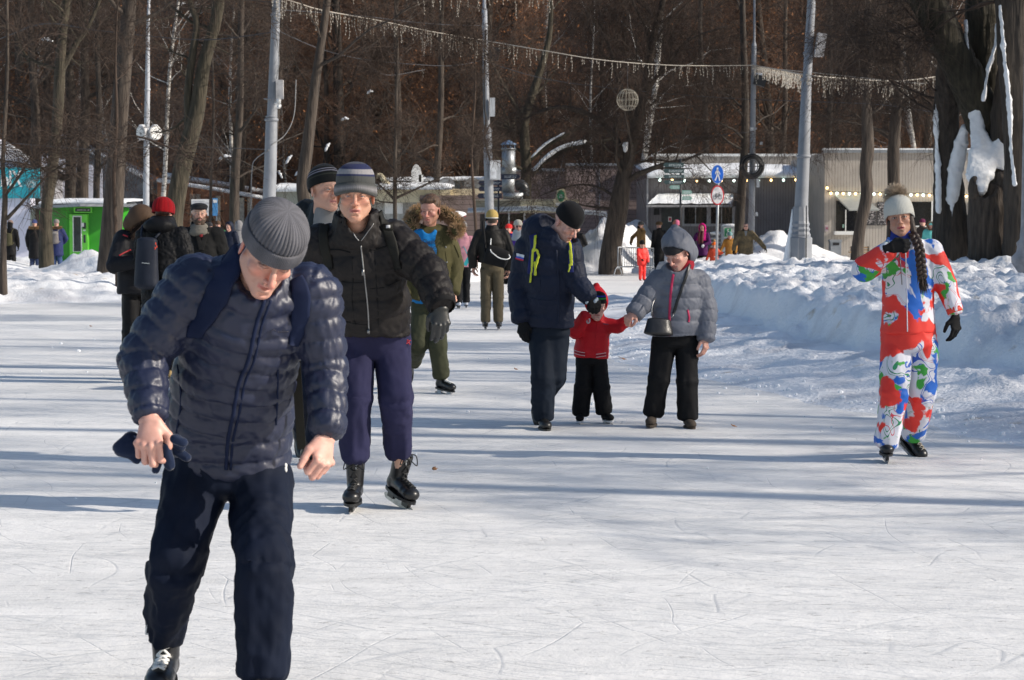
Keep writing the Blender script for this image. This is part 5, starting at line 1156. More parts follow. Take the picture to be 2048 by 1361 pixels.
mb = MB(); c = P(987, 108, 67.6); mb.box(c, (.36, .3, .4), np.array(Matrix.Rotation(.15, 3, 'Y')), taper=1.05); mb.box(c-[0, .16, 0], (.28, .02, .3), np.array(Matrix.Rotation(.15, 3, 'Y'))); mb.box(c+[-.2, .2, 0], (.16, .1, .06)); part(mb, "loudspeaker", BLACK, pB, False)
mb = MB(); mb.tube(catmull([P(972, 60, 67.7), P(969, 130, 67.7), P(969, 210, 67.7), P(972, 240, 67.7), P(970, 280, 67.7), P(980, 322, 67.6)], 6), .03, 6); part(mb, "cable", BLACK, pB)
pC = pole([(1502, 520, 14), (1504, 380, 12.5), (1506, 220, 11), (1508, 90, 10), (1508.5, 84, 5), (1509, -60, 4)], 70, "pole wound with a big coil of black cable in front of the grey building", "cable_pole", collars=[(1507, 260, 13, .05)], cat="pole")
for k, (rx, dx, dy) in enumerate([(.33, 0, 0), (.36, .02, -.01), (.34, .05, .01), (.30, .06, -.03), (.31, -.02, .03), (.27, .02, 0)]):
    a = np.linspace(0, 2*math.pi, 40); c = P(1502, 333, 69.7); mb = MB() if k == 0 else mb
    mb.tube(np.stack([c[0]+dx+rx*np.cos(a), c[1]-.02*k+.03*np.sin(3*a), c[2]+dy+rx*1.02*np.sin(a)], 1), .045, 7)
part(mb, "cable_coil", BLACK, pC); mb = MB(); c = P(1502, 333, 69.75); mb.box(c, (.8, .03, .03)); mb.box(c, (.03, .03, .85)); 
mb.tube(np.stack([c[0]+.22*np.cos(a), np.full(40, c[1]), c[2]+.22*np.sin(a)], 1), .02, 5); part(mb, "bracket", METAL, pC)
mb = MB(); fb(mb, 1512, 1518, 358, 375, 69.8, .12); fb(mb, 1510, 1515, 425, 433, 69.8, .1); fb(mb, 1518, 1524, 284, 290, 69.8, .05); fb(mb, 1499, 1505, 255, 262, 69.7, .05); part(mb, "small_box", GREYBOX, pC, False)
mb = MB(); c = P(1520, 162, 69.8); mb.box(c, (.38, .25, .32), np.array(Matrix.Rotation(.3, 3, 'Y'))); mb.ell(c+[-.02, 0, .2], (.12, .1, .07), 8, mi=1); part(mb, "loudspeaker", [BLACK, SNOW], pC, False)
pD = pole([(1601, 490, 31), (1603, 400, 27), (1607, 316, 25), (1607.4, 314, 24.5), (1613, 165, 20), (1614, 162, 18), (1622, 20, 17), (1627, -100, 15)], 45, "thick tapering grey lamp column with a moulded base standing in the snow", "lamp_column", collars=[(1607, 316, 29, .04), (1613, 163, 24, .05), (1616, 110, 20, .04)], cat="lamp post")
c = P(1600, 535, 45); c[2] = gz(c[0], 45)-.15; sc_ = 45/FPX
mb = MB(); mb.lathe(c, [(24*sc_, 0), (24*sc_, .55), (20.5*sc_, .58), (21*sc_, .62), (18*sc_, .68), (20*sc_, .73), (17*sc_, .78), (19*sc_, .84), (16.5*sc_, .9), (16*sc_, 1.0), (15*sc_, 1.2)], 10); mb.box(c+[.09, -.26, .62], (.02, .02, 1.2), mi=1); part(mb, "base", [POLE, BLACK], pD, False)
mb = MB(); mb.tube(catmull([c+[-.30, -.1, -.05], c+[-.25, -.06, .35], c+[-.19, -.02, .8], c+[-.17, 0, 1.15]], 4), np.linspace(.09, .012, 13), 8); part(mb, "snow_cap", SNOW, pD)
mb = MB(); mb.prism([(0, 0), (.19, .0), (.26, .46), (.08, .49)], P(1629, 113, 44.8), (1, 0, 0), (0, 0, 1), (0, .22, 0)); part(mb, "equipment_box", mat("box_warm_grey", (.42, .41, .41), .5), pD, False)
# base of a lamp column at the right edge
c = P(2048, 590, 33); c[2] = gz(c[0], 33)-.1; s_ = 33/FPX; t = thing("lamp_column", "moulded grey foot of a lamp column cut by the right edge of the picture", "lamp post", c)
mb = MB(); mb.lathe(c, [(10*s_, 0), (12*s_, .2), (26*s_, .36), (27*s_, .44), (17*s_, .52), (15*s_, .60), (17*s_, .66), (10*s_, .72), (8*s_, .95), (6*s_, 2.5), (6*s_, 6)], 14); part(mb, "shaft", mat("pale_stone_grey", (.30, .29, .30), .7), t)
# clock post
pE = pole([(292, 440, 13), (293, 290, 11.5), (295, 180, 10), (296, 60, 7), (299, -40, 5)], 64, "slim white clock post with two round clocks", "clock_post", m=mat("white_post", (.38, .40, .43), .5, .08), cat="clock", collars=[(293, 262, 14, .06), (295, 182, 12, .05)])
for k, (px, a, hm) in enumerate([(284, -.85, (4, 4.4)), (310, .75, (12, 12))]):
    d = 63.8; c = P(px, 266, d); R = np.array(Matrix.Rotation(a*.9, 3, 'Z')); mb = MB(); r_ = .215
    Rx = R@np.array(Matrix.Rotation(math.pi/2, 3, 'X')); mb.lathe(c, [(r_*.97, -.06), (r_, -.04), (r_, .05), (r_*.95, .06)], 24, R=Rx); ck = part(mb, "clock", mat("clock_casing", (.50, .50, .50), .5), pE)
    mb = MB(); U = R@np.array([1, 0, 0]); Nn = R@np.array([0, -1, 0]); mb.prism([(.185*math.cos(t_), .185*math.sin(t_)) for t_ in np.linspace(0, 2*math.pi, 24, endpoint=False)], c+Nn*.06, U, (0, 0, 1), Nn*.006); part(mb, "dial", WHITE, ck, False)
    mb = MB(); 
    for q in range(12):
        t_ = q*math.pi/6; mb.prism([(-.007, .14), (.007, .14), (.007, .17), (-.007, .17)], c+Nn*.066, U*math.cos(t_)-np.array([0, 0, 1])*math.sin(t_), U*math.sin(t_)+np.array([0, 0, 1])*math.cos(t_), Nn*.003)
    for h_, L_, w_ in ((hm[0]*math.pi/6, .10, .010), (hm[1]*math.pi/6+.35*(k == 0), .14, .007)):
        mb.prism([(-w_, -.02), (w_, -.02), (w_, L_), (-w_, L_)], c+Nn*.070, U*math.cos(h_)-np.array([0, 0, 1])*math.sin(h_), U*math.sin(h_)+np.array([0, 0, 1])*math.cos(h_), Nn*.003)
    part(mb, "hands", BLACK, ck, False)
    mb = MB(); mb.box((c+P(294, 266, d))/2, (.3, .04, .04)); mb.ell(c+[0, 0, r_+.0], (.1, .06, .03), 8, mi=1); part(mb, "bracket", [METAL, SNOW], pE, False)
# traffic signs
D9 = 62.0; t = thing("sign_post", "post with a round blue pedestrian sign above a red-ringed bicycle sign", "road signs", (X(1433, D9), D9, gz(X(1433, D9), D9)))
mb = MB(); mb.cyl((X(1432, D9), D9, -.1), P(1437, 330, D9), .038, n=10); part(mb, "post", METAL, t)
def disc(mb, c, r, yo, mi=0, n=32, r2=None): mb.prism([((r2 or r)*math.cos(a), r*math.sin(a)) for a in np.linspace(0, 2*math.pi, n, endpoint=False)], np.array(c)+[0, yo, 0], (1, 0, 0), (0, 0, 1), (0, -.006, 0), mi)
RB = .172*D9/62*1.0
c = P(1435, 349, D9-.08); mb = MB(); disc(mb, c, .275, 0, 0, r2=.18); disc(mb, c, .262, -.007, 1, r2=.17); sg = part(mb, "pedestrian_sign", [WHITE, mat("sign_blue", (.01, .12, .55), .4)], t, False)
mb = MB(); o_ = c+[0, -.016, 0]
def ln(mb, pts, w, c0, mi=0, sx=1., sy=1.):
    for (a, b_), (c_, d_) in zip(pts[:-1], pts[1:]):
        dx_, dy_ = (c_-a), (d_-b_); L_ = math.hypot(dx_, dy_); nx_, ny_ = -dy_/L_*w/2, dx_/L_*w/2
        mb.prism([(a+nx_, b_+ny_), (c_+nx_, d_+ny_), (c_-nx_, d_-ny_), (a-nx_, b_-ny_)][::-1], c0, (sx, 0, 0), (0, 0, sy), (0, -.005, 0), mi)
mb.prism([(.030*math.cos(a)*.8, .030*math.sin(a)+.165) for a in np.linspace(0, 6.283, 12, endpoint=False)], o_, (1, 0, 0), (0, 0, 1), (0, -.005, 0))
ln(mb, [(-.005, .13), (.0, .02)], .058, o_); ln(mb, [(-.0, .03), (.04, -.08), (.065, -.19)], .032, o_); ln(mb, [(-.0, .03), (-.03, -.09), (-.07, -.18)], .032, o_); ln(mb, [(.0, .12), (.055, .05), (.07, -.01)], .02, o_); ln(mb, [(-.01, .12), (-.05, .06), (-.065, .0)], .02, o_)
part(mb, "walking_figure", WHITE, sg, False)
c = P(1435, 391, D9-.08); mb = MB(); disc(mb, c, .285, 0, 0, r2=.19); disc(mb, c, .245, -.007, 1, r2=.158); sg = part(mb, "bicycle_sign", [mat("sign_red", (.62, .03, .04), .4), mat("sign_cream", (.72, .68, .66), .5)], t, False)
mb = MB(); o_ = c+[0, -.016, -.02]
for s_ in (-1, 1):
    A = [(s_*.075+.045*math.cos(a), -.03+.062*math.sin(a)) for a in np.linspace(0, 6.2832, 15)]; ln(mb, A, .011, o_)
ln(mb, [(-.075, -.03), (-.04, .06), (.05, .06), (.0, -.03), (-.075, -.03)], .01, o_); ln(mb, [(0, -.03), (-.04, .06), (-.045, .085), (-.065, .085)], .01, o_); ln(mb, [(.075, -.03), (.045, .09), (.07, .1)], .01, o_)
part(mb, "bicycle_symbol", BLACK, sg, False)
# finger posts
def finger_post(px, d, boards, lab, ptop, px2=None):
    t = thing("finger_post", lab, "signpost", (X(px, d), d, gz(X(px, d), d))); mb = MB(); mb.cyl((X(px2 or px, d), d, -.1), P(px, ptop, d), .03, n=8); part(mb, "post", DKIRON, t)
    for (a, b_, y0, y1, dirn, mt) in boards:
        w_ = X(b_, d)-X(a, d); h_ = Z(y0, d)-Z(y1, d); k = .06; poly = [(0, 0), (w_, 0), (w_, h_), (0, h_)]
        if dirn < 0: poly = [(-k, h_/2), (0, 0), (w_, 0), (w_, h_), (0, h_)]
        if dirn > 0: poly = [(0, 0), (w_, 0), (w_+k, h_/2), (w_, h_), (0, h_)]
        mb = MB(); mb.prism(poly, (X(a, d), d-.05, Z(y1, d)), (1, 0, 0), (0, 0, 1), (0, -.03, 0)); bo = part(mb, "board", mt, t, False)
        mb = MB(); rr = random.Random(int(a*7+y0)); 
        for q in (.62, .32):
            x = w_*.2
            while x < w_*.85: l_ = rr.uniform(.02, .07); mb.box((X(a, d)+x+l_/2, d-.082, Z(y1, d)+h_*q), (l_, .003, h_*.10)); x += l_+.015
        part(mb, "lettering", PALE, bo, False)
finger_post(1361, 66, [(1329, 1366, 326, 335, -1, DGREEN), (1329, 1367, 338, 347, -1, DGREEN), (1329, 1367, 350, 357, -1, DGREEN), (1330, 1366, 361, 369, -1, DGREEN), (1341, 1358, 371, 379, -1, LGREEN), (1363, 1380, 381, 389, 1, LGREEN), (1363, 1380, 393, 401, 1, LGREEN)], "signpost with stacked dark green arms before the grey building", 318)
finger_post(997, 70, [(1002, 1037, 349, 359, 1, DBLUE), (960, 1004, 362, 371, -1, DBLUE), (960, 1004, 374, 383, -1, DBLUE), (958, 1004, 387, 397, -1, DBLUE)], "signpost with navy arms beside the pole with the cabinet", 330)
# crowd barrier
d0, d1 = 68.0, 69.5; t = thing("crowd_barrier", "galvanised crowd barrier standing before the snow heap, behind the coral-suited child", "barrier", (X(1268, d0), d0, 0)); mb = MB()
a = P(1236, 495, d0); b_ = P(1306, 497, d1); a0 = a*1; b0 = b_*1; a0[2] = Z(534, d0); b0[2] = Z(534, d1)
mb.tube([a0, a, b_, b0, a0], .022, 6); part(mb, "frame", METAL, t)
for k in range(1, 16): q = k/16; mb = MB(); mb.cyl(a0+(b0-a0)*q, a+(b_-a)*q, .010, n=5); part(mb, "bar", METAL, t)
for c in (a0, b0): mb = MB(); A = [c+[-.14, -.14, 0], c+[-.08, -.08, 0], c, c+[.08, .08, 0], c+[.14, .14, 0]]; A = np.array(A); A[0, 2] = A[4, 2] = 0.01; A[1, 2] = A[3, 2] = c[2]*.7; mb.tube(catmull(A, 4), .02, 6); mb.cyl(c, (c[0], c[1], A[1, 2]), .02, n=5); part(mb, "foot", METAL, t)
# garlands
ICI = mat("garland_pale", (.42, .38, .32), .5, .1); WIRE = mat("dark_wire", (.045, .045, .05), .6)
rng = np.random.default_rng(12)
def garland(pxs, ds, lab, dens=3.6, lo=10, hi=44, r=.010, m=ICI, name="icicle_garland"):
    A = [P(x, y, d) for (x, y), d in zip(pxs, ds)]; C = catmull(A, 10); t = thing(name, lab, "light garland" if dens else "cable", C[0], "icicle light garlands over the rink" if dens else "wires over the rink"); mb = MB(); mb.tube(C, .013 if dens else .012, 5); part(mb, "cable", m, t)
    if not dens: return
    L = np.concatenate([[0], np.cumsum(np.linalg.norm(np.diff(C, axis=0), axis=1))]); s = np.arange(.05, L[-1], .62/dens); s = s+rng.uniform(-.1, .1, len(s)); B = np.stack([np.interp(s, L, C[:, i]) for i in range(3)], 1)
    h = rng.uniform(lo, hi, len(s))*rng.choice([.5, 1, 1], len(s))*60/FPX; mb = MB()
    for b_, hh in zip(B, h):
        nn = max(3, int(hh/.07)); z = np.linspace(0, -hh, nn); q = b_+np.stack([np.cumsum(rng.normal(0, .012, nn)), np.cumsum(rng.normal(0, .01, nn)), z], 1); mb.tube(q, .0035, 3, cap=False)
        for p_ in q[1:]: mb.ell(p_+rng.normal(0, .008, 3), (.014, .014, .026), 4)
    o = part(mb, "icicle_lights", m, t); o['kind'] = 'stuff'
garland([(540, -12), (600, 8), (650, 22), (760, 42), (860, 63), (972, 82)], [50, 53, 55, 59, 63, 67.5], "sagging icicle garland from the tall concrete pole to the pole with the loudspeaker")
garland([(972, 82), (1090, 102), (1200, 120), (1320, 130), (1420, 132), (1507, 131)], [67.5, 66, 66, 67, 68, 69.8], "icicle garland from the pole with the loudspeaker to the cable pole")
garland([(700, -28), (800, -14), (900, -8), (1060, -8), (1120, -20)], [60, 61, 62, 63, 64], "short fringe of icicle lights hanging into the top edge of the picture", hi=44, dens=3)
garland([(1507, 131), (1560, 140), (1611, 150), (1700, 158), (1800, 162), (1900, 150)], [69.8, 58, 45, 47, 49, 52], "icicle garland running right from the cable pole past the thick lamp column", hi=30, dens=4, lo=10)
garland([(1505, 135), (1620, 145), (1760, 160), (1850, 168)], [69, 66, 62, 60], "second icicle garland behind the thick lamp column", hi=40, dens=4, lo=10)
for k, (a, ds) in enumerate([([(556, 62), (640, 98), (720, 118), (800, 127), (900, 132), (973, 120)], [52, 56, 60, 63, 66, 67.8]), ([(556, 20), (700, 30), (860, 48), (971, 52)], [52, 57, 63, 67.8]), ([(0, 78), (90, 48), (200, 62), (400, 80), (548, 65)], [58, 56, 54, 53, 52]),
        ([(440, -5), (545, 5)], [52, 52]), ([(973, 125), (1100, 160), (1300, 185), (1504, 200)], [67.8, 68, 69, 70]), ([(1180, 250), (1350, 275), (1500, 265)], [72, 72, 72]), ([(720, 115), (770, 150), (850, 140)], [60, 61, 62]), ([(1508, 200), (1600, 203), (1760, 210), (1900, 230)], [70, 66, 60, 55]), ([(0, 285), (200, 300), (330, 293), (545, 300)], [60, 60, 60, 60]), ([(1085, 440), (1110, 380), (1128, 310)], [73, 76, 79])]):
    garland(a, ds, ["thin sagging wire from the tall concrete pole to the loudspeaker, the lower one", "upper thin wire between the two concrete poles", "long dark wire across the top left trees to the tall concrete pole", "short wire at the top edge left of the tall concrete pole", "wire from the loudspeaker pole to the cable pole below the garland", "low wire behind the wire ball towards the cable pole", "small looping wire end hanging left of the middle", "reddish wire running right of the cable pole", "low wire behind the clocks at the left", "thin stay rising from the cream kiosk roof to the snowy limb"][k], 0, m=WIRE, name="overhead_wire")
t = thing("wire_ball", "round wire light ball hanging in the big leaning tree", "light ball", P(1255, 200, 66)); c = P(1255, 200, 66); mb = MB(); a = np.linspace(0, 2*math.pi, 28)
for k in range(9):
    R = rz(k*math.pi/9); V = np.stack([.33*np.cos(a), np.zeros(28), .33*np.sin(a)], 1)@R.T; mb.tube(V+c, .008, 4, cap=False)
for h_ in (-.2, 0, .2): r_ = math.sqrt(.33**2-h_*h_); mb.tube(np.stack([r_*np.cos(a), r_*np.sin(a), np.full(28, h_)], 1)+c, .008, 4, cap=False)
part(mb, "wire_sphere", mat("ball_wire", (.22, .20, .16), .6), t); mb = MB(); mb.tube([c+[0, 0, .33], c+[0, 0, 1.1]], .006, 4); part(mb, "hanging_wire", WIRE, t)
# ------------------------------------------------------------------ the split old tree at the right, snow in its forks
def bark_disp(amp=.035, seed=1):
    def f(V, N_, R, s_, a, names):
        q = np.stack([V[:, 0]*9, V[:, 1]*9, V[:, 2]*1.1+R*3.], 1); n = fbm3(q, 3, seed); return amp*(1-np.abs(2*n-.88)*2.4)+.03*(fbm3(V*2, 2, seed+3)-.37)
    return f
D = 41.0; W_, r_ = J_(D); BARKO = bark_mat('bark_old_mossy', (.014, .012, .007), (.050, .042, .026)); gb = gz(P(1960, 560, D)[0], D)
ot = thing("split_old_tree", "massive split old tree with snow packed in its forks, right of the bobble-hat girl", "tree", (P(1960, 560, D)[0], D, gb))
def ch(pts, reg, L, k=.06):
    for i in range(len(pts)-1):
        (x0, y0, w0, *z0), (x1, y1, w1, *z1) = pts[i], pts[i+1]; L.append(cone(W_(x0, y0, z0[0] if z0 else 0), W_(x1, y1, z1[0] if z1 else 0), r_(w0/2), r_(w1/2), reg=reg, k=k if i else .12, side=A_(0, 1, 0)))
L = []
ch([(1905, 545, 92, -1.0), (1902, 470, 70, -1.0), (1897, 380, 58, -1.0), (1893, 300, 46, -.9), (1892, 220, 46, -.7), (1900, 150, 50, -.4), (1905, 95, 50, -.1)], 'b', L)
sdf_obj("trunk", L, .032, BARKD, ot, .06, bark_disp(.03, 2))
L = []; ch([(1982, 600, 80, .6), (1978, 520, 74, .6), (1975, 440, 70, .6), (1972, 395, 62, .6)], 'c', L); L.append(ellp(W_(1950, 378, .7), A_(.10, .16, .22), k=.03)); L.append(ellp(W_(2003, 376, .5), A_(.12, .2, .3), k=.03)); L.append(ellp(W_(1972, 372, .75), A_(.22, .22, .26), sub=True, k=.04))
sdf_obj("broken_trunk", L, .028, BARK, ot, .05, bark_disp(.035, 5))
L = []; ch([(1990, 480, 60, -.6), (1998, 380, 62, -.5), (1990, 290, 66, -.3), (1968, 240, 68, -.2), (1930, 150, 66, 0), (1888, 70, 64, .1), (1850, -10, 62, .1), (1815, -110, 54, .1)], 'd', L); sdf_obj("limb", L, .032, BARKO, ot, .06, bark_disp(.035, 7))
L = []; ch([(1990, 470, 44, -.9), (2000, 350, 40, -.7), (1984, 240, 52, -.5), (1972, 130, 62, -.5), (1964, 30, 62, -.5), (1958, -90, 56, -.5)], 'e', L); sdf_obj("limb", L, .032, BARKO, ot, .06, bark_disp(.035, 9))
L = []; ch([(1998, 330, 34, .2), (2004, 230, 40, .2), (2018, 120, 34, .3), (2036, 20, 30, .3), (2050, -80, 26, .3)], 'f', L); sdf_obj("limb", L, .030, BARKD, ot, .05, bark_disp(.025, 11))
ot2 = thing("dark_old_tree", "dark upright trunk cut by the right edge, beside the split old tree", "tree", (P(2032, 560, D-1)[0], D-1, gb)); L = []
ch([(2030, 620, 62, 1.2), (2030, 500, 42, 1.2), (2032, 400, 44, 1.2), (2034, 250, 48, 1.2), (2026, 120, 54, 1.2), (2022, -10, 58, 1.2), (2016, -120, 56, 1.2)], 'g', L); sdf_obj("trunk", L, .030, BARKD, ot2, .05, bark_disp(.03, 13))
def snowd(V, N_, R, s_, a, names): return .05*(fbm3(V*3.5, 3, 5)-.46)*2+.018*(fbm3(V*13, 2, 8)-.4)*2
def sn(pts, k=.05):
    L = []
    for i in range(len(pts)-1): (x0, y0, w0, z0), (x1, y1, w1, z1) = pts[i], pts[i+1]; L.append(gcyl(W_(x0, y0, z0), W_(x1, y1, z1), r_(w0/2), .10, r_(w1/2), .10, A_(1, 0, 0), .5, k=k))
    return L
for nm, pp in ((0, sn([(1960, 385, 22, .72), (1958, 350, 54, .55), (1970, 312, 62, .35), (1958, 270, 34, .15), (1950, 225, 26, .05), (1952, 208, 16, .0)])+sn([(1985, 330, 50, .35), (1998, 300, 30, .3), (2000, 275, 16, .3)])), (1, sn([(1902, 440, 6, -.75), (1905, 400, 24, -.74), (1912, 340, 32, -.68), (1922, 285, 28, -.55), (1930, 255, 12, -.45)])), (2, sn([(1877, 425, 7, -.8), (1876, 330, 9, -.75), (1872, 240, 8, -.7), (1873, 165, 4, -.6)])), (3, sn([(1938, 200, 8, .1), (1934, 120, 7, .2), (1932, 40, 4, .2)])), (4, sn([(1966, 202, 8, .4), (1976, 140, 7, .5), (1994, 80, 6, .5)])), (5, sn([(2018, 200, 8, 1.5), (2022, 300, 7, 1.5), (2030, 370, 6, 1.5)])+sn([(2018, 200, 8, 1.5), (2006, 90, 5, 1.5), (2000, 10, 4, 1.5)])), (6, sn([(1994, 92, 12, .5), (2000, 60, 20, .5), (1998, 45, 8, .5)]))):
    sdf_obj("fork_snow", pp, .022, SNOW, ot if nm != 5 else ot2, .03, snowd)
rnd = np.random.default_rng(55)
for tt_, lst in ((ot, [(1886, 200, -.9, -1), (1850, -10, .1, -1), (1870, 40, .1, -1), (1905, 100, 0, -1), (1890, 250, -1, -1), (1958, -60, -.5, -1), (1880, 120, -.9, -1), (2036, 20, .3, 1)]), (ot2, [(2022, 0, 1.2, -1)])):
    out = []; mb = MB()
    for x, y, z, sg_ in lst:
        for q in range(2): limb(mb, W_(x, y, z), (sg_*rnd.uniform(.4, 1), rnd.uniform(-.5, .5), rnd.uniform(-.2, .7)), rnd.uniform(1.4, 2.6), .03, rnd, 0, out, 5, -.1, 5, .2, 2, .55, (2, 4))
    c, _ = crown(out, rnd, 6, .8, .005, .8, mb=mb, second=1); part(c, "crown", TWIG, tt_)
mb = MB(); A = [W_(1865, 470, .5), W_(1850, 400, 1.0), W_(1830, 340, 1.2), W_(1800, 250, 1.4)]
# ------------------------------------------------------------------ clothing
def cloth(name, c, rough=.7, sheen=.0, var=.15, bump=.25, bscale=400, spec=.2, **k): return mat(name, c, rough, var, 6, bump, bscale, sheen=sheen, spec=spec, bdist=.002, **k)
SKIN = mat("skin", (1, 1, 1), .5, .04, 30, bump=.15, bscale=300, attr='Col', bdist=.001); SKIN.node_tree.nodes['Principled BSDF'].inputs['Subsurface Weight'].default_value = .05
SKIN.node_tree.nodes['Principled BSDF'].inputs['Subsurface Radius'].default_value = (.012, .004, .002); SKIN.node_tree.nodes['Principled BSDF'].inputs['Subsurface Scale'].default_value = .6
KNIT = mat("knit_wool", (1, 1, 1), .9, .18, 260, bump=.5, bscale=500, attr='Col', sheen=.08, spec=.2, bdist=.002)
NAVYNY = cloth("navy_nylon", (.013, .018, .045), .45, var=.12, bump=.35, bscale=38, spec=.5)
NAVYTR = cloth("navy_track_fabric", (.0048, .0085, .021), .75, var=.2, spec=.15)
BLKJ = cloth("black_jacket_fabric", (.012, .0098, .0095), .6, var=.15, spec=.25)
BLK = cloth("black_fabric", (.007, .007, .008), .8, var=.2)
BLKLEATHER = mat("black_leather", (.010, .010, .011), .33, .2, 20, bump=.2, bscale=150, bdist=.002)
GLOVEL = mat("glove_leather", (.016, .017, .017), .42, .2, 20, bump=.3, bscale=120, bdist=.002)
INDIGO = cloth("indigo_sweat_fabric", (.021, .021, .056), .9)
FLEECE = cloth("navy_fleece", (.010, .018, .045), .95, sheen=.3)
WEBN = cloth("navy_webbing", (.008, .014, .042), .8)
WEBB = cloth("black_webbing", (.012, .012, .010), .7)
LACEW = mat("white_lace", (.72, .72, .70), .7); LACEB = mat("black_lace", (.015, .015, .015), .6); LACEC = mat("cream_lace", (.5, .45, .36), .7)
STEEL = mat("blade_steel", (.35, .35, .36), .3, .2, 30, metal=.9); HOLDB = mat("black_holder", (.02, .02, .02), .35); HOLDW = mat("white_holder", (.62, .62, .64), .4)
ZIPM = mat("zip_metal", (.25, .25, .25), .35, metal=.8)
def puff(pitch, amp, regs, wr=.003, seed=1, irr=.25, vert=None, fsc=14):
    def f(V, N_, R, s_, a, names):
        u = s_/pitch+irr*(vnoise(np.stack([np.cos(a)*1.4, np.sin(a)*1.4, s_*3+R*7.], 1), seed)-.5)+R*.37
        b_ = np.abs(np.sin(np.pi*u))**.42; d = amp*(b_-.72)
        ok = np.zeros(len(V), bool)
        for r_ in regs: ok |= (R == names.index(r_)) if r_ in names else False
        d = np.where(ok, d, 0)
        wv = (vnoise(V*9, seed+5)-.5)*3; cr = fbm3(np.stack([np.cos(a)*fsc*.30+wv, np.sin(a)*fsc*.30, s_*fsc*1.7+R*3.+wv*.5], 1), 3, seed+2); rid = np.clip(1-np.abs(2*cr-.88)*3.2, 0, 1)*1.6
        return d+wr*(rid-.4)+wr*.8*(fbm3(V*28, 2, seed+9)-.4)*2
    return f
def folds(amp=.006, fs=9, fa=1.1, seed=1, big=.01, bunch=None):
    def f(V, N_, R, s_, a, names):
        w_ = vnoise(V*5, seed+7)*1.6; q = np.stack([np.cos(a)*fa, np.sin(a)*fa, s_*fs+w_+R*5.], 1); n = fbm3(q, 3, seed); rid = np.clip(1-np.abs(2*n-.9)*2.2, 0, 1)
        q2 = np.stack([np.cos(a)*fa*1.7+1, np.sin(a)*fa*1.7, s_*fs*.35+w_*.6+R*3.], 1); n2 = fbm3(q2, 2, seed+4)
        return amp*(rid-.3)+big*(n2-.37)*1.5
    return f
def straps(parent, name, m, bv, L, th=.006, off=.006):
    for l, ws in L:
        mb = MB(); strap(mb, bv, l, .05, th, off, ws=ws)
        if mb.n: part(mb, name, m, parent)
def torso(pts, ws, ds, side, reg='torso', c=.6, ctop=None):
    L = []; s = 0
    for i in range(len(pts)-1):
        L.append(gcyl(pts[i], pts[i+1], ws[i], ds[i], ws[i+1], ds[i+1], side, c if i else (ctop or c*.6), reg, s, k=.012)); s += np.linalg.norm(pts[i+1]-pts[i])
    return L
def arm(sh, el, wr, r, reg, k=.035, q=1.0, flat=.35, cuff=None):
    L1 = np.linalg.norm(el-sh); L = [cone(sh, el, r[0], r[1], reg=reg, k=k, side=A_(0, 1, 0)), gcyl(el, wr, r[1], r[1]*q, r[2], r[2]*q, A_(0, 1, .1), flat, reg, L1, k=.012)]
    if cuff is not None:
        w = nrm(wr-el); L.append(gcyl(wr-w*.02, wr+w*cuff[1], cuff[0], cuff[0], cuff[0]*.95, cuff[0]*.95, A_(0, 1, .1), .3, reg+'cuff', 0, k=.004))
    return L
def leg(hip, kn, an, w, d, reg, side=A_(1, 0, 0), k=.03, flat=.3):
    L1 = np.linalg.norm(kn-hip); return [gcyl(hip, kn, w[0], d[0], w[1], d[1], side, .7, reg, 0, k=k), gcyl(kn, an, w[1], d[1], w[2], d[2], side, flat, reg, L1, k=.028)]
def limbs_body(J, thick=1.0):
    """thin continuous body under the clothes"""
    L = [gcyl(J['neck'], J['chest'], .06*thick, .06*thick, .13*thick, .08*thick, J['side']), gcyl(J['chest'], J['pel'], .12*thick, .08*thick, .12*thick, .08*thick, J['side'])]
    for i in (0, 1):
        L += [cone(J['sh'][i]*.9+J['chest']*.1, J['el'][i], .035*thick, .030*thick), cone(J['el'][i], J['wr'][i], .030*thick, .022*thick),
              cone(J['hip'][i], J['kn'][i], .05*thick, .04*thick), cone(J['kn'][i], J['an'][i], .04*thick, .03*thick)]
    return L
def make_body(parent, M, s, hp, J, vox=.004, colf=None, eyes=None, hands=(), hvox=.004, hcol=None, hide_limbs=False, neckr=.052, thick=1.0):
    mb = MB(); R = M[:3, :3]; o = M[:3, 3]
    nk = cone(o+R@A_(0, .022, -.055)*s, J['neck'], neckr*s*1.0, neckr*1.15*s, k=.025)
    V, Fq = surfnet(hp+[nk], vox, .016); V = smooth_mesh(V, Fq, 1, .25); mb.add(V, Fq, 0, colf(V))
    if eyes: eyes(mb)
    for hs in hands:
        V, Fq = surfnet(hs, hvox, .006); V = smooth_mesh(V, Fq, 1, .25); mb.add(V, Fq, 0, (hcol or hand_skin())(V))
    if not hide_limbs:
        V, Fq = surfnet(limbs_body(J, thick), .022, .02); mb.add(V, Fq, 0, SKINC)
    return mb.build("body", SKIN, parent)
def person_root(J, lab, cat="person", group=None, z=0.0):
    c = (J['an'][0]+J['an'][1])/2; return thing("person", lab, cat, (c[0], c[1], z), group)
def mkJ(side, **k): k['side'] = side; return k
def fur(mb, C, Nn, L, r, rnd, n=1, droop=.15, mi=0, wig=.35):
    S_ = np.repeat(C, n, 0)+rnd.normal(0, .006, (len(C)*n, 3)); D_ = np.repeat(Nn, n, 0)+rnd.normal(0, wig, (len(C)*n, 3)); twigs(mb, S_, D_, L*rnd.uniform(.6, 1.3, len(S_)), r, rnd, droop, 3, mi)

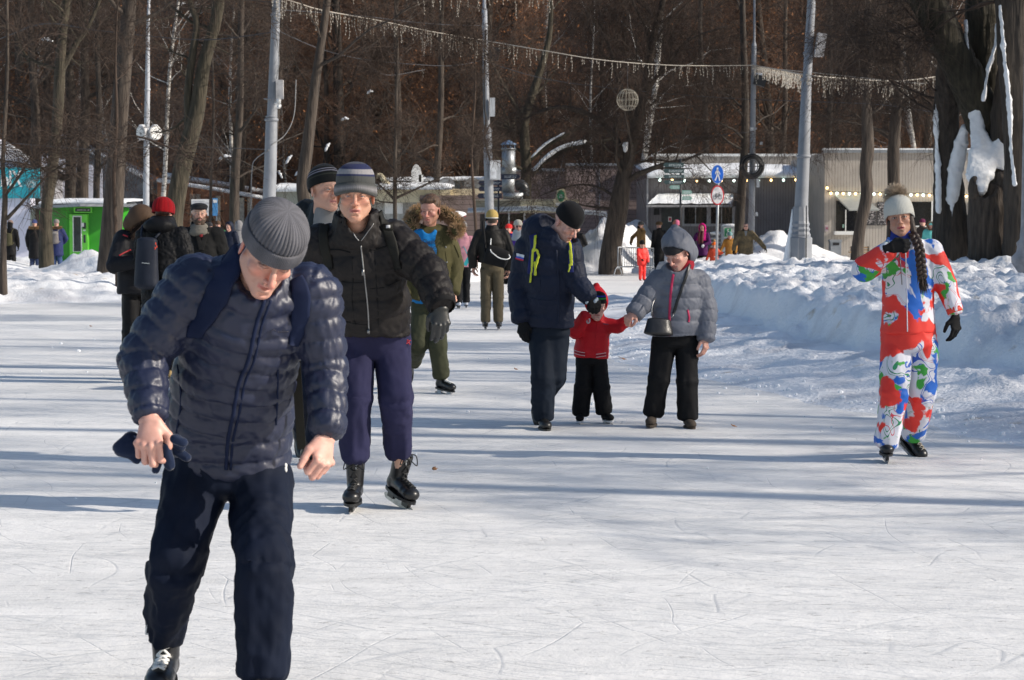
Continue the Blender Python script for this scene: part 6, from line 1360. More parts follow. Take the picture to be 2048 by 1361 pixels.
# ================================================================== 1 stooping man in navy puffer
D = 6.95; W_, r_ = J_(D); sx = A_(1, 0, .02)
J = mkJ(sx, neck=W_(515, 556, .30), chest=W_(497, 640, .22), pel=W_(460, 925, 0), sh=[W_(385, 575, .24), W_(630, 590, .24)], el=[W_(286, 716, .28), W_(652, 738, .22)], wr=[W_(300, 832, .42), W_(656, 866, .32)],
        hip=[W_(392, 965, .02), W_(520, 968, .0)], kn=[W_(350, 1132, .20), W_(530, 1135, .30)], an=[W_(331, 1303, .02), W_(522, 1368, .32)])
p1 = person_root(J, "person stooping forward in a glossy navy puffer jacket and grey ribbed beanie, holding gloves")
M = headM(W_(540, 501, .42), 26, 41, 12); hs = 1.04
h1 = hand_prims(W_(299, 836, .44), W_(297, 880, .47)-W_(299, 836, .44), A_(-.1, -1, .15), 1, 1.06, ((.5, 1.3, .9), (.45, 1.4, .9), (.5, 1.4, .9), (.55, 1.4, .9)), .03, (.3, .5, .5))
h2 = hand_prims(W_(653, 872, .32), W_(650, 905, .34)-W_(655, 868, .32), A_(.75, -.65, .1), -1, 1.04, ((.75, 1.75, .9), (.7, 1.8, .9), (.75, 1.8, .9), (.8, 1.8, .9)), .0, (.0, .0, .0))
make_body(p1, M, hs, head_prims(M, hs, mouth=.9, nose=1.5, sq=.0055), J, .0028, skin_color(M, hs, A_(.60, .33, .25), red=.9, lid=.8, beard=.22, beardc=A_(.30, .20, .16), brow=A_(.33, .22, .15)), eyeballs(M, hs, look=(0, -.5)), (h1, h2), .0028, hand_skin(A_(.62, .36, .29)))
bg = lambda t, a: A_(.115, .115, .130)*(1+.12*math.sin(a*9))
beanie(M, p1, KNIT, hs, brim=.018, fold=.048, top=.146, nrib=44, amp=.0050, colf=bg, n=480, brimrib=110, tilt=.0, name="knitted_hat", w=1.02)
ax = nrm(W_(460, 925, 0)-W_(497, 640, .22))
tp = [W_(512, 572, .28), W_(496, 640, .22), W_(470, 750, .12), W_(459, 835, .04), W_(464, 960, -.02)]
pr = torso(tp, [r_(92), r_(112), r_(120), r_(125), r_(116)], [.115, .145, .15, .15, .145], sx)
pr.append(gcyl(W_(548, 560, .33), tp[0], .088, .088, .125, .10, sx, .35, 'collar', k=.03))
pr.append(ellp(W_(490, 535, .26), A_(.06, .07, .075), None, 'collar', k=.03)); pr.append(gcyl(W_(390, 560, .22), W_(625, 580, .24), .075, .075, .08, .08, A_(0, 1, 0), .5, 'yoke', k=.04))
pr.append(ellp(M[:3, 3]+M[:3, :3]@A_(0, -.01, -.03), A_(.088, .11, .135)*1.02, M[:3, :3], sub=True, k=.012))
pr.append(plane(W_(462, 922, .0), ax, .008))
ja = pr+arm(J['sh'][0], J['el'][0], J['wr'][0], (r_(59), r_(47), r_(34)), 'arm0')+arm(J['sh'][1], J['el'][1], J['wr'][1], (r_(52), r_(41), r_(34)), 'arm1')
def p1disp(V, N_, R, s_, a, names):
    base = puff(.064, .0115, ('torso', 'arm0', 'arm1', 'yoke'), .0030, 3, .22)(V, N_, R, s_, a, names); return base
jk = sdf_obj("puffer_jacket", ja, .0075, NAVYNY, p1, .02, p1disp)
bv = bvh(jk)
mb = MB(); seam(mb, bv, [(530, 600), (512, 650), (497, 720), (478, 765), (466, 830), (456, 880), (452, 940)], .0065, .001); seam(mb, bv, [(542, 600), (524, 650), (509, 720), (490, 765), (478, 830), (466, 880), (461, 940)], .0050, -.001); z = part(mb, "zip", WEBN, jk)
mb = MB(); seam(mb, bv, [(355, 730), (362, 800), (352, 870)], .0035, .0); seam(mb, bv, [(556, 740), (555, 800), (552, 850)], .0035, .0); part(mb, "pocket_seam", WEBN, jk)
mb = MB(); h, n = hit(bv, 553, 661)
if h is not None:
    U = nrm(np.cross(A_(0, 0, 1), n)); U = U if U[0] > 0 else -U; Vv = np.cross(n, U); Vv = Vv if Vv[2] > 0 else -Vv
    a = np.linspace(.2, math.pi-.2, 8); O = h+n*.012
    for k in range(7): mb.tube([O+U*(.009*math.cos(a[k])-.018)+Vv*.009*math.sin(a[k]), O+U*(.009*math.cos(a[k+1])-.018)+Vv*.009*math.sin(a[k+1])], .0014, 4)
    for k in range(9): mb.box(O+U*(.0+k*.0042), (.0028, .002, .004 if k else .006))
    part(mb, "chest_logo", mat("logo_dark", (.008, .008, .02), .3), jk)
# trousers
tr = torso([W_(458, 915, .0), W_(458, 965, -.0)], [r_(108), r_(118)], [.135, .135], sx, 'pelvis')+leg(J['hip'][0], J['kn'][0], W_(331, 1266, .02), (r_(64), r_(53), r_(36)), (.115, .10, .075), 'leg0')+leg(J['hip'][1], J['kn'][1], W_(522, 1348, .32), (r_(62), r_(54), r_(46)), (.115, .10, .085), 'leg1')
t1 = sdf_obj("track_trousers", tr, .009, NAVYTR, p1, .03, folds(.013, 8, 1.1, 5, .024))
bv2 = bvh(t1); mb = MB()
for py_ in (932, 940): 
    h, n = hit(bv2, 571, py_)
    if h is not None: mb.ell(h, (.006, .006, .010), 8)
if mb.n: part(mb, "hip_logo", WHITE, t1)
skate(p1, W_(331, 1301, .02), A_(.0, -1, -.04), s=1.02, boot=BLKLEATHER, lace=LACEW, holder=HOLDB, blade=STEEL, vox=.005); skate(p1, J['an'][1], A_(.1, -1, -.02), s=1.0, boot=BLKLEATHER, lace=None, holder=HOLDB, blade=STEEL, vox=.008)
# gloves carried in the hand
gl = thing("gloves", "pair of dark navy fleece gloves dangling from the stooping man's hand", "gloves", W_(300, 900, .45)); gz_ = .395
def gc(a, b_, ra, rb, k=.012, dz=gz_, dz2=None): return cone(W_(a[0], a[1], dz), W_(b_[0], b_[1], dz if dz2 is None else dz2), r_(ra), r_(rb), k=k)
sdf_obj("glove_pair", [gc((250, 897), (300, 888), 17, 17), gc((262, 905), (272, 915), 10, 8, .02), gc((240, 896), (262, 880), 13, 15), gc((268, 905), (274, 918), 10, 8), gc((300, 885), (350, 892), 18, 15, .02, .40), gc((340, 880), (362, 893), 11, 9, .006, .42), gc((335, 890), (374, 915), 10, 8, .006, .41), gc((330, 895), (340, 930), 11, 10, .006, .44), gc((322, 905), (312, 940), 10, 7, .006, .41), gc((350, 878), (367, 885), 9, 8, .005, .5)], .004, FLEECE, gl, .012, folds(.003, 20, 1, 3, .004))
# backpack with straps
bp = thing("backpack", "dark navy backpack worn on the stooping man's back, broad straps over both shoulders", "backpack", W_(470, 600, -.1))
sdf_obj("bag", [gcyl(W_(500, 560, .02), W_(475, 830, -.20), .13, .085, .15, .10, sx, .5)], .014, WEBN, bp, .03, folds(.004, 6, 1, 2, .01))
straps(bp, "shoulder_strap", WEBN, bv, [([(462, 494), (457, 540), (436, 590), (408, 640), (384, 675)], [.085, .098, .088, .066, .045]), ([(594, 556), (603, 590), (600, 640), (586, 690)], [.04, .058, .055, .035])])
mb = MB(); mb.prism([(-.014, 0), (.014, 0), (.014, -.335), (-.014, -.335)], W_(590, 690, .12), nrm(A_(1, 0, .02)), nrm(W_(590, 690, .12)-W_(603, 900, .12)), (0, .004, 0)); part(mb, "hanging_strap", WEBB, bp, False)

# ================================================================== 2 man in black down jacket
D = 11.6; W_, r_ = J_(D)
J = mkJ(sx, neck=W_(716, 458, .28), chest=W_(722, 530, .2), pel=W_(745, 672, 0), sh=[W_(642, 492, .2), W_(786, 484, .22)], el=[W_(612, 570, .1), W_(857, 545, .36)], wr=[W_(628, 640, .0), W_(882, 606, .5)],
        hip=[W_(714, 690, .02), W_(782, 690, .0)], kn=[W_(712, 795, .16), W_(792, 798, .14)], an=[W_(710, 962, .06), W_(800, 948, -.08)])
p2 = person_root(J, "person striding in a black quilted jacket, indigo sweatpants and blue-and-grey striped beanie")
M = headM(W_(711, 391, .36), 3, 3, 1); hs = 1.15
h2 = hand_prims(W_(882, 614, .5), A_(.0, -.15, -1), A_(.25, -1, .1), -1, 1.12, (.35, .38, .42, .5), .03, (.2, .3, .3), 1.18)
make_body(p2, M, hs, head_prims(M, hs, mouth=.35, sq=.0030), J, .0038, skin_color(M, hs, A_(.56, .30, .205), beard=.28, beardc=A_(.28, .17, .12), red=.6, lid=.55, brow=A_(.25, .15, .10)), eyeballs(M, hs, iris=(.16, .24, .34)), (), .004)
def bc(t, a):
    g0, lg, nv = A_(.085, .088, .085), A_(.30, .29, .30), A_(.024, .030, .085); k = .8+.4*((math.sin(a*70+t*60)+1)/2)
    if t < .12: return g0*k
    if t < .20: return lg*.85*k
    if t < .55: return g0*k
    if t < .60: return nv
    if t < .76: return lg*k
    if t < .93: return nv*k
    return g0*.6+nv*.4
beanie(M, p2, KNIT, hs, brim=.016, fold=.042, top=.152, nrib=90, amp=.0015, colf=bc, n=240, brimrib=84, w=1.03, point=.25, brimf=lambda a: -.022*np.cos(a)**2+.004, name="knitted_hat")
g2 = sdf_obj("glove", h2, .004, GLOVEL, p2, .006, None)
sd2 = nrm(A_(1, -.06, .0)); tp = [W_(716, 470, .24), W_(722, 530, .2), W_(732, 610, .12), W_(742, 700, .04)]
pr = torso(tp, [r_(66), r_(82), r_(88), r_(78)], [.125, .16, .185, .16], sd2)
pr.append(gcyl(W_(713, 428, .30), W_(716, 478, .26), r_(43), .115, r_(58), .13, sd2, .3, 'collar', k=.02)); pr.append(gcyl(J['sh'][0], J['sh'][1], .085, .085, .085, .085, A_(0, 1, 0), .5, 'yoke', k=.05))
pr.append(plane(W_(742, 664, .06), nrm(A_(-.06, .14, -1)), .01))
pr += arm(J['sh'][0], J['el'][0], J['wr'][0], (r_(42), r_(34), r_(26)), 'arm0', .05)+arm(J['sh'][1], J['el'][1], J['wr'][1], (r_(42), r_(35), r_(29)), 'arm1', .05)
pr.append(cone(W_(716, 405, .42), W_(716, 455, .42), .085, .055, k=.012, sub=True)); pr.append(cone(W_(712, 410, .3), W_(712, 440, .3), .098, .098, k=.012, sub=True)); pr.append(cone(W_(716, 440, .50), W_(720, 476, .45), .055, .012, k=.01, sub=True))
jk = sdf_obj("down_jacket", pr, .009, BLKJ, p2, .02, puff(.115, .014, ('torso', 'arm1', 'arm0'), .0045, 6, .4))
bv = bvh(jk)
mb = MB(); seam(mb, bv, [(722, 492), (726, 530), (731, 570), (736, 620), (738, 668)], .0045, .002); 
h, n = hit(bv, 726, 545)
if h is not None: mb.box(h+n*.008, (.012, .008, .035))
h, n = hit(bv, 737, 662)
if h is not None: mb.box(h+n*.008, (.014, .01, .02))
seam(mb, bv, [(700, 455), (708, 470), (718, 482)], .003, .003); seam(mb, bv, [(747, 447), (735, 465), (722, 482)], .003, .003); part(mb, "zip", ZIPM, jk)
mb = MB(); seam(mb, bv, [(660, 500), (680, 500), (700, 505)], .004, .002); seam(mb, bv, [(740, 500), (760, 497), (780, 490)], .004, .002)
for l in ([(705, 515), (706, 560), (704, 600), (710, 650)], [(750, 520), (753, 570), (756, 620), (757, 655)], [(658, 560), (700, 566), (725, 566)], [(740, 578), (770, 575), (800, 560)], [(672, 640), (710, 648), (735, 650)]): seam(mb, bv, l, .0028, -.0005)
part(mb, "stitching", BLK, jk)
w = nrm(J['wr'][1]-J['el'][1]); mb = MB(); a = np.linspace(0, 2*np.pi, 48, endpoint=False); u = nrm(np.cross(w, A_(0, 1, 0))); v = np.cross(w, u); rows = []
for t_, k in ((-.05, .9), (-.045, 1.0), (-.02, 1.04), (.01, 1.03), (.03, .97), (.035, .85)):
    rr = (.073*k+.0025*np.abs(np.sin(a*12)))[:, None]; rows.append(J['wr'][1]+w*t_+rr*(np.cos(a)[:, None]*u+np.sin(a)[:, None]*v))
mb.grid(np.array(rows)[::-1], closed=True); part(mb, "knitted_cuff", BLK, jk)
tr = torso([W_(744, 650, .05), W_(748, 690, .0)], [r_(72), r_(76)], [.15, .15], sd2, 'pelvis')+leg(J['hip'][0], J['kn'][0], W_(709, 912, .1), (r_(36), r_(30), r_(28)), (.11, .10, .085), 'leg0', k=.012)+leg(J['hip'][1], J['kn'][1], W_(796, 902, -.03), (r_(38), r_(33), r_(27)), (.11, .10, .085), 'leg1', k=.012)
tr += [gcyl(W_(709, 905, .1), W_(709, 922, .1), r_(27), .08, r_(21), .062, sd2, .3, 'l0', k=.01), gcyl(W_(796, 896, -.03), W_(797, 914, -.03), r_(27), .08, r_(21), .062, sd2, .3, 'l1', k=.01)]
t2 = sdf_obj("sweatpants", tr, .010, INDIGO, p2, .02, folds(.011, 7, 1.0, 15, .020)); bv2 = bvh(t2)
mb = MB(); h, n = hit(bv2, 815, 685)
if h is not None:
    O = h+n*.004
    for a_, b_, l_ in ((0, 0, .018), (.005, .008, .012), (-.008, -.006, .01), (.008, -.008, .01), (-.004, .012, .008), (.012, .010, .006)): mb.box(O+A_(a_, -.0, b_), (l_, .004, .006), np.array(Matrix.Rotation(.5+a_*60, 3, 'Y')))
    part(mb, "hip_logo", mat("logo_red", (.5, .02, .04), .5), t2)
k0 = skate(p2, J['an'][0], A_(-.06, -1, -.03), A_(.02, -.05, 1), 1.06, BLKLEATHER, LACEB, HOLDB, STEEL, vox=.0055, blade_h=.055); k1 = skate(p2, J['an'][1], A_(.52, -.80, -.22), A_(.22, -.12, 1), 1.06, BLKLEATHER, LACEB, HOLDB, STEEL, vox=.0055)
mb = MB(); 
for kk, t_ in ((J['an'][0], A_(-.06, -1, 0)), (J['an'][1], nrm(A_(.52, -.8, 0)))):
    pass
bk = bvh(k0); 
for (bo, lst) in ((k0, [(712, 930)]), (k1, [(812, 922)])):
    b_ = bvh(bo); mb = MB()
    for q in lst:
        h, n = hit(b_, *q)
        if h is not None: mb.ell(h, (.009, .005, .010), 8); mb.box(h-[0, .001, .014], (.005, .005, .02))
    if mb.n: part(mb, "badge", GREYBOX, bo)
b2_ = thing("backpack", "black backpack of the man in the black quilted jacket, its straps crossing his shoulders", "backpack", W_(730, 480, -.1))
sdf_obj("bag", [gcyl(W_(728, 490, -.02), W_(735, 600, -.05), .14, .09, .15, .09, sd2, .5)], .016, WEBB, b2_, .03)
straps(b2_, 'shoulder_strap', WEBB, bv, [([(757, 425), (766, 445), (778, 470), (788, 500), (798, 540)], [.052, .052]), ([(650, 445), (647, 470), (650, 500), (660, 540)], [.05, .05])], .007)
mb = MB()
h, n = hit(bv, 775, 457)
if h is not None: mb.box(h+n*.018, (.05, .012, .035)); mb.box(h+n*.026, (.022, .004, .016), mi=1)
part(mb, "buckle", [WEBB, GREYBOX], b2_)

# ================================================================== 3 man in black striped beanie, behind
D = 13.75; W_, r_ = J_(D)
J = mkJ(sx, neck=W_(646, 442, .05), chest=W_(645, 500, .0), pel=W_(640, 660, 0), sh=[W_(606, 478, 0), W_(692, 476, .0)], el=[W_(590, 560, -.1), W_(700, 560, -.1)], wr=[W_(600, 640, .0), W_(690, 640, .0)],
        hip=[W_(622, 680, 0), W_(660, 680, 0)], kn=[W_(622, 780, .1), W_(648, 780, .1)], an=[W_(598, 868, -.5), W_(632, 886, .0)])
p3 = person_root(J, "person glancing sideways in a black beanie with thin white stripes")
M = headM(W_(651, 381, .1), 36, -2, 2); hs = 1.13
make_body(p3, M, hs, head_prims(M, hs, mouth=.05), J, .0042, skin_color(M, hs, A_(.56, .31, .22), red=.35, brow=A_(.28, .18, .12)), eyeballs(M, hs, look=(.3, 0)), (), .004)
def bc3(t, a):
    k = A_(.010, .011, .011)
    if .50 < t < .55 or .60 < t < .65: return A_(.26, .25, .30)
    if .34 < t < .36 or .24 < t < .26: return A_(.04, .045, .035)
    if .78 < t < .81 or .88 < t < .9: return A_(.05, .055, .06)
    return k*(1+.0*t)
beanie(M, p3, KNIT, hs, brim=.016, fold=0, top=.146, nrib=0, colf=bc3, n=140, w=1.04, tilt=.30, name="knitted_hat")
tp = [W_(648, 462, .04), W_(647, 500, .0), W_(645, 600, .0), W_(643, 690, 0)]
pr = torso(tp, [r_(46), r_(60), r_(58), r_(58)], [.11, .14, .14, .14], sx)+[gcyl(W_(651, 415, -.02), W_(648, 470, .02), r_(30), .11, r_(44), .13, sx, .4, 'collar', k=.03), cone(W_(656, 395, .1), W_(655, 442, .14), .105, .07, k=.01, sub=True), ellp(W_(616, 430, -.12), A_(.10, .11, .10), k=.04)]
pr += arm(J['sh'][0], J['el'][0], J['wr'][0], (r_(26), r_(22), r_(18)), 'arm0', .05)+arm(J['sh'][1], J['el'][1], J['wr'][1], (r_(26), r_(22), r_(18)), 'arm1', .05)
jk = sdf_obj("jacket", pr, .011, cloth("black_shell", (.016, .018, .018), .5), p3, .03, folds(.006, 8, 1, 2, .012))
sdf_obj("turtleneck", [gcyl(W_(655, 418, .08), W_(652, 455, .08), .076, .078, .092, .09, sx, .4)], .008, cloth("grey_knit", (.20, .20, .20), .9), p3, .02, folds(.004, 30, 1, 2, .004))
sdf_obj("trousers", torso([W_(642, 660, 0), W_(642, 690, 0)], [r_(42), r_(44)], [.13, .13], sx)+leg(J['hip'][0], J['kn'][0], W_(604, 850, -.4), (.08, .075, .07), (.09, .08, .07), 'l0')+leg(J['hip'][1], J['kn'][1], W_(630, 880, .0), (.085, .075, .07), (.09, .08, .07), 'l1'), .013, NAVYTR, p3, .02, folds(.006, 8, 1, 4, .01))
skate(p3, W_(622, 893, .0), A_(.80, -.6, -.05), s=1.0, boot=BLKLEATHER, holder=HOLDB, blade=STEEL, vox=.008, shaft=.07); skate(p3, J['an'][0], A_(.3, -.8, -.7), A_(0, -.6, .8), s=1.0, boot=BLKLEATHER, holder=HOLDB, blade=STEEL, vox=.010)
bv = bvh(jk); b3 = thing("backpack", "dark backpack with slate strap on the man in the thin-striped beanie", "backpack", W_(610, 480, -.2)); sdf_obj("bag", [gcyl(W_(640, 455, -.25), W_(640, 560, -.25), .14, .09, .14, .09, sx, .5)], .018, WEBB, b3, .03)
mb = MB(); strap(mb, bv, [(603, 425), (601, 445), (600, 470), (601, 500)], .03, .006, .006); 
if mb.n: part(mb, "shoulder_strap", cloth("slate_webbing", (.035, .05, .07), .7), b3)

# ================================================================== 4 bearded man in olive parka
D = 19.7; W_, r_ = J_(D); OLIVE = cloth("olive_parka", (.062, .056, .022), .75); OLIVET = cloth("olive_trousers", (.040, .043, .024), .8)
sd4 = nrm(A_(1, .15, 0)); J = mkJ(sd4, neck=W_(857, 458, .05), chest=W_(857, 500, .0), pel=W_(858, 605, 0), sh=[W_(826, 474, 0), W_(893, 474, .0)], el=[W_(812, 530, .0), W_(911, 530, -.05)], wr=[W_(815, 590, .1), W_(907, 586, .1)],
        hip=[W_(845, 612, 0), W_(872, 612, 0)], kn=[W_(836, 690, .1), W_(875, 690, .1)], an=[W_(818, 735, -.5), W_(889, 760, .0)])
p4 = person_root(J, "bareheaded bearded person in an open olive parka over a blue T-shirt")
M = headM(W_(860, 420, .12), -14, 12, 2); hs = 1.08; hairc = A_(.16, .085, .045)
hd = [hand_prims(W_(908, 584, .1), A_(-.05, -.1, -1), A_(.7, -.7, 0), -1, 1.0, (.4, .45, .5, .5))]
make_body(p4, M, hs, head_prims(M, hs, mouth=.5, sq=.006), J, .0055, skin_color(M, hs, A_(.52, .26, .20), beard=.75, red=.8, lid=.8, brow=A_(.20, .11, .06), beardc=A_(.19, .095, .045)), eyeballs(M, hs, look=(0, -.6)), hd, .006)
T = lambda *v: M[:3, 3]+M[:3, :3]@(A_(*v)*hs)
sdf_obj("hair", [ellp(T(0, .022, .048), A_(.083, .100, .085)*hs, M[:3, :3]), ellp(T(-.01, -.060, .092), A_(.060, .034, .022)*hs, M[:3, :3], k=.02), ellp(T(.03, -.045, .098), A_(.04, .03, .022)*hs, M[:3, :3], k=.02), ellp(T(0, -.095, .012), A_(.078, .055, .060)*hs, M[:3, :3], sub=True, k=.01), ellp(T(0, -.02, -.08), A_(.2, .2, .07)*hs, M[:3, :3], sub=True, k=.02), ellp(T(0, .04, -.02), A_(.078, .075, .06)*hs, M[:3, :3], k=.02)], .005, mat("brown_hair", (.085, .045, .024), .6, .5, 60, bump=.8, bscale=220, stretch=(1, 1, .3), bdist=.004), p4, .012,
        lambda V, N_, R, s_, a, names: .008*(fbm3(V*A_(60, 60, 25), 3, 3)-.4)*2)
BLUET = cloth("blue_tshirt", (.010, .16, .42), .85)
ts = sdf_obj("t_shirt", torso([W_(857, 462, .04), W_(857, 500, .03), W_(855, 560, .02), W_(853, 596, .02)], [r_(34), r_(38), r_(35), r_(34)], [.12, .145, .14, .14], sd4)+[cone(T(0, -.06, -.14), T(0, 0, -.08), .055, .07, sub=True, k=.01)], .009, BLUET, p4, .02, folds(.006, 5, 1.4, 2, .014))
bv = bvh(ts); mb = MB()
for txt, px, py, sz, wd in (("Classic", 852, 485, .055, .115), ("THINKING", 849, 496, .04, .135), ("POST", 862, 505, .042, .085), ("GOOD", 862, 514, .04, .08)):
    h, n = hit(bv, px+6, py)
    if h is not None: add_text(mb, txt, sz, h+A_(-.06, -.014, -.01), nrm(A_(1, .08, -.03)), A_(.03, 0, 1), .0012 if txt != "Classic" else .0006, .002, wid=wd)
if mb.n: part(mb, "printed_lettering", mat("print_navy", (.01, .03, .09), .7), ts, False)
pr = torso([W_(860, 464, .0), W_(860, 500, .0), W_(860, 570, .0), W_(862, 640, .0)], [r_(40), r_(45), r_(44), r_(48)], [.15, .18, .18, .18], sd4, ctop=.5)+[cone(W_(860, 430, .28), W_(861, 470, .28), .14, .13, k=.015, sub=True), cone(W_(861, 470, .28), W_(850, 660, .28), .13, .15, k=.015, sub=True), gcyl(W_(857, 470, .0), W_(853, 660, .0), .135, .12, .14, .13, sd4, k=.01, sub=True), plane(W_(860, 606, 0), A_(-.25, 0, -1), .01)]
pr += arm(J['sh'][0], J['el'][0], J['wr'][0], (r_(18), r_(16), r_(13)), 'arm0', .04)+arm(J['sh'][1], J['el'][1], J['wr'][1], (r_(18), r_(17), r_(12)), 'arm1', .04)
pk = sdf_obj("parka", pr, .010, OLIVE, p4, .02, folds(.008, 8, 1.1, 9, .014))
rnd = np.random.default_rng(3); mb = MB(); rg = catmull([W_(828, 462, .12), W_(822, 440, .02), W_(834, 425, -.12), W_(862, 424, -.2), W_(890, 428, -.12), W_(910, 442, .0), W_(916, 458, .1), W_(908, 464, .15)], 6)
hood = MB(); hood.tube(rg, np.concatenate([[.03], np.full(len(rg)-2, .042), [.03]]), 10); hd_ = part(hood, "hood", OLIVE, p4)
C = []; Nn = []
for i in range(len(rg)):
    t_ = nrm(rg[min(i+1, len(rg)-1)]-rg[max(i-1, 0)])
    for k in range(90): a = rnd.uniform(0, 6.28); u = nrm(np.cross(t_, A_(.3, .2, 1))); v = np.cross(t_, u); d_ = math.cos(a)*u+math.sin(a)*v; C.append(rg[i]+d_*.05+t_*rnd.uniform(-.03, .03)); Nn.append(d_)
fur(mb, np.array(C), np.array(Nn), .030, .0028, rnd); part(mb, "fur_trim", mat("tan_fur", (.33, .21, .11), .9, .4, 20), hd_)
bv = bvh(pk); mb = MB(); seam(mb, bv, [(884, 470), (893, 520), (893, 570), (895, 600)], .006, .0); seam(mb, bv, [(908, 490), (915, 505), (918, 515)], .006, .002)
part(mb, "placket", OLIVE, pk); mb = MB()
for q in ((891, 495), (893, 525), (893, 555)):
    h, n = hit(bv, *q)
    if h is not None: mb.ell(h+n*.004, (.009, .006, .009), 8)
if mb.n: part(mb, "snap_button", ZIPM, pk)
sdf_obj("trousers", torso([W_(856, 590, 0), W_(858, 615, 0)], [r_(33), r_(34)], [.13, .13], sd4)+leg(J['hip'][0], J['kn'][0], W_(824, 722, -.4), (.095, .085, .08), (.1, .09, .08), 'l0')+leg(J['hip'][1], J['kn'][1], W_(882, 752, .0), (.092, .082, .075), (.1, .09, .08), 'l1'), .011, OLIVET, p4, .02, folds(.010, 9, 1, 4, .014))
skate(p4, W_(885, 757, .0), A_(.62, -.78, -.08), s=1.0, boot=BLKLEATHER, lace=LACEW, holder=HOLDW, blade=STEEL, vox=.007, blade_h=.06, shaft=.05); skate(p4, J['an'][0], A_(-.2, -.7, -.7), A_(0, -.6, .8), s=1.0, boot=BLKLEATHER, holder=HOLDW, blade=STEEL, vox=.012)

# ================================================================== 6 man in navy parka with yellow straps
D = 16.3; W_, r_ = J_(D); NAVYP = cloth("navy_parka", (.009, .0135, .030), .6); NAVYJ = cloth("dark_denim", (.008, .013, .023), .8)
sd6 = nrm(A_(1, -.35, 0)); J = mkJ(sd6, neck=W_(1103, 478, .08), chest=W_(1098, 530, .05), pel=W_(1098, 655, 0), sh=[W_(1056, 500, -.05), W_(1138, 498, .12)], el=[W_(1040, 575, -.05), W_(1152, 562, .18)], wr=[W_(1044, 640, .05), W_(1180, 597, .25)],
        hip=[W_(1084, 665, 0), W_(1113, 662, 0)], kn=[W_(1086, 756, .12), W_(1108, 756, .05)], an=[W_(1086, 838, .05), W_(1076, 806, -.28)])
p6 = person_root(J, "person in a navy parka with flag patch and yellow straps, looking at the child")
M = headM(W_(1134, 446, .14), 48, 36, 4); hs = 1.10
make_body(p6, M, hs, head_prims(M, hs, mouth=.3, nose=1.3, sq=.005), J, .005, skin_color(M, hs, A_(.58, .34, .27), red=.6), eyeballs(M, hs, look=(0, -.5)), (), .005)
beanie(M, p6, KNIT, hs, brim=.020, fold=.0, top=.148, nrib=0, colf=lambda t, a: A_(.008, .008, .009), n=90, w=1.04, tilt=-.06, name="knitted_hat")
for mi_, hp_ in ((0, hand_prims(W_(1045, 642, .05), A_(.02, -.15, -1), A_(-.6, -.8, 0), 1, 1.1, (.4, .45, .45, .5), .03, (.2, .4, .3), 1.2)), (1, hand_prims(W_(1179, 594, .25), A_(.35, -.25, -.75), A_(.2, -.9, .35), 1, 1.1, (.9, .95, 1.0, 1.0), .03, (.4, .5, .5), 1.25))):
    g_ = sdf_obj("glove", hp_, .006, BLK, p6, .006)
    if mi_ == 1:
        bg_ = bvh(g_); mb = MB()
        for q in ((1190, 603), (1193, 600), (1174, 604)):
            h, n = hit(bg_, *q)
            if h is not None: mb.ell(h, (.014, .010, .020), 8, R=np.array(Matrix.Rotation(.4, 3, 'Y')))
        if mb.n: part(mb, "grey_pad", mat("glove_grey", (.30, .36, .42), .6), g_)
tp = [W_(1102, 482, .08), W_(1098, 530, .05), W_(1098, 600, .02), W_(1100, 690, 0)]
pr = torso(tp, [r_(44), r_(54), r_(50), r_(48)], [.13, .16, .16, .15], sd6)+[plane(W_(1099, 653, 0), A_(-.03, .05, -1), .01)]
pr += arm(J['sh'][0], J['el'][0], J['wr'][0], (r_(28), r_(25), r_(21)), 'arm0', .04)+arm(J['sh'][1], J['el'][1], J['wr'][1], (r_(26), r_(22), r_(18)), 'arm1', .04)
pr += [ellp(W_(1085, 462, -.02), A_(.16, .15, .13), None, 'hood', k=.04), ellp(W_(1108, 446, .05), A_(.115, .13, .11), None, 'hood', k=.01, sub=True), gcyl(W_(1112, 468, .10), W_(1106, 490, .1), .12, .12, .15, .13, sd6, .4, 'collar', k=.03), ellp(M[:3, 3]+M[:3, :3]@A_(0, -.02, -.04), A_(.10, .13, .12), M[:3, :3], sub=True, k=.012)]
jk = sdf_obj("parka", pr, .009, NAVYP, p6, .02, puff(.15, .011, ('torso', 'arm0', 'arm1'), .0032, 8, .25)); bv = bvh(jk)
mb = MB(); seam(mb, bv, [(1112, 500), (1117, 560), (1118, 610), (1116, 652)], .012, -.004); seam(mb, bv, [(1060, 597), (1090, 602), (1113, 600)], .004, 0); seam(mb, bv, [(1080, 560), (1080, 585)], .005, 0); part(mb, "placket", NAVYP, jk)
mb = MB(); patch(mb, bv, [(1034, 507), (1050, 511), (1048, 523), (1032, 519)], 6, 6, .006, lambda u, v: (.75, .75, .75) if v < .34 else ((.02, .10, .50) if v < .68 else (.55, .02, .03)))
if mb.n: part(mb, "flag_patch", mat("patch_cloth", (1, 1, 1), .7, .03, attr='Col'), jk, False)
YEL = mat("yellow_webbing", (.56, .60, .03), .6, .06)
bp = thing("backpack", "backpack with bright yellow webbing on the man in the navy parka", "backpack", W_(1090, 500, -.2)); sdf_obj("bag", [gcyl(W_(1085, 500, -.22), W_(1088, 590, -.25), .15, .10, .16, .10, sd6, .5)], .016, WEBN, bp, .03)
straps(bp, "shoulder_pad", cloth("blue_pad", (.012, .018, .10), .7), bv, [([(1066, 470), (1068, 500), (1064, 530), (1062, 550)], [.06, .06]), ([(1136, 478), (1142, 500), (1142, 530), (1142, 545)], [.04, .04])])
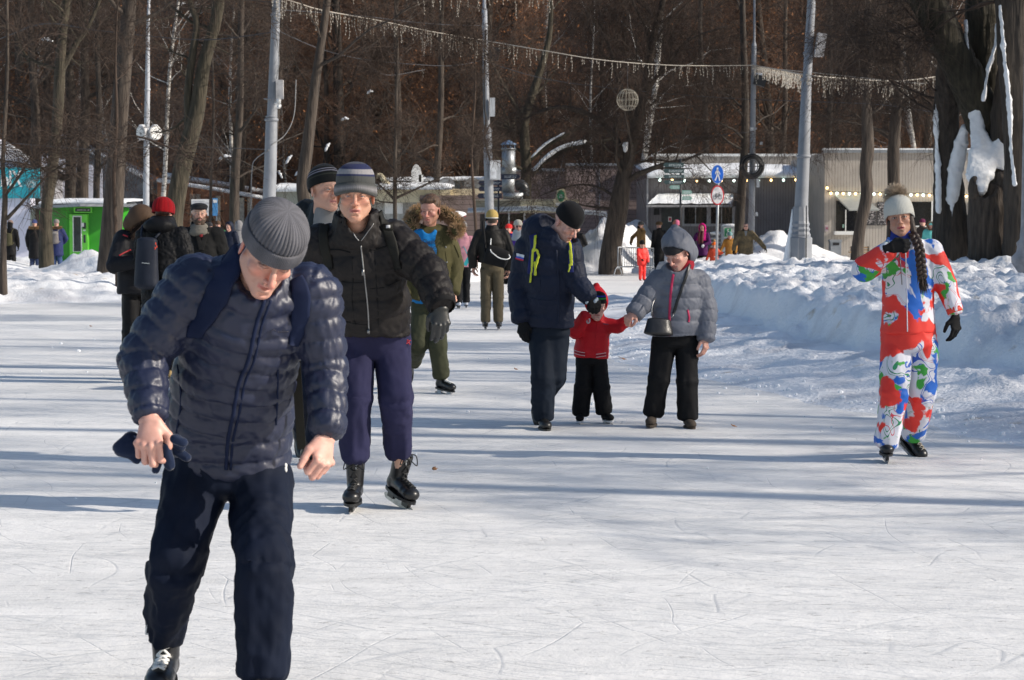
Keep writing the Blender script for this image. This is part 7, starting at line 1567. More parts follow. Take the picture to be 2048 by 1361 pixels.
YL = (([(1072, 474), (1071, 495), (1067, 505), (1066, 535)], .020), ([(1067, 503), (1074, 500), (1078, 512), (1074, 530), (1072, 552)], .018), ([(1066, 532), (1064, 550), (1062, 565)], .014), ([(1072, 524), (1073, 540), (1072, 551)], .024), ([(1136, 476), (1141, 495), (1143, 515), (1142, 531)], .018), ([(1141, 502), (1143, 520), (1143, 532)], .024), ([(1140, 530), (1139, 545)], .012))
for sel in (YL[:4], YL[4:]):
    mb = MB()
    for l, w_ in sel: strap(mb, bv, l, w_, .004, .012, sm=1)
    part(mb, "yellow_webbing", YEL, bp)
sdf_obj("trousers", torso([W_(1098, 640, 0), W_(1098, 668, 0)], [r_(40), r_(41)], [.13, .13], sd6)+leg(J['hip'][0], J['kn'][0], W_(1087, 836, .05), (r_(27), r_(24), r_(20)), (.10, .09, .075), 'l0', k=.02)+leg(J['hip'][1], J['kn'][1], W_(1078, 803, -.25), (r_(27), r_(23), r_(18)), (.10, .09, .075), 'l1', k=.02), .010, NAVYJ, p6, .02, folds(.008, 8, 1, 4, .012))
SHOEB = mat("black_shoe", (.010, .010, .010), .4, .2)
def shoe(parent, ankle, toe, up=(0, 0, 1), s=1.0, m=None, name="shoe", vox=.008, sole=None):
    t = nrm(toe); u = nrm(np.asarray(up, float)-t*np.dot(up, t)); sd_ = np.cross(t, u); T = lambda x, y, z: np.asarray(ankle)+(sd_*x+t*y+u*z)*s
    b_ = sdf_obj(name, [gcyl(T(0, -.01, .05), T(0, -.015, -.03), .042*s, .05*s, .040*s, .050*s, sd_, .4), gcyl(T(0, -.03, -.05), T(0, .09, -.058), .035*s, .035*s, .042*s, .030*s, sd_, .8, k=.02), ellp(T(0, .13, -.062), A_(.043, .05, .032)*s, np.stack([sd_, t, u], 1), k=.03), plane(T(0, 0, -.088), -u, .006)], vox, m, parent, .02)
    mb = MB(); q = np.linspace(0, 2*np.pi, 18, endpoint=False); rows = [[T(.045*math.sin(a)*(1 if math.cos(a) > -.2 else .85), .05+.14*math.cos(a), z) for a in q] for z in (-.084, -.102)]
    n0 = mb.n; mb.grid(np.array(rows)[::-1], 0, None, closed=True); mb.F.append((np.array([list(range(18))[::-1]])+n0, 0)); mb.F.append((np.array([list(range(18))])+n0+18, 0)); part(mb, "sole", sole or SHOEB, b_, False); return b_
shoe(p6, W_(1087, 831, .08), A_(.12, -1, 0), s=1.05, m=SHOEB); shoe(p6, W_(1073, 804, -.28), A_(.1, -.55, -.8), A_(0, -.8, .55), s=1.0, m=SHOEB)

# ================================================================== 7 child in red
D = 16.7; W_, r_ = J_(D); RED = cloth("red_jacket", (.48, .012, .020), .6); 
J = mkJ(sx, neck=W_(1190, 638, .0), chest=W_(1188, 660, .0), pel=W_(1182, 715, 0), sh=[W_(1165, 648, 0), W_(1211, 650, .0)], el=[W_(1151, 664, .08), W_(1236, 654, .02)], wr=[W_(1172, 630, .2), W_(1257, 640, .03)],
        hip=[W_(1169, 722, 0), W_(1197, 722, 0)], kn=[W_(1166, 775, .04), W_(1202, 775, .04)], an=[W_(1160, 824, .0), W_(1210, 823, .0)])
p7 = person_root(J, "small person in a red hooded jacket on little skates, held by both hands", "child")
M = headM(W_(1193, 612, .06), 8, 10, 3); hs = .86
hd = [hand_prims(W_(1256, 640, .04), A_(.9, -.2, .3), A_(0, -.5, .9), 1, .62, (.5, .5, .5, .5))]
make_body(p7, M, hs, head_prims(M, hs, child=True, mouth=.1, nose=.6, sq=.005), J, .0045, skin_color(M, hs, A_(.64, .40, .32), red=.6, lid=.6, brow=A_(.35, .25, .2)), eyeballs(M, hs, iris=(.1, .07, .05), look=(0, -.4)), hd, .005, thick=.6)
def bc7(t, a):
    if t < .34: return A_(.012, .012, .012)
    if t < .46: return A_(.02, .26, .05)
    if t < .54: return A_(.012, .012, .012)
    if t < .66: return A_(.015, .03, .30)
    return A_(.012, .012, .012)
beanie(M, p7, KNIT, hs, brim=.034, top=.145, colf=bc7, n=80, w=1.04, tilt=.05, name="striped_hat")
T = lambda *v: M[:3, 3]+M[:3, :3]@(A_(*v)*hs)
pr = [ellp(T(0, .035, .035), A_(.108, .125, .125)*hs, M[:3, :3]), cone(T(0, .06, .06), T(.0, .08, .165), .08*hs, .03*hs, k=.03), ellp(T(0, -.105, -.01), A_(.082, .10, .12)*hs, M[:3, :3], sub=True, k=.008), ellp(T(0, -.02, 0), A_(.088, .105, .12)*hs, M[:3, :3], sub=True, k=.006)]
sdf_obj("hood", pr, .007, RED, p7, .02, folds(.003, 10, 1, 1, .005))
pr = torso([W_(1189, 644, .0), W_(1187, 665, .0), W_(1183, 700, .0), W_(1181, 735, .0)], [r_(26), r_(33), r_(34), r_(34)], [.08, .105, .11, .10], sx)+[gcyl(W_(1191, 628, 0), W_(1190, 645, 0), .07, .07, .085, .08, sx, .4, k=.02), plane(W_(1181, 716, 0), A_(-.06, 0, -1), .008)]
pr += arm(J['sh'][0], J['el'][0], J['wr'][0], (r_(16), r_(15), r_(11)), 'arm0', .02)+arm(J['sh'][1], J['el'][1], J['wr'][1], (r_(15), r_(13), r_(10)), 'arm1', .02)+[ellp(M[:3, 3]-A_(0, .03, .02), A_(.075, .08, .10), sub=True, k=.01)]
jk = sdf_obj("jacket", pr, .007, RED, p7, .015, folds(.005, 13, 1, 5, .008)); bv = bvh(jk); mb = MB()
for dy, c_ in ((707, (.6, .6, .62)), (710, (.01, .01, .03)), (713, (.6, .6, .62))): 
    seam(mb, bv, [(1147, dy-7), (1158, dy-3), (1170, dy-1)], .0022, .001, col=c_); seam(mb, bv, [(1192, dy+2), (1200, dy+1), (1212, dy-1)], .0022, .001, col=c_)
h, n = hit(bv, 1176, 641)
if h is not None: mb.ell(h+n*.003, (.018, .006, .026), 10, col=(.45, .45, .47)); mb.ell(h+n*.006, (.011, .006, .016), 8, col=(.5, .08, .1))
seam(mb, bv, [(1206, 648), (1212, 649), (1217, 649)], .0035, .001, col=(.2, .05, .1)); part(mb, "trim", mat("trim_cloth", (1, 1, 1), .7, .05, attr='Col'), jk)
mb = MB(); seam(mb, bv, [(1194, 645), (1192, 670), (1188, 700), (1186, 714)], .003, .0); part(mb, "placket", RED, jk)
tr = sdf_obj("trousers", torso([W_(1182, 705, 0), W_(1183, 724, 0)], [r_(30), r_(31)], [.10, .10], sx)+leg(J['hip'][0], J['kn'][0], W_(1161, 828, 0), (r_(17), r_(17), r_(17)), (.07, .07, .065), 'l0', k=.01)+leg(J['hip'][1], J['kn'][1], W_(1208, 824, .0), (r_(17), r_(17), r_(17)), (.07, .07, .065), 'l1', k=.01), .008, BLK, p7, .012, folds(.006, 14, 1, 4, .008))
skate(p7, W_(1160, 825, .02), A_(-.05, -1, 0), s=.66, boot=BLK, holder=HOLDW, blade=STEEL, vox=.007, shaft=.05, scuff=HOLDW, blade_h=.05); skate(p7, W_(1210, 824, .02), A_(.35, -.9, 0), A_(-.15, 0, 1), s=.66, boot=BLK, holder=HOLDW, blade=STEEL, vox=.007, shaft=.05, scuff=HOLDW, blade_h=.05)
bp = thing("backpack", "small black rucksack peeping out behind the child in red", "backpack", W_(1150, 660, -.1)); sdf_obj("bag", [gcyl(W_(1160, 645, -.12), W_(1158, 672, -.14), .07, .05, .08, .05, sx, .6)], .012, BLK, bp, .02)

# ================================================================== 8 woman in grey down jacket
D = 16.4; W_, r_ = J_(D); GREYJ = cloth("grey_down_fabric", (.155, .165, .195), .5, var=.08); PINK = mat("pink_zip", (.52, .02, .09), .6); 
sd8 = nrm(A_(1, .12, 0)); J = mkJ(sd8, neck=W_(1356, 543, .05), chest=W_(1358, 580, .03), pel=W_(1352, 672, 0), sh=[W_(1318, 565, .03), W_(1396, 565, .0)], el=[W_(1290, 602, .08), W_(1413, 620, .0)], wr=[W_(1268, 628, .15), W_(1412, 678, .08)],
        hip=[W_(1328, 685, 0), W_(1374, 685, 0)], kn=[W_(1318, 758, .06), W_(1374, 762, .06)], an=[W_(1306, 826, .0), W_(1375, 832, .05)])
p8 = person_root(J, "person in a grey hooded down jacket with a pink zip, looking down")
M = headM(W_(1353, 505, .12), -38, 34, -4); hs = 1.03
hd = [hand_prims(W_(1412, 676, .08), A_(-.05, -.2, -1), A_(.8, -.6, 0), -1, .95, (.35, .4, .45, .5), .05, (.4, .3, .3)), hand_prims(W_(1270, 624, .16), A_(-.6, -.25, -.55), A_(-.2, -.7, .7), 1, .98, (.75, .8, .85, .85), .03, (.4, .5, .5))]
make_body(p8, M, hs, head_prims(M, hs, True, mouth=.2, sq=.006), J, .005, skin_color(M, hs, A_(.58, .33, .26), red=.6, female=True, lid=.6), eyeballs(M, hs, look=(0, -.6)), hd, .0055, hand_skin(A_(.56, .31, .24)), thick=.9)
beanie(M, p8, KNIT, hs, brim=.022, top=.118, colf=lambda t, a: A_(.035, .034, .036), n=80, w=.97, name="knitted_hat")
T = lambda *v: M[:3, 3]+M[:3, :3]@(A_(*v)*hs)
pr = [ellp(T(0, .045, .030), A_(.109, .132, .130)*hs, M[:3, :3], 'torso'), cone(T(0, .05, .08), T(0, .10, .150), .07*hs, .02*hs, k=.04), ellp(T(0, .09, -.06), A_(.10, .09, .10)*hs, M[:3, :3], 'torso', k=.04), ellp(T(0, -.120, -.038), A_(.086, .115, .098)*hs, M[:3, :3], sub=True, k=.01), ellp(T(0, -.01, -.01), A_(.094, .108, .122)*hs, M[:3, :3], sub=True, k=.008)]
hd8 = sdf_obj("hood", pr, .006, GREYJ, p8, .02, folds(.007, 9, 1, 1, .016)); hb = bvh(hd8); mb = MB(); seam(mb, hb, [(1352, 464), (1338, 470), (1326, 482), (1321, 496)], .003, -.0005); seam(mb, hb, [(1368, 468), (1366, 480), (1352, 494), (1338, 500)], .003, -.0005)
if mb.n: part(mb, "stitching", GREYJ, hd8)
sdf_obj("scarf_lining", [gcyl(T(0, -.0, -.115), T(0, .01, -.145), .078, .078, .088, .084, sd8, .4)], .007, cloth("crimson_lining", (.32, .015, .03), .8), p8, .01)
tp = [W_(1357, 550, .04), W_(1358, 580, .03), W_(1355, 625, .01), W_(1350, 710, 0)]
pr = torso(tp, [r_(38), r_(48), r_(50), r_(57)], [.12, .15, .15, .165], sd8)+[gcyl(W_(1352, 532, .06), W_(1357, 556, .05), .11, .11, .14, .12, sd8, .4, 'collar', k=.03), ellp(M[:3, 3]+A_(0, -.02, -.03), A_(.10, .12, .12), sub=True, k=.012), plane(W_(1350, 672, .1), A_(.02, .05, -1), .012)]
pr += arm(J['sh'][0], J['el'][0], J['wr'][0], (r_(25), r_(22), r_(18)), 'arm0', .035)+arm(J['sh'][1], J['el'][1], J['wr'][1], (r_(25), r_(22), r_(18)), 'arm1', .035)
jk = sdf_obj("down_jacket", pr, .008, GREYJ, p8, .02, puff(.095, .0120, ('torso', 'arm0', 'arm1'), .0024, 11, .2)); bv = bvh(jk)
mb = MB(); strap(mb, bv, [(1349, 540), (1344, 565), (1341, 595), (1339, 630), (1338, 672)], .018, .003, .004); strap(mb, bv, [(1375, 620), (1378, 635), (1377, 645)], .014, .003, .004); part(mb, "zip", PINK, jk)
BAGM = mat("black_bag_leather", (.012, .012, .013), .35, .2, 20, bump=.1, bscale=60)
bg8 = thing("handbag", "black leather shoulder bag hanging at the hip of the woman in grey", "handbag", W_(1318, 650, .2))
bx = sdf_obj("bag", [gcyl(W_(1318, 640, .24), W_(1317, 668, .26), .090, .035, .115, .05, nrm(A_(1, .25, .12)), .35)], .006, BAGM, bg8, .01, folds(.002, 10, 1, 3, .004))
b8v = bvh(bx); mb = MB(); patch(mb, b8v, [(1296, 630), (1341, 624), (1339, 648), (1295, 654)], 8, 5, .006); patch(mb, b8v, [(1338, 628), (1343, 628), (1343, 668), (1338, 668)], 3, 5, .006)
if mb.n: part(mb, "flap", BAGM, bx)
mb = MB(); strap(mb, bv, [(1382, 520), (1374, 545), (1364, 575), (1354, 605), (1347, 628)], .022, .003, .008, sm=1); part(mb, "shoulder_strap", BAGM, bg8)
mb = MB(); mb.tube(catmull([W_(1347, 628, .24), W_(1346, 632, .26), W_(1342, 636, .26)], 3), .005, 6); mb.tube(catmull([W_(1310, 598, .2), W_(1304, 612, .24), W_(1303, 632, .26)], 3), .006, 6); part(mb, "strap_end", ZIPM, bg8)
sdf_obj("trousers", torso([W_(1351, 660, 0), W_(1352, 688, 0)], [r_(46), r_(47)], [.13, .13], sd8)+leg(J['hip'][0], J['kn'][0], W_(1307, 828, .0), (r_(25), r_(21), r_(21)), (.095, .08, .08), 'l0', k=.015)+leg(J['hip'][1], J['kn'][1], W_(1375, 836, .05), (r_(25), r_(21), r_(21)), (.095, .08, .08), 'l1', k=.015), .010, cloth("black_ski_fabric", (.006, .006, .007), .75), p8, .02, folds(.007, 7, 1, 14, .012))
BROWNS = mat("brown_suede", (.055, .040, .028), .85, .3); shoe(p8, W_(1304, 826, .02), A_(-.15, -1, 0), s=.95, m=BROWNS, name="boot", sole=BROWNS); shoe(p8, W_(1376, 831, .06), A_(.12, -1, 0), s=.95, m=BROWNS, name="boot", sole=BROWNS)

# ================================================================== 9 girl in the patterned ski suit
def suit_mat():
    m = bpy.data.materials.new("painted_ski_fabric"); m.use_nodes = True; nt = m.node_tree; N = nt.nodes; Lk = nt.links; b = N['Principled BSDF']; b.inputs['Roughness'].default_value = .6
    tc = N.new('ShaderNodeTexCoord'); co = tc.outputs['Object']
    def noise(sc, loc, det=3, st=(1, 1, 1)):
        mp = N.new('ShaderNodeMapping'); mp.inputs['Location'].default_value = loc; mp.inputs['Scale'].default_value = st; Lk.new(co, mp.inputs[0]); n = N.new('ShaderNodeTexNoise'); n.inputs['Scale'].default_value = sc; n.inputs['Detail'].default_value = det; n.inputs['Roughness'].default_value = .45; n.inputs['Distortion'].default_value = .4; Lk.new(mp.outputs[0], n.inputs['Vector']); return n.outputs[0]
    def ramp(src, a, b_):
        r = N.new('ShaderNodeMapRange'); r.inputs[1].default_value = a; r.inputs[2].default_value = b_; Lk.new(src, r.inputs[0]); return r.outputs[0]
    def math_(op, a, b_):
        n = N.new('ShaderNodeMath'); n.operation = op
        for i, v in enumerate((a, b_)):
            if hasattr(v, 'node'): Lk.new(v, n.inputs[i])
            else: n.inputs[i].default_value = v
        return n.outputs[0]
    sp = N.new('ShaderNodeSeparateXYZ'); Lk.new(co, sp.inputs[0]); z = sp.outputs[2]
    # red gathers round the waist and shin, blue and green elsewhere
    def bandz(c, w): return math_('MAXIMUM', 0, math_('SUBTRACT', 1, math_('DIVIDE', math_('ABSOLUTE', math_('SUBTRACT', z, c), 0), w)))
    red = ramp(math_('ADD', noise(4.2, (3, 1, 7), 4), math_('ADD', math_('MULTIPLY', bandz(.86, .22), .18), math_('ADD', math_('MULTIPLY', bandz(1.33, .10), .10), math_('MULTIPLY', bandz(.24, .10), .06)))), .568, .588)
    blue = ramp(math_('ADD', noise(5.5, (11, 4, 2), 4), math_('MULTIPLY', bandz(.60, .10), .07)), .550, .570); green = ramp(noise(7.5, (5, 9, 1), 4), .575, .60)
    prev = None
    def over(base, fac, colr):
        mx = N.new('ShaderNodeMix'); mx.data_type = 'RGBA'; Lk.new(fac, mx.inputs[0])
        if hasattr(base, 'node'): Lk.new(base, mx.inputs[6])
        else: mx.inputs[6].default_value = base
        mx.inputs[7].default_value = colr; return mx.outputs[2]
    def lines(sc, loc, width, mask_loc):
        n = noise(sc, loc, 1); l = math_('LESS_THAN', math_('ABSOLUTE', math_('SUBTRACT', n, .5), 0), width); l2 = math_('LESS_THAN', math_('ABSOLUTE', math_('SUBTRACT', n, .46), 0), width*.8)
        return math_('MULTIPLY', math_('MAXIMUM', l, l2), math_('GREATER_THAN', noise(3, mask_loc, 1), .47))
    c = (.66, .66, .72, 1); c = over(c, lines(6, (1, 2, 3), .006, (4, 4, 4)), (.02, .22, .10, 1)); c = over(c, lines(5, (9, 2, 8), .006, (1, 7, 4)), (.03, .10, .45, 1)); c = over(c, lines(5.5, (6, 6, 1), .004, (8, 1, 2)), (.6, .05, .08, 1))
    c = over(c, blue, (.008, .12, .52, 1)); c = over(c, green, (.04, .33, .04, 1)); c = over(c, red, (.72, .030, .018, 1))
    Lk.new(c, b.inputs['Base Color']); n2 = noise(300, (0, 0, 0)); bu = N.new('ShaderNodeBump'); bu.inputs['Strength'].default_value = .2; bu.inputs['Distance'].default_value = .002; Lk.new(n2, bu.inputs['Height']); Lk.new(bu.outputs[0], b.inputs['Normal']); return m
SUIT = suit_mat(); MATS['painted_ski_fabric'] = SUIT
D = 13.95; W_, r_ = J_(D)
J = mkJ(sx, neck=W_(1808, 484, .0), chest=W_(1815, 530, .0), pel=W_(1817, 665, 0), sh=[W_(1775, 510, 0), W_(1862, 504, .0)], el=[W_(1728, 539, .12), W_(1891, 568, .02)], wr=[W_(1780, 499, .26), W_(1911, 626, .06)],
        hip=[W_(1794, 690, 0), W_(1844, 690, 0)], kn=[W_(1788, 785, .1), W_(1845, 785, -.0)], an=[W_(1770, 876, .0), W_(1826, 868, -.35)])
p9 = person_root(J, "person skating in a white ski suit splashed with red, blue and green")
M = headM(W_(1799, 436, .05), -10, -2, -7); hs = 1.02
make_body(p9, M, hs, head_prims(M, hs, True, mouth=.6, sq=.001), J, .004, skin_color(M, hs, A_(.42, .225, .155), red=.3, female=True, brow=A_(.09, .06, .045), lip=A_(.42, .10, .11), lid=.85), eyeballs(M, hs, iris=(.06, .04, .03)), (), .005, thick=.9)  # face base darkened to carry the shade under her hat
beanie(M, p9, KNIT, hs, brim=.008, top=.150, nrib=60, amp=.0022, colf=lambda t, a: A_(.60, .60, .55)*(.92+.08*math.sin(a*60)), n=240, w=1.09, brimf=lambda a: -.055*np.clip(np.sin(a)*.6+.4, 0, 1)+.010, name="knitted_hat")
rnd = np.random.default_rng(6); c = W_(1791, 391, .02); n_ = 2600; d_ = rnd.normal(0, 1, (n_, 3)); d_ /= np.linalg.norm(d_, axis=1)[:, None]; mb = MB(); twigs(mb, c+d_*.012, d_, .066*rnd.uniform(.7, 1.25, n_), .0020, rnd, .1, 3); part(mb, "fur_bobble", mat("fur_beige", (.46, .37, .28), .9, .5, 40), p9)
T = lambda *v: M[:3, 3]+M[:3, :3]@(A_(*v)*hs); HAIRD = mat("dark_hair", (.030, .016, .010), .45, .4, 80, bump=.5, bscale=300, stretch=(1, 1, .3), bdist=.003)
sdf_obj("hair", [cone(T(.062, -.005, .0), T(.07, .0, -.10), .024, .028, k=.02), cone(T(-.066, .0, -.02), T(-.07, .02, -.10), .016, .02, k=.02), ellp(T(0, .055, -.03), A_(.075, .05, .09), M[:3, :3], k=.02)], .006, HAIRD, p9, .02, lambda V, N_, R, s_, a, names: .003*(fbm3(V*A_(80, 80, 14), 2, 3)-.4)*2)
mb = MB(); bl = catmull([T(.072, -.03, -.11), W_(1838, 495, .17), W_(1842, 530, .20), W_(1845, 558, .20)], 14); m_ = len(bl); ph = np.linspace(0, 6.2*math.pi, m_)
for k in range(3): mb.tube(bl+np.stack([.019*np.sin(ph+k*2.094), -.010*np.sin(2*(ph+k*2.094)), np.zeros(m_)], 1), .0165, 7)
S_ = np.repeat(bl[-1:], 220, 0)+rnd.normal(0, .009, (220, 3)); twigs(mb, S_, rnd.normal(0, .16, (220, 3))+A_(.1, 0, -1), .075*rnd.uniform(.6, 1.2, 220), .0022, rnd, .2); part(mb, "braid", HAIRD, p9)
for nm, hp_ in ((0, hand_prims(W_(1781, 497, .28), A_(.95, -.05, .22), A_(.05, -1, .3), 1, 1.0, (.55, .6, .65, .7), .03, (.3, .4, .4), 1.2)), (1, hand_prims(W_(1911, 634, .07), A_(.02, -.15, -1), A_(.55, -.8, 0), -1, .98, (.3, .4, .5, .6), .07, (.8, .3, .3), 1.15))): sdf_obj("glove", hp_, .005, BLK, p9, .006)
tp = [W_(1812, 492, .0), W_(1815, 530, .0), W_(1815, 600, .0), W_(1817, 700, 0)]
pr = torso(tp, [r_(38), r_(50), r_(51), r_(58)], [.11, .135, .14, .15], sx)+[gcyl(W_(1803, 466, .02), W_(1808, 492, .01), .085, .085, .12, .10, sx, .4, 'collar', k=.03), ellp(M[:3, 3]-A_(0, .02, .03), A_(.082, .095, .115), sub=True, k=.01), plane(W_(1816, 666, .05), A_(.02, .05, -1), .01)]
pr += arm(J['sh'][0], J['el'][0], J['wr'][0], (r_(25), r_(24), r_(17)), 'arm0', .04)+arm(J['sh'][1], J['el'][1], J['wr'][1], (r_(25), r_(21), r_(15)), 'arm1', .04)
jk = sdf_obj("ski_jacket", pr, .008, SUIT, p9, .02, folds(.007, 8, 1, 21, .012)); bv = bvh(jk)
sdf_obj("neck_gaiter", [gcyl(W_(1803, 462, .03), W_(1804, 480, .04), .072, .072, .080, .078, sx, .4)], .007, cloth("blue_fleece", (.02, .035, .20), .9), p9, .01)
mb = MB(); seam(mb, bv, [(1811, 500), (1813, 560), (1814, 610), (1815, 664)], .004, -.0005); part(mb, "placket", mat("suit_white", (.62, .62, .68), .6), jk); mb = MB(); seam(mb, bv, [(1800, 515), (1802, 540), (1804, 570)], .0035, .001); seam(mb, bv, [(1836, 520), (1836, 545), (1837, 565)], .0035, .001); part(mb, "pocket_zip", ZIPM, jk)
w = nrm(J['wr'][1]-J['el'][1]); mb = MB(); mb.cyl(J['wr'][1]-w*.035, J['wr'][1]-w*.0, r_(16.5), r_(16), 20); part(mb, "cuff_tab", mat("cuff_red", (.6, .05, .03), .6), jk)
tr = sdf_obj("ski_trousers", torso([W_(1816, 655, 0), W_(1818, 692, 0)], [r_(54), r_(56)], [.14, .14], sx)+leg(J['hip'][0], J['kn'][0], W_(1772, 888, .05), (r_(32), r_(28), r_(24)), (.11, .10, .085), 'l0', k=.012)+leg(J['hip'][1], J['kn'][1], W_(1826, 866, -.3), (r_(31), r_(27), r_(24)), (.11, .10, .085), 'l1', k=.012), .009, SUIT, p9, .015, folds(.009, 8, 1, 24, .014))
skate(p9, J['an'][0], A_(-.05, -1, -.03), s=.95, boot=BLKLEATHER, lace=LACEC, holder=HOLDB, blade=STEEL, vox=.006, shaft=.05); skate(p9, J['an'][1], A_(.42, -.62, -.52), A_(.25, -.5, .8), s=.95, boot=BLKLEATHER, lace=LACEC, holder=HOLDB, blade=STEEL, vox=.006, shaft=.06)
# ------------------------------------------------------------------ people further off: same anatomy, coarser
def walker(px, D, H, yaw, lab, coat, pants, hat=None, z0=0.0, coat_len=.45, group=None, cat="person", arms=None, lean=0.0, hatkw=None, face=True, boots=BLK, bulk=1.0, stride=0.0, headyaw=0, headpitch=0, skirt=1.0, hairc=None, hatm=None, puffy=.0, vox=None, female=True, dx=0.0, gloves=BLK, beard=0.0, skinc=None, skates=None, legs=True, beanie_on=True):
    b = A_(X(px, D), D, z0); ya = math.radians(yaw); R = rz(ya); k = H/1.75
    T = lambda x, y, z: b+R@A_(x*k, (y-lean*z*.6)*k, z*k)            # local: +x person's left seen from the front = viewer's right, -y ahead
    vox = vox or max(.009, D*.00033)
    J = dict(side=R@A_(1, 0, 0), neck=T(0, .01, 1.47), chest=T(0, 0, 1.28), pel=T(0, 0, .92), sh=[T(-.18, 0, 1.40), T(.18, 0, 1.40)], hip=[T(-.085, 0, .88), T(.085, 0, .88)],
             kn=[T(-.09, -.04-stride*.2, .48), T(.09, -.03+stride*.2, .48)], an=[T(-.095, -stride*.35, .10+(.05 if skates else 0)), T(.095, stride*.35, .10+(.05 if skates else 0))], el=[T(-.25, .02, 1.13), T(.25, .02, 1.13)], wr=[T(-.25, -.06, .88), T(.25, -.06, .88)])
    if arms:
        for i in (0, 1):
            if arms[i] is not None: J['el'][i] = T(*arms[i][0]); J['wr'][i] = T(*arms[i][1])
    t = thing("person", lab, cat, (b[0], b[1], z0), group); hs = 1.0*(k**.45)
    M = headM(T(dx, -.02-abs(headpitch)*.001, 1.625-abs(headpitch)*.0015), yaw+headyaw, headpitch, 0)
    hv = .006 if D < 35 else .011; hd = []
    if gloves is None:
        for i in (0, 1): hd.append(hand_prims(J['wr'][i], J['wr'][i]-J['el'][i]*.6-J['wr'][i]*.4 if False else nrm(J['wr'][i]-J['el'][i]), R@A_((-1 if i == 0 else 1), -.5, 0), 1 if i == 0 else -1, k, (.4, .45, .5, .5)))
    make_body(t, M, hs, head_prims(M, hs, female, ears=D < 35), J, hv, skin_color(M, hs, A_(.55, .32, .25) if skinc is None else skinc, beard=beard, beardc=A_(.07, .045, .03), hairline=hairc is not None, hairc=hairc if hairc is not None else 0), eyeballs(M, hs) if D < 35 else None, hd, hv*1.1, thick=.9*k)
    hem = 1.47-coat_len*1.75; w0 = .19*bulk; pr = torso([T(0, .01, 1.45), T(0, 0, 1.28), T(0, 0, 1.05), T(0, 0, hem-.06)], [.15*k*bulk, w0*k, .185*k*bulk, .19*k*skirt*bulk], [.10*k*bulk, .14*k*bulk, .14*k*bulk, .15*k*skirt*bulk], J['side'])
    pr += [gcyl(T(0, .012, 1.53), T(0, .01, 1.44), .085*k, .085*k, .12*k, .10*k, J['side'], .4, 'collar', k=.03), plane(T(0, 0, hem), A_(0, 0, -1), .01)]
    pr += arm(J['sh'][0], J['el'][0], J['wr'][0], (.078*k*bulk, .066*k*bulk, .052*k*bulk), 'arm0', .04)+arm(J['sh'][1], J['el'][1], J['wr'][1], (.078*k*bulk, .066*k*bulk, .052*k*bulk), 'arm1', .04)
    pr.append(ellp(M[:3, 3]-A_(0, 0, .02), A_(.085, .10, .11)*hs, sub=True, k=.01))
    jk = sdf_obj("coat", pr, vox, coat, t, .02, puff(.10*k, puffy, ('torso', 'arm0', 'arm1'), .006, int(px) % 17, .25) if puffy else folds(.010, 7, 1, int(px) % 23, .016))
    if legs: sdf_obj("trousers", torso([T(0, 0, .98), T(0, 0, .88)], [.16*k, .165*k], [.12*k, .12*k], J['side'])+leg(J['hip'][0], J['kn'][0], J['an'][0]+A_(0, 0, -.02*k), (.092*k, .078*k, .070*k), (.10*k, .085*k, .075*k), 'l0', J['side'], .015)+leg(J['hip'][1], J['kn'][1], J['an'][1]+A_(0, 0, -.02*k), (.092*k, .078*k, .070*k), (.10*k, .085*k, .075*k), 'l1', J['side'], .015), vox, pants, t, .02, folds(.009, 8, 1, int(px) % 19, .014))
    for i in (0, 1):
        if skates: skate(t, J['an'][i], R@A_((-.1, .1)[i], -1, 0), s=k*.95, boot=skates, holder=HOLDB, blade=STEEL, vox=max(.009, vox*.8), shaft=.06)
        else: shoe(t, J['an'][i]+A_(0, 0, .0), R@A_((-.15, .15)[i], -1, 0), s=k, m=boots, vox=max(.009, vox*.8), name="boot", sole=boots)
    if gloves is not None:
        for i in (0, 1):
            g = hand_prims(J['wr'][i], nrm(J['wr'][i]-J['el'][i]), R@A_((-1 if i == 0 else 1), -.5, 0), 1 if i == 0 else -1, k*1.02, (.4, .45, .5, .5), fat=1.2); sdf_obj("glove", g, max(.008, vox*.6), gloves, t, .008)
    if hat is not None and beanie_on: kw = dict(brim=.022, top=.15, n=60, w=1.08); kw.update(hatkw or {}); beanie(M, t, hatm or KNIT, hs, colf=(hat if callable(hat) else (lambda q, a: A_(*hat))), name="knitted_hat", **kw)
    return t, M, J, T, jk, hs
def hood_up(t, M, hs, m, fur_m=None, size=1.0, name="hood", seed=1, n=1500):
    T = lambda *v: M[:3, 3]+M[:3, :3]@(A_(*v)*hs)
    o = sdf_obj(name, [ellp(T(0, .04, .022), A_(.112, .125, .135)*hs*size, M[:3, :3]), ellp(T(0, .06, -.08), A_(.11, .09, .09)*hs*size, M[:3, :3], k=.04), ellp(T(0, -.13, -.015), A_(.080, .105, .105)*hs*size, M[:3, :3], sub=True, k=.01), ellp(T(0, -.02, 0), A_(.088, .102, .118)*hs*size, M[:3, :3], sub=True, k=.008)], .009, m, t, .02, folds(.003, 10, 1, seed, .006))
    if fur_m is not None:
        rnd = np.random.default_rng(seed); a = rnd.uniform(0, 6.28, n); C = np.array([T(.088*size*math.cos(q), -.070, .0+.108*size*math.sin(q)) for q in a]); Nn = np.array([M[:3, :3]@A_(math.cos(q), -.5, math.sin(q)) for q in a]); mb = MB(); fur(mb, C, Nn, .045, .003, rnd); part(mb, "fur_trim", fur_m, o)
    return o
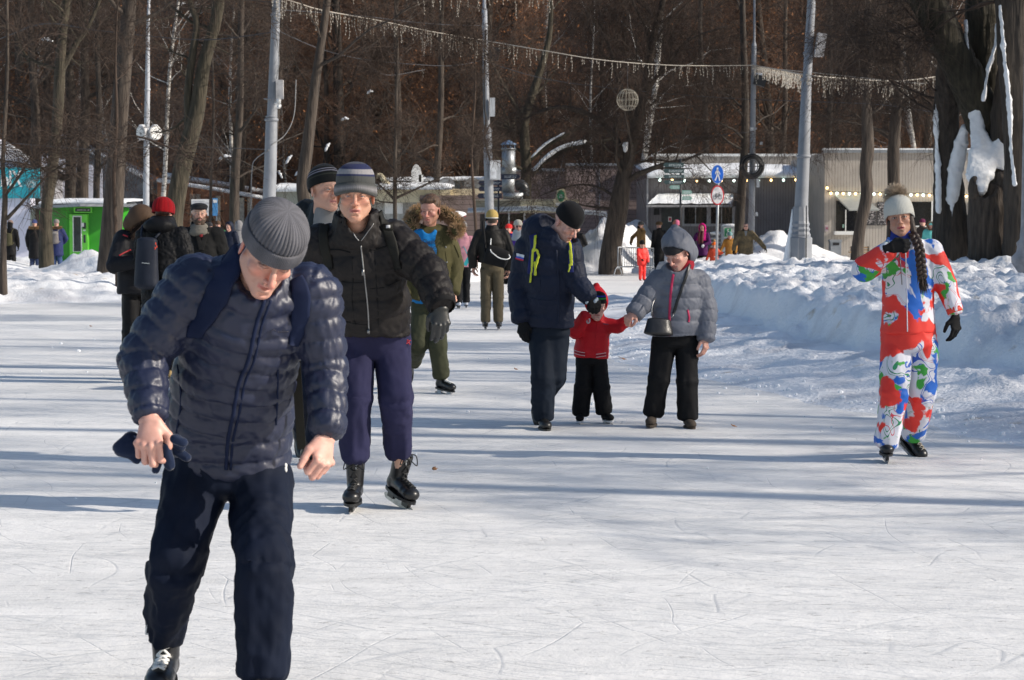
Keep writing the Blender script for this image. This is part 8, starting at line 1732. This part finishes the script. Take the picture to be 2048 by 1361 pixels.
def fur_collar(t, T, m, seed=1, z=1.49, r=.12, n=1500, L=.06):
    rnd = np.random.default_rng(seed); a = rnd.uniform(0, 6.28, n); C = np.array([T(r*1.1*math.cos(q), .02+r*.8*math.sin(q), z+rnd.uniform(-.03, .03)) for q in a]); O = T(0, .02, z-.03); Nn = C-O; Nn /= np.linalg.norm(Nn, axis=1)[:, None]
    mb = MB(); fur(mb, C, Nn, L, .0035, rnd); part(mb, "fur_collar", m, t)
def rucksack(T, J, lab, m, w=.13, h=.38, z=1.30, d=.20, name="backpack", strapm=None, extra=None, dx=0.0, tilt=0):
    r = thing(name, lab, "backpack", T(dx, d, z)); o = sdf_obj("bag", [gcyl(T(dx, d-.02, z), T(dx+tilt, d, z-h), w*.85, .065, w, .085, J['side'], .5)], .014, m, r, .03, folds(.003, 6, 1, 5, .008))
    mb = MB()
    for s_ in (-1, 1): mb.tube(catmull([T(dx+s_*.07, d-.04, z+.02), T(dx+s_*.13, .02, 1.50), T(dx+s_*.15, -.10, 1.38), T(dx+s_*.17, -.06, 1.15), T(dx+s_*.12, d-.05, z-h+.02)], 5), .014, 6)
    part(mb, "strap", strapm or m, r); return r, o
TANFUR = mat("tan_fur", (.40, .27, .14)); NAVYC = cloth("navy_coat", (.020, .028, .095), .7); BLKC = cloth("black_coat", (.007, .007, .008), .65)
# man seen from behind with yellow hat
def hy(q, a): return A_(.62, .60, .55) if .02 < q < .14 else (A_(.02, .02, .02) if q <= .02 else A_(.40, .29, .10))
t, M, J, T, jk, hs = walker(984, 32.0, 1.76, 180, "person walking away in a black jacket, khaki trousers and mustard yellow beanie", cloth("black_windbreaker", (.011, .010, .009), .6), cloth("khaki_trousers", (.085, .070, .045), .85), hy, coat_len=.27, female=False, arms=[((-.27, .03, 1.14), (-.25, -.02, .90)), ((.29, .05, 1.14), (.28, .0, .94))], skates=BLKLEATHER, gloves=None, bulk=1.12, hatkw=dict(top=.16), hairc=A_(.05, .035, .025), vox=.010)
J2 = J; bgm = thing("sling_bag", "black sling bag with white piping on the back of the yellow-beanied man", "bag", P(995, 515, 31.8)); o = sdf_obj("bag", [gcyl(P(975, 508, 31.72), P(1012, 520, 31.70), .15, .07, .13, .07, A_(.2, 0, 1), .5), ellp(P(1000, 470, 31.7), A_(.26, .4, .17), sub=True, k=.01)], .010, BLK, bgm, .02)
mb = MB(); mb.tube(catmull([P(982, 478, 31.78), P(981, 500, 31.66), P(987, 508, 31.6), P(1000, 517, 31.58), P(1014, 519, 31.58), P(1020, 515, 31.62), P(1017, 509, 31.68)], 5), .008, 6); part(mb, "piping", WHITE, o); mb = MB(); mb.tube(catmull([P(972, 515, 31.75), P(968, 470, 31.82), P(966, 445, 31.86), P(975, 438, 32)], 5), .02, 6); part(mb, "strap", BLK, bgm)
# red beret woman, stooping companion, flat cap man
def star(q, a): return A_(.27, .004, .008)*(.75+.35*abs(math.sin(a*5)))
t, M, J, T, jk, hs = walker(326, 21.0, 1.80, 165, "person seen from behind in a bright red knitted beret and long black down coat", cloth("black_down", (.007, .007, .008), .6), BLKC, star, coat_len=.62, puffy=.012, bulk=1.12, skates=mat("tan_skate_leather", (.45, .30, .12), .5), dx=.0, headpitch=8, hatkw=dict(top=.160, brim=.0, w=1.24, nrib=12, amp=.005, n=180, slouch=.02), hairc=A_(.06, .02, .012), arms=[((-.27, .0, 1.12), (-.24, -.1, .92)), ((.27, -.1, 1.18), (.10, -.30, 1.2))], vox=.010)
o = sdf_obj("hood", [ellp(T(.0, .09, 1.50), A_(.155, .11, .075), J['sh'][0]*0+rz(math.radians(165))), gcyl(T(0, .0, 1.56), T(0, 0, 1.45), .12, .10, .16, .12, J['side'], .5, k=.04), ellp(M[:3, 3], A_(.09, .10, .14), sub=True, k=.01)], .010, cloth("black_down", (.01, .01, .012)), t, .03, folds(.006, 8, 1, 3, .012))
r, o = rucksack(T, J, "slim dark backpack with a red zip pull under the red beret", cloth("slate_backpack", (.018, .022, .034), .6), .125, .42, 1.36, .24, dx=.06)
b_ = bvh(o); mb = MB()
for q in ((311, 488), (313, 494), (310, 497)):
    h, n = hit(b_, *q)
    if h is not None: mb.ell(h, (.008, .006, .016), 6)
if mb.n: part(mb, "zip_pull", mat("pull_red", (.6, .05, .02), .5), o)
mb = MB(); h, n = hit(b_, 290, 527)
if h is not None: add_text(mb, "mountain", .02, h+A_(-.03, -.008, 0), (1, 0, -.1), (0, 0, 1), 0, .001)
if mb.n: part(mb, "small_print", PALE, o)
t, M, J, T, jk, hs = walker(272, 21.6, 1.76, 30, "person bowing his head in a brown fur-trimmed hood, dark jacket with red piping", cloth("charcoal_jacket", (.012, .0125, .016), .6), BLKC, None, coat_len=.35, lean=.16, dx=-.02, headpitch=48, headyaw=20, skates=BLKLEATHER, bulk=1.15, arms=[((-.30, -.08, 1.14), (-.04, -.30, 1.20)), ((.26, -.1, 1.15), (.0, -.32, 1.15))], female=False, vox=.010)
hood_up(t, M, hs, cloth("brown_hood", (.085, .052, .032), .7), mat("dark_brown_fur", (.045, .028, .02), .9, .4), 1.15, seed=4, n=2500)
b_ = bvh(jk); mb = MB(); seam(mb, b_, [(238, 512), (250, 505), (262, 500)], .008, .002); seam(mb, b_, [(246, 470), (256, 474)], .008, .002)
if mb.n: part(mb, "red_piping", mat("piping_red", (.4, .02, .03), .6), jk)
t, M, J, T, jk, hs = walker(400, 23.0, 1.80, 0, "person with a dark beard in a flat cap, black overcoat and grey scarf", cloth("black_wool", (.012, .012, .012), .9), BLKC, None, coat_len=.45, female=False, beard=.95, bulk=1.08, headyaw=12, headpitch=-6, skates=BLKLEATHER, hairc=None, vox=.010, skinc=A_(.58, .35, .26))
Th = lambda *v: M[:3, 3]+M[:3, :3]@(A_(*v)*hs)
cp = sdf_obj("flat_cap", [ellp(Th(0, .01, .085), A_(.094, .118, .035)*hs, M[:3, :3]), ellp(Th(0, .015, .055), A_(.085, .108, .035)*hs, M[:3, :3], k=.02), ellp(Th(0, -.105, .052), A_(.068, .045, .010)*hs, M[:3, :3]@np.array(Matrix.Rotation(-.15, 3, 'X')), k=.015), ellp(Th(0, 0, .0), A_(.08, .1, .045)*hs, M[:3, :3], sub=True, k=.01)], .006, cloth("charcoal_wool", (.030, .031, .034), .9), t, .02)
sdf_obj("beard", [ellp(Th(0, -.06, -.088), A_(.050, .040, .042)*hs, M[:3, :3]), cone(Th(-.056, -.01, -.05), Th(-.025, -.06, -.095), .020, .026, k=.02), cone(Th(.056, -.01, -.05), Th(.025, -.06, -.095), .020, .026, k=.02), cone(Th(-.022, -.090, -.055), Th(.022, -.090, -.055), .006, .006, k=.008), ellp(Th(0, -.105, -.068), A_(.020, .02, .006)*hs, M[:3, :3], sub=True, k=.004), ellp(Th(0, -.03, -.03), A_(.056, .058, .05), M[:3, :3], sub=True, k=.01)], .005, mat("beard_hair", (.075, .045, .028), .8, .5, 90, bump=.8, bscale=250, bdist=.004), t, .012, lambda V, N_, R, s_, a, names: .006*(fbm3(V*90, 2, 3)-.4)*2)
sdf_obj("scarf", [gcyl(Th(0, .0, -.13), Th(0, .0, -.20), .088, .085, .115, .10, J['side'], .5)], .008, cloth("grey_scarf", (.17, .155, .13), .9, bump=.6, bscale=150), t, .02, folds(.008, 20, 1.3, 3, .01))
mb = MB(); b_ = bvh(jk)
for l in ([(392, 458), (397, 480), (402, 500)], [(414, 458), (408, 480), (403, 500)]): strap(mb, b_, l, .05, .004, .008)
if mb.n: part(mb, "lapel", cloth("black_wool", (.012, .012, .012)), jk)
mb = MB(); mb.ell(P(402, 470, 22.87), (.022, .012, .03), 8); part(mb, "plaid_shirt", mat("plaid_red", (.45, .02, .03), .8, color2=(.08, .02, .02), scale=90), t)
# left group by the kiosk
t, M, J, T, jk, hs = walker(22, 70, 1.70, 175, "person in a beige hat and black parka at the left edge", BLKC, BLKC, (.28, .20, .17), coat_len=.5, gloves=BLK, z0=.05); hood_up(t, M, hs*.9, BLKC, None, .9); rucksack(T, J, "olive backpack on the person at the left edge", cloth("olive_bag", (.07, .065, .035), .8), .13, .35)
t, M, J, T, jk, hs = walker(70, 69, 1.72, 172, "person in a long black coat with tan fur collar and blue hat", BLKC, cloth("jeans_dark", (.03, .045, .10), .8), (.05, .07, .19), coat_len=.56, skirt=1.05, z0=.05); fur_collar(t, T, TANFUR, 3)
t, M, J, T, jk, hs = walker(114, 67.5, 1.72, 178, "person in a bright navy coat with tan fur collar and grey backpack", NAVYC, cloth("jeans_blue", (.04, .07, .16), .8), lambda q, a: A_(.30, .27, .25)*(1 if math.sin(q*30+a*8) > 0 else .45), coat_len=.50, skirt=1.08, bulk=1.08, z0=.05, arms=[((-.30, -.05, 1.15), (-.2, -.1, 1.0)), ((.30, -.05, 1.15), (.16, -.12, 1.05))]); fur_collar(t, T, TANFUR, 5); r, o = rucksack(T, J, "small grey drawstring backpack on the woman in the navy coat", cloth("grey_bag", (.17, .155, .15), .8), .12, .34, 1.36, strapm=mat("strap_grey", (.2, .19, .18), .7))
mb = MB(); mb.ell(T(0, .27, 1.32), (.11, .03, .035), 12); part(mb, "flap", cloth("grey_bag_light", (.24, .225, .215), .8), o)
sl = thing("pink_board", "bright magenta sled board held upright between the two women near the green kiosk", "sled", P(92, 540, 68)); mb = MB(); mb.prism([(-.08, -.02), (.085, .02), (.10, .50), (.02, .54), (-.06, .12)], P(92, 542, 68), (1, 0, 0), (0, 0, 1), (0, .04, 0)); part(mb, "board", mat("magenta_plastic", (.62, .01, .19), .4), sl, False); mb = MB(); mb.tube([P(95, 506, 68), P(89, 498, 68), P(88, 486, 68)], .012, 5); part(mb, "handle_cord", mat("purple_cord", (.15, .05, .25), .6), sl)
# heads behind the stooping man's shoulder
t, M, J, T, jk, hs = walker(460, 60, 1.68, -20, "person with a navy hood pulled up, half hidden behind the stooping man's shoulder", NAVYP, BLKC, None, coat_len=.4, headpitch=20); hood_up(t, M, hs, NAVYP, None, 1.05)
t, M, J, T, jk, hs = walker(437, 66, 1.72, 10, "person with a brown hat and green collar beside the navy-hooded one, far back", cloth("dull_green", (.03, .10, .05), .8), BLKC, (.10, .06, .04), coat_len=.4)
t, M, J, T, jk, hs = walker(420, 64, 1.66, 30, "person in a dark hat just right of the flat-capped man, far back", BLKC, BLKC, (.04, .04, .045), coat_len=.4)
t, M, J, T, jk, hs = walker(478, 62, 1.70, 200, "person in a light grey hood behind the grey ribbed beanie, far back", cloth("light_grey_coat", (.20, .20, .21), .8), BLKC, None, coat_len=.4); hood_up(t, M, hs, cloth("light_grey_coat", (.20, .20, .21)), None, 1.05)
# behind the parka man: pink jacket, white skates
t, M, J, T, jk, hs = walker(925, 40.5, 1.62, 190, "person in a pale pink jacket and black leggings behind the parka man", cloth("dusty_pink", (.42, .20, .24), .8), BLKC, (.22, .22, .23), coat_len=.36, stride=.35, skates=mat("white_skate", (.5, .52, .58), .5, .3, 40)); tb = thing("turquoise_strap_bag", "turquoise bag held by the person in the pale pink jacket", "bag", P(933, 515, 40.2)); mb = MB(); mb.prism([(-.05, -.10), (.02, -.12), (.12, .06), (.06, .10)], P(931, 520, 40.2), (1, 0, 0), (0, 0, 1), (0, .05, 0)); part(mb, "pouch", mat("turquoise_plastic", (.02, .35, .38), .5), tb, False); mb = MB(); mb.tube([P(934, 508, 40.2), P(930, 498, 40.3), P(926, 492, 40.4)], .008, 5); part(mb, "cord", mat("turquoise_plastic", (.02, .35, .38)), tb)
# behind yellow-hat man / navy parka
t, M, J, T, jk, hs = walker(1036, 44, 1.66, 5, "person in a cream knitted hat, dark glasses and grey scarf", cloth("violet_jacket", (.10, .04, .30), .7), cloth("jeans_blue", (.04, .07, .16)), (.50, .47, .40), coat_len=.36, hatkw=dict(brim=.030), skates=BLKLEATHER)
mb = MB(); Th = lambda *v: M[:3, 3]+M[:3, :3]@(A_(*v)*hs)
for s_ in (-1, 1): mb.ell(Th(s_*.032, -.097, 0), (.024, .008, .017), 10)
mb.cyl(Th(-.03, -.1, .004), Th(.03, -.1, .004), .004, n=5); part(mb, "glasses", mat("dark_lens", (.03, .015, .02), .15), t); sdf_obj("scarf", [gcyl(T(0, -.01, 1.52), T(0, -.02, 1.36), .10, .10, .16, .14, J['side'], .5)], .014, cloth("pale_grey_scarf", (.40, .42, .43), .9), t, .02, folds(.012, 12, 1.2, 3, .01))
t, M, J, T, jk, hs = walker(1054, 49, 1.68, 10, "person in a neon jacket and pink headband nearly hidden by the navy parka", mat("neon_yellow", (.45, .60, .05), .6), BLKC, (.10, .09, .25), coat_len=.36); mb = MB(); mb.ell(Th(0, -.1, 0)*0+P(1053, 464, 47.6), (.09, .05, .045), 10); part(mb, "pink_headband", mat("neon_pink", (.80, .02, .22), .5), t)
t, M, J, T, jk, hs = walker(1018, 58, 1.60, -30, "person with a coral red hat just left of the cream-hatted woman", mat("coral_hat", (.75, .06, .05), .7), BLKC, (.70, .03, .03), coat_len=.36)
# long black coat behind
t, M, J, T, jk, hs = walker(1154, 62, 1.62, 150, "person in a long black coat with a red bundle beyond the navy parka", BLKC, BLKC, (.02, .02, .02), coat_len=.70, skirt=.95, arms=[((-.25, -.1, 1.15), (-.1, -.3, 1.1)), ((.25, .05, 1.15), (.22, -.05, .95))], stride=.3); mb = MB(); mb.ell(T(.17, -.12, 1.22), (.09, .09, .13), 10); part(mb, "red_bundle", mat("bundle_red", (.35, .02, .03), .8), t)
# children and adults in the middle distance
CORAL = mat("coral_overall", (.85, .030, .020), .6, .06)
t, M, J, T, jk, hs = walker(1284, 62, 1.12, 20, "small person in a coral red overall in front of the crowd barrier", CORAL, CORAL, (.012, .012, .012), cat="child", coat_len=.42, bulk=1.15, hatkw=dict(top=.19), arms=[((-.22, -.1, 1.15), (-.12, -.2, 1.0)), ((.24, -.05, 1.12), (.22, -.16, .86))], z0=-.02, puffy=.01)
CAMEL = cloth("camel_coat", (.27, .16, .065), .85); t, M, J, T, jk, hs = walker(1282, 74, 1.72, -65, "person in a camel coat holding a hand to the face behind the crowd barrier", CAMEL, BLKC, (.08, .08, .08), coat_len=.5, arms=[((-.28, -.2, 1.2), (-.10, -.35, 1.02)), ((.26, -.15, 1.2), (.08, -.15, 1.50))], female=False, z0=-.0)
t, M, J, T, jk, hs = walker(1318, 71, 1.72, -150, "person in a long black coat and brown fur hat beside the crowd barrier", BLKC, BLKC, (.12, .075, .04), coat_len=.62, hatkw=dict(w=1.25, top=.14))
t, M, J, T, jk, hs = walker(1352, 68, 1.70, 20, "person in a fuzzy pink and salmon hat showing above the grey hood", cloth("pink_coat", (.55, .10, .22), .8), BLKC, lambda q, a: A_(.55, .14, .24) if math.sin(a+2) > -.2 else A_(.36, .15, .10), coat_len=.45, hatkw=dict(w=1.35, top=.20), bulk=1.1)
PURP = cloth("purple_coat", (.075, .012, .085), .7); MAG = cloth("magenta_hood", (.60, .008, .20), .7); t, M, J, T, jk, hs = walker(1404, 70, 1.62, -15, "person in a magenta hood and purple coat with long reddish hair", PURP, BLKC, None, coat_len=.46, skirt=1.1, arms=[((-.32, -.05, 1.15), (-.48, -.1, 1.0)), ((.27, -.1, 1.12), (.08, -.25, 1.03))], z0=.0)
hood_up(t, M, hs, MAG, None, 1.12); sdf_obj("upper_jacket", [gcyl(T(0, 0, 1.44), T(0, 0, 1.22), .17, .11, .20, .15, J['side'], .5)], .02, MAG, t, .03); mb = MB(); mb.tube(catmull([T(-.06, -.12, 1.52), T(-.08, -.17, 1.3), T(-.05, -.18, 1.08)], 4), .05, 8); mb.tube(catmull([T(.04, -.12, 1.52), T(.03, -.17, 1.3), T(.02, -.18, 1.10)], 4), .045, 8); part(mb, "long_hair", mat("reddish_hair", (.10, .02, .02), .6), t); mb = MB(); mb.ell(T(.08, -.30, 1.0), (.055, .05, .055), 10); part(mb, "white_muff", SNOW, t)
OR = mat("orange_suit", (.55, .055, .015), .7, .08); t, M, J, T, jk, hs = walker(1428, 69, 1.02, -5, "small person in an orange-red snowsuit and neon orange hat holding a bigger child's hand", OR, BLKC, (.85, .16, .02), cat="child", coat_len=.46, bulk=1.25, arms=[((-.30, -.05, 1.1), (-.42, -.1, .85)), ((.32, -.05, 1.2), (.48, -.1, 1.25))]); mb = MB(); mb.ell(M[:3, 3]+A_(0, 0, .16), (.05, .05, .05), 8); part(mb, "bobble", TANFUR, t); mb = MB(); mb.box(T(.1, -.22, 1.0), (.12, .01, .02), np.array(Matrix.Rotation(.3, 3, 'Y'))); part(mb, "reflective_stripe", PALE, jk, False)
MUST = cloth("mustard_jacket", (.33, .16, .035), .8); t, M, J, T, jk, hs = walker(1459, 69.5, 1.38, -5, "half-grown person in a mustard jacket and teal hat", MUST, cloth("navy_pants", (.02, .03, .07), .8), (.16, .30, .31), cat="child", coat_len=.42, arms=[((-.30, -.05, 1.12), (-.44, -.1, .88)), None], headpitch=15)
CAMO = mat("camouflage_cloth", (.16, .115, .055), .85, scale=9, color2=(.05, .042, .025)); t, M, J, T, jk, hs = walker(1491, 68, 1.68, -5, "person with arms spread in a long brown camouflage coat, bareheaded in sunglasses", CAMO, BLKC, None, coat_len=.58, bulk=1.25, skirt=1.1, female=False, arms=[((-.34, -.05, 1.15), (-.40, -.12, .84)), ((.42, -.05, 1.16), (.62, -.08, .92))], hairc=A_(.16, .12, .1)); mb = MB(); Th = lambda *v: M[:3, 3]+M[:3, :3]@(A_(*v)*hs)
for s_ in (-1, 1): mb.ell(Th(s_*.032, -.097, 0), (.024, .008, .014), 8)
part(mb, "sunglasses", BLACK, t); sdf_obj("dark_collar", [gcyl(T(0, .02, 1.55), T(0, .0, 1.42), .10, .09, .15, .11, J['side'], .5), ellp(M[:3, 3]-A_(0, .03, .02), A_(.08, .11, .13), sub=True, k=.01)], .015, BLKC, t, .03); mb = MB(); mb.prism([(-.05, 0), (.05, 0), (0, -.22)], T(0, -.17, 1.48), (1, 0, 0), (0, 0, 1), (0, .02, 0)); part(mb, "grey_shirt", cloth("grey_shirt", (.18, .19, .2), .8), t, False)
st = thing("walking_stick", "thin walking stick reaching down from the camouflage-coated man's hand", "stick", P(1521, 505, 67.5)); mb = MB(); mb.tube([P(1519, 504, 67.6), P(1527, 511, 67.5), P(1537, 521, 67.3)], .010, 5); part(mb, "shaft", BLACK, st); mb = MB(); mb.ell(P(1519, 504, 67.6), (.02, .02, .02), 6); part(mb, "grip", BLACK, st)
MINT = cloth("mint_jacket", (.13, .48, .44), .7); t, M, J, T, jk, hs = walker(1860, 66, 1.40, -10, "person in a mint green jacket with a fur-edged hood", MINT, cloth("blue_pants", (.05, .12, .3), .7), (.20, .55, .50), cat="child", coat_len=.4, z0=.28, bulk=1.2); hood_up(t, M, hs, MINT, mat("auburn_fur", (.28, .15, .08), .9, .4), 1.0, seed=9)
t, M, J, T, jk, hs = walker(1886, 64, 1.52, 10, "person in a dark red jacket half hidden by the split old tree", cloth("dark_red_jacket", (.40, .015, .03), .7), BLKC, (.3, .02, .03), coat_len=.4, z0=.2)
t, M, J, T, jk, hs = walker(1843, 69, 1.58, 120, "person in dark brown with a maroon hat behind the braid of the bobble-hat girl", cloth("dark_brown_coat", (.06, .045, .04), .8), BLKC, (.12, .02, .06), coat_len=.5, z0=.2)
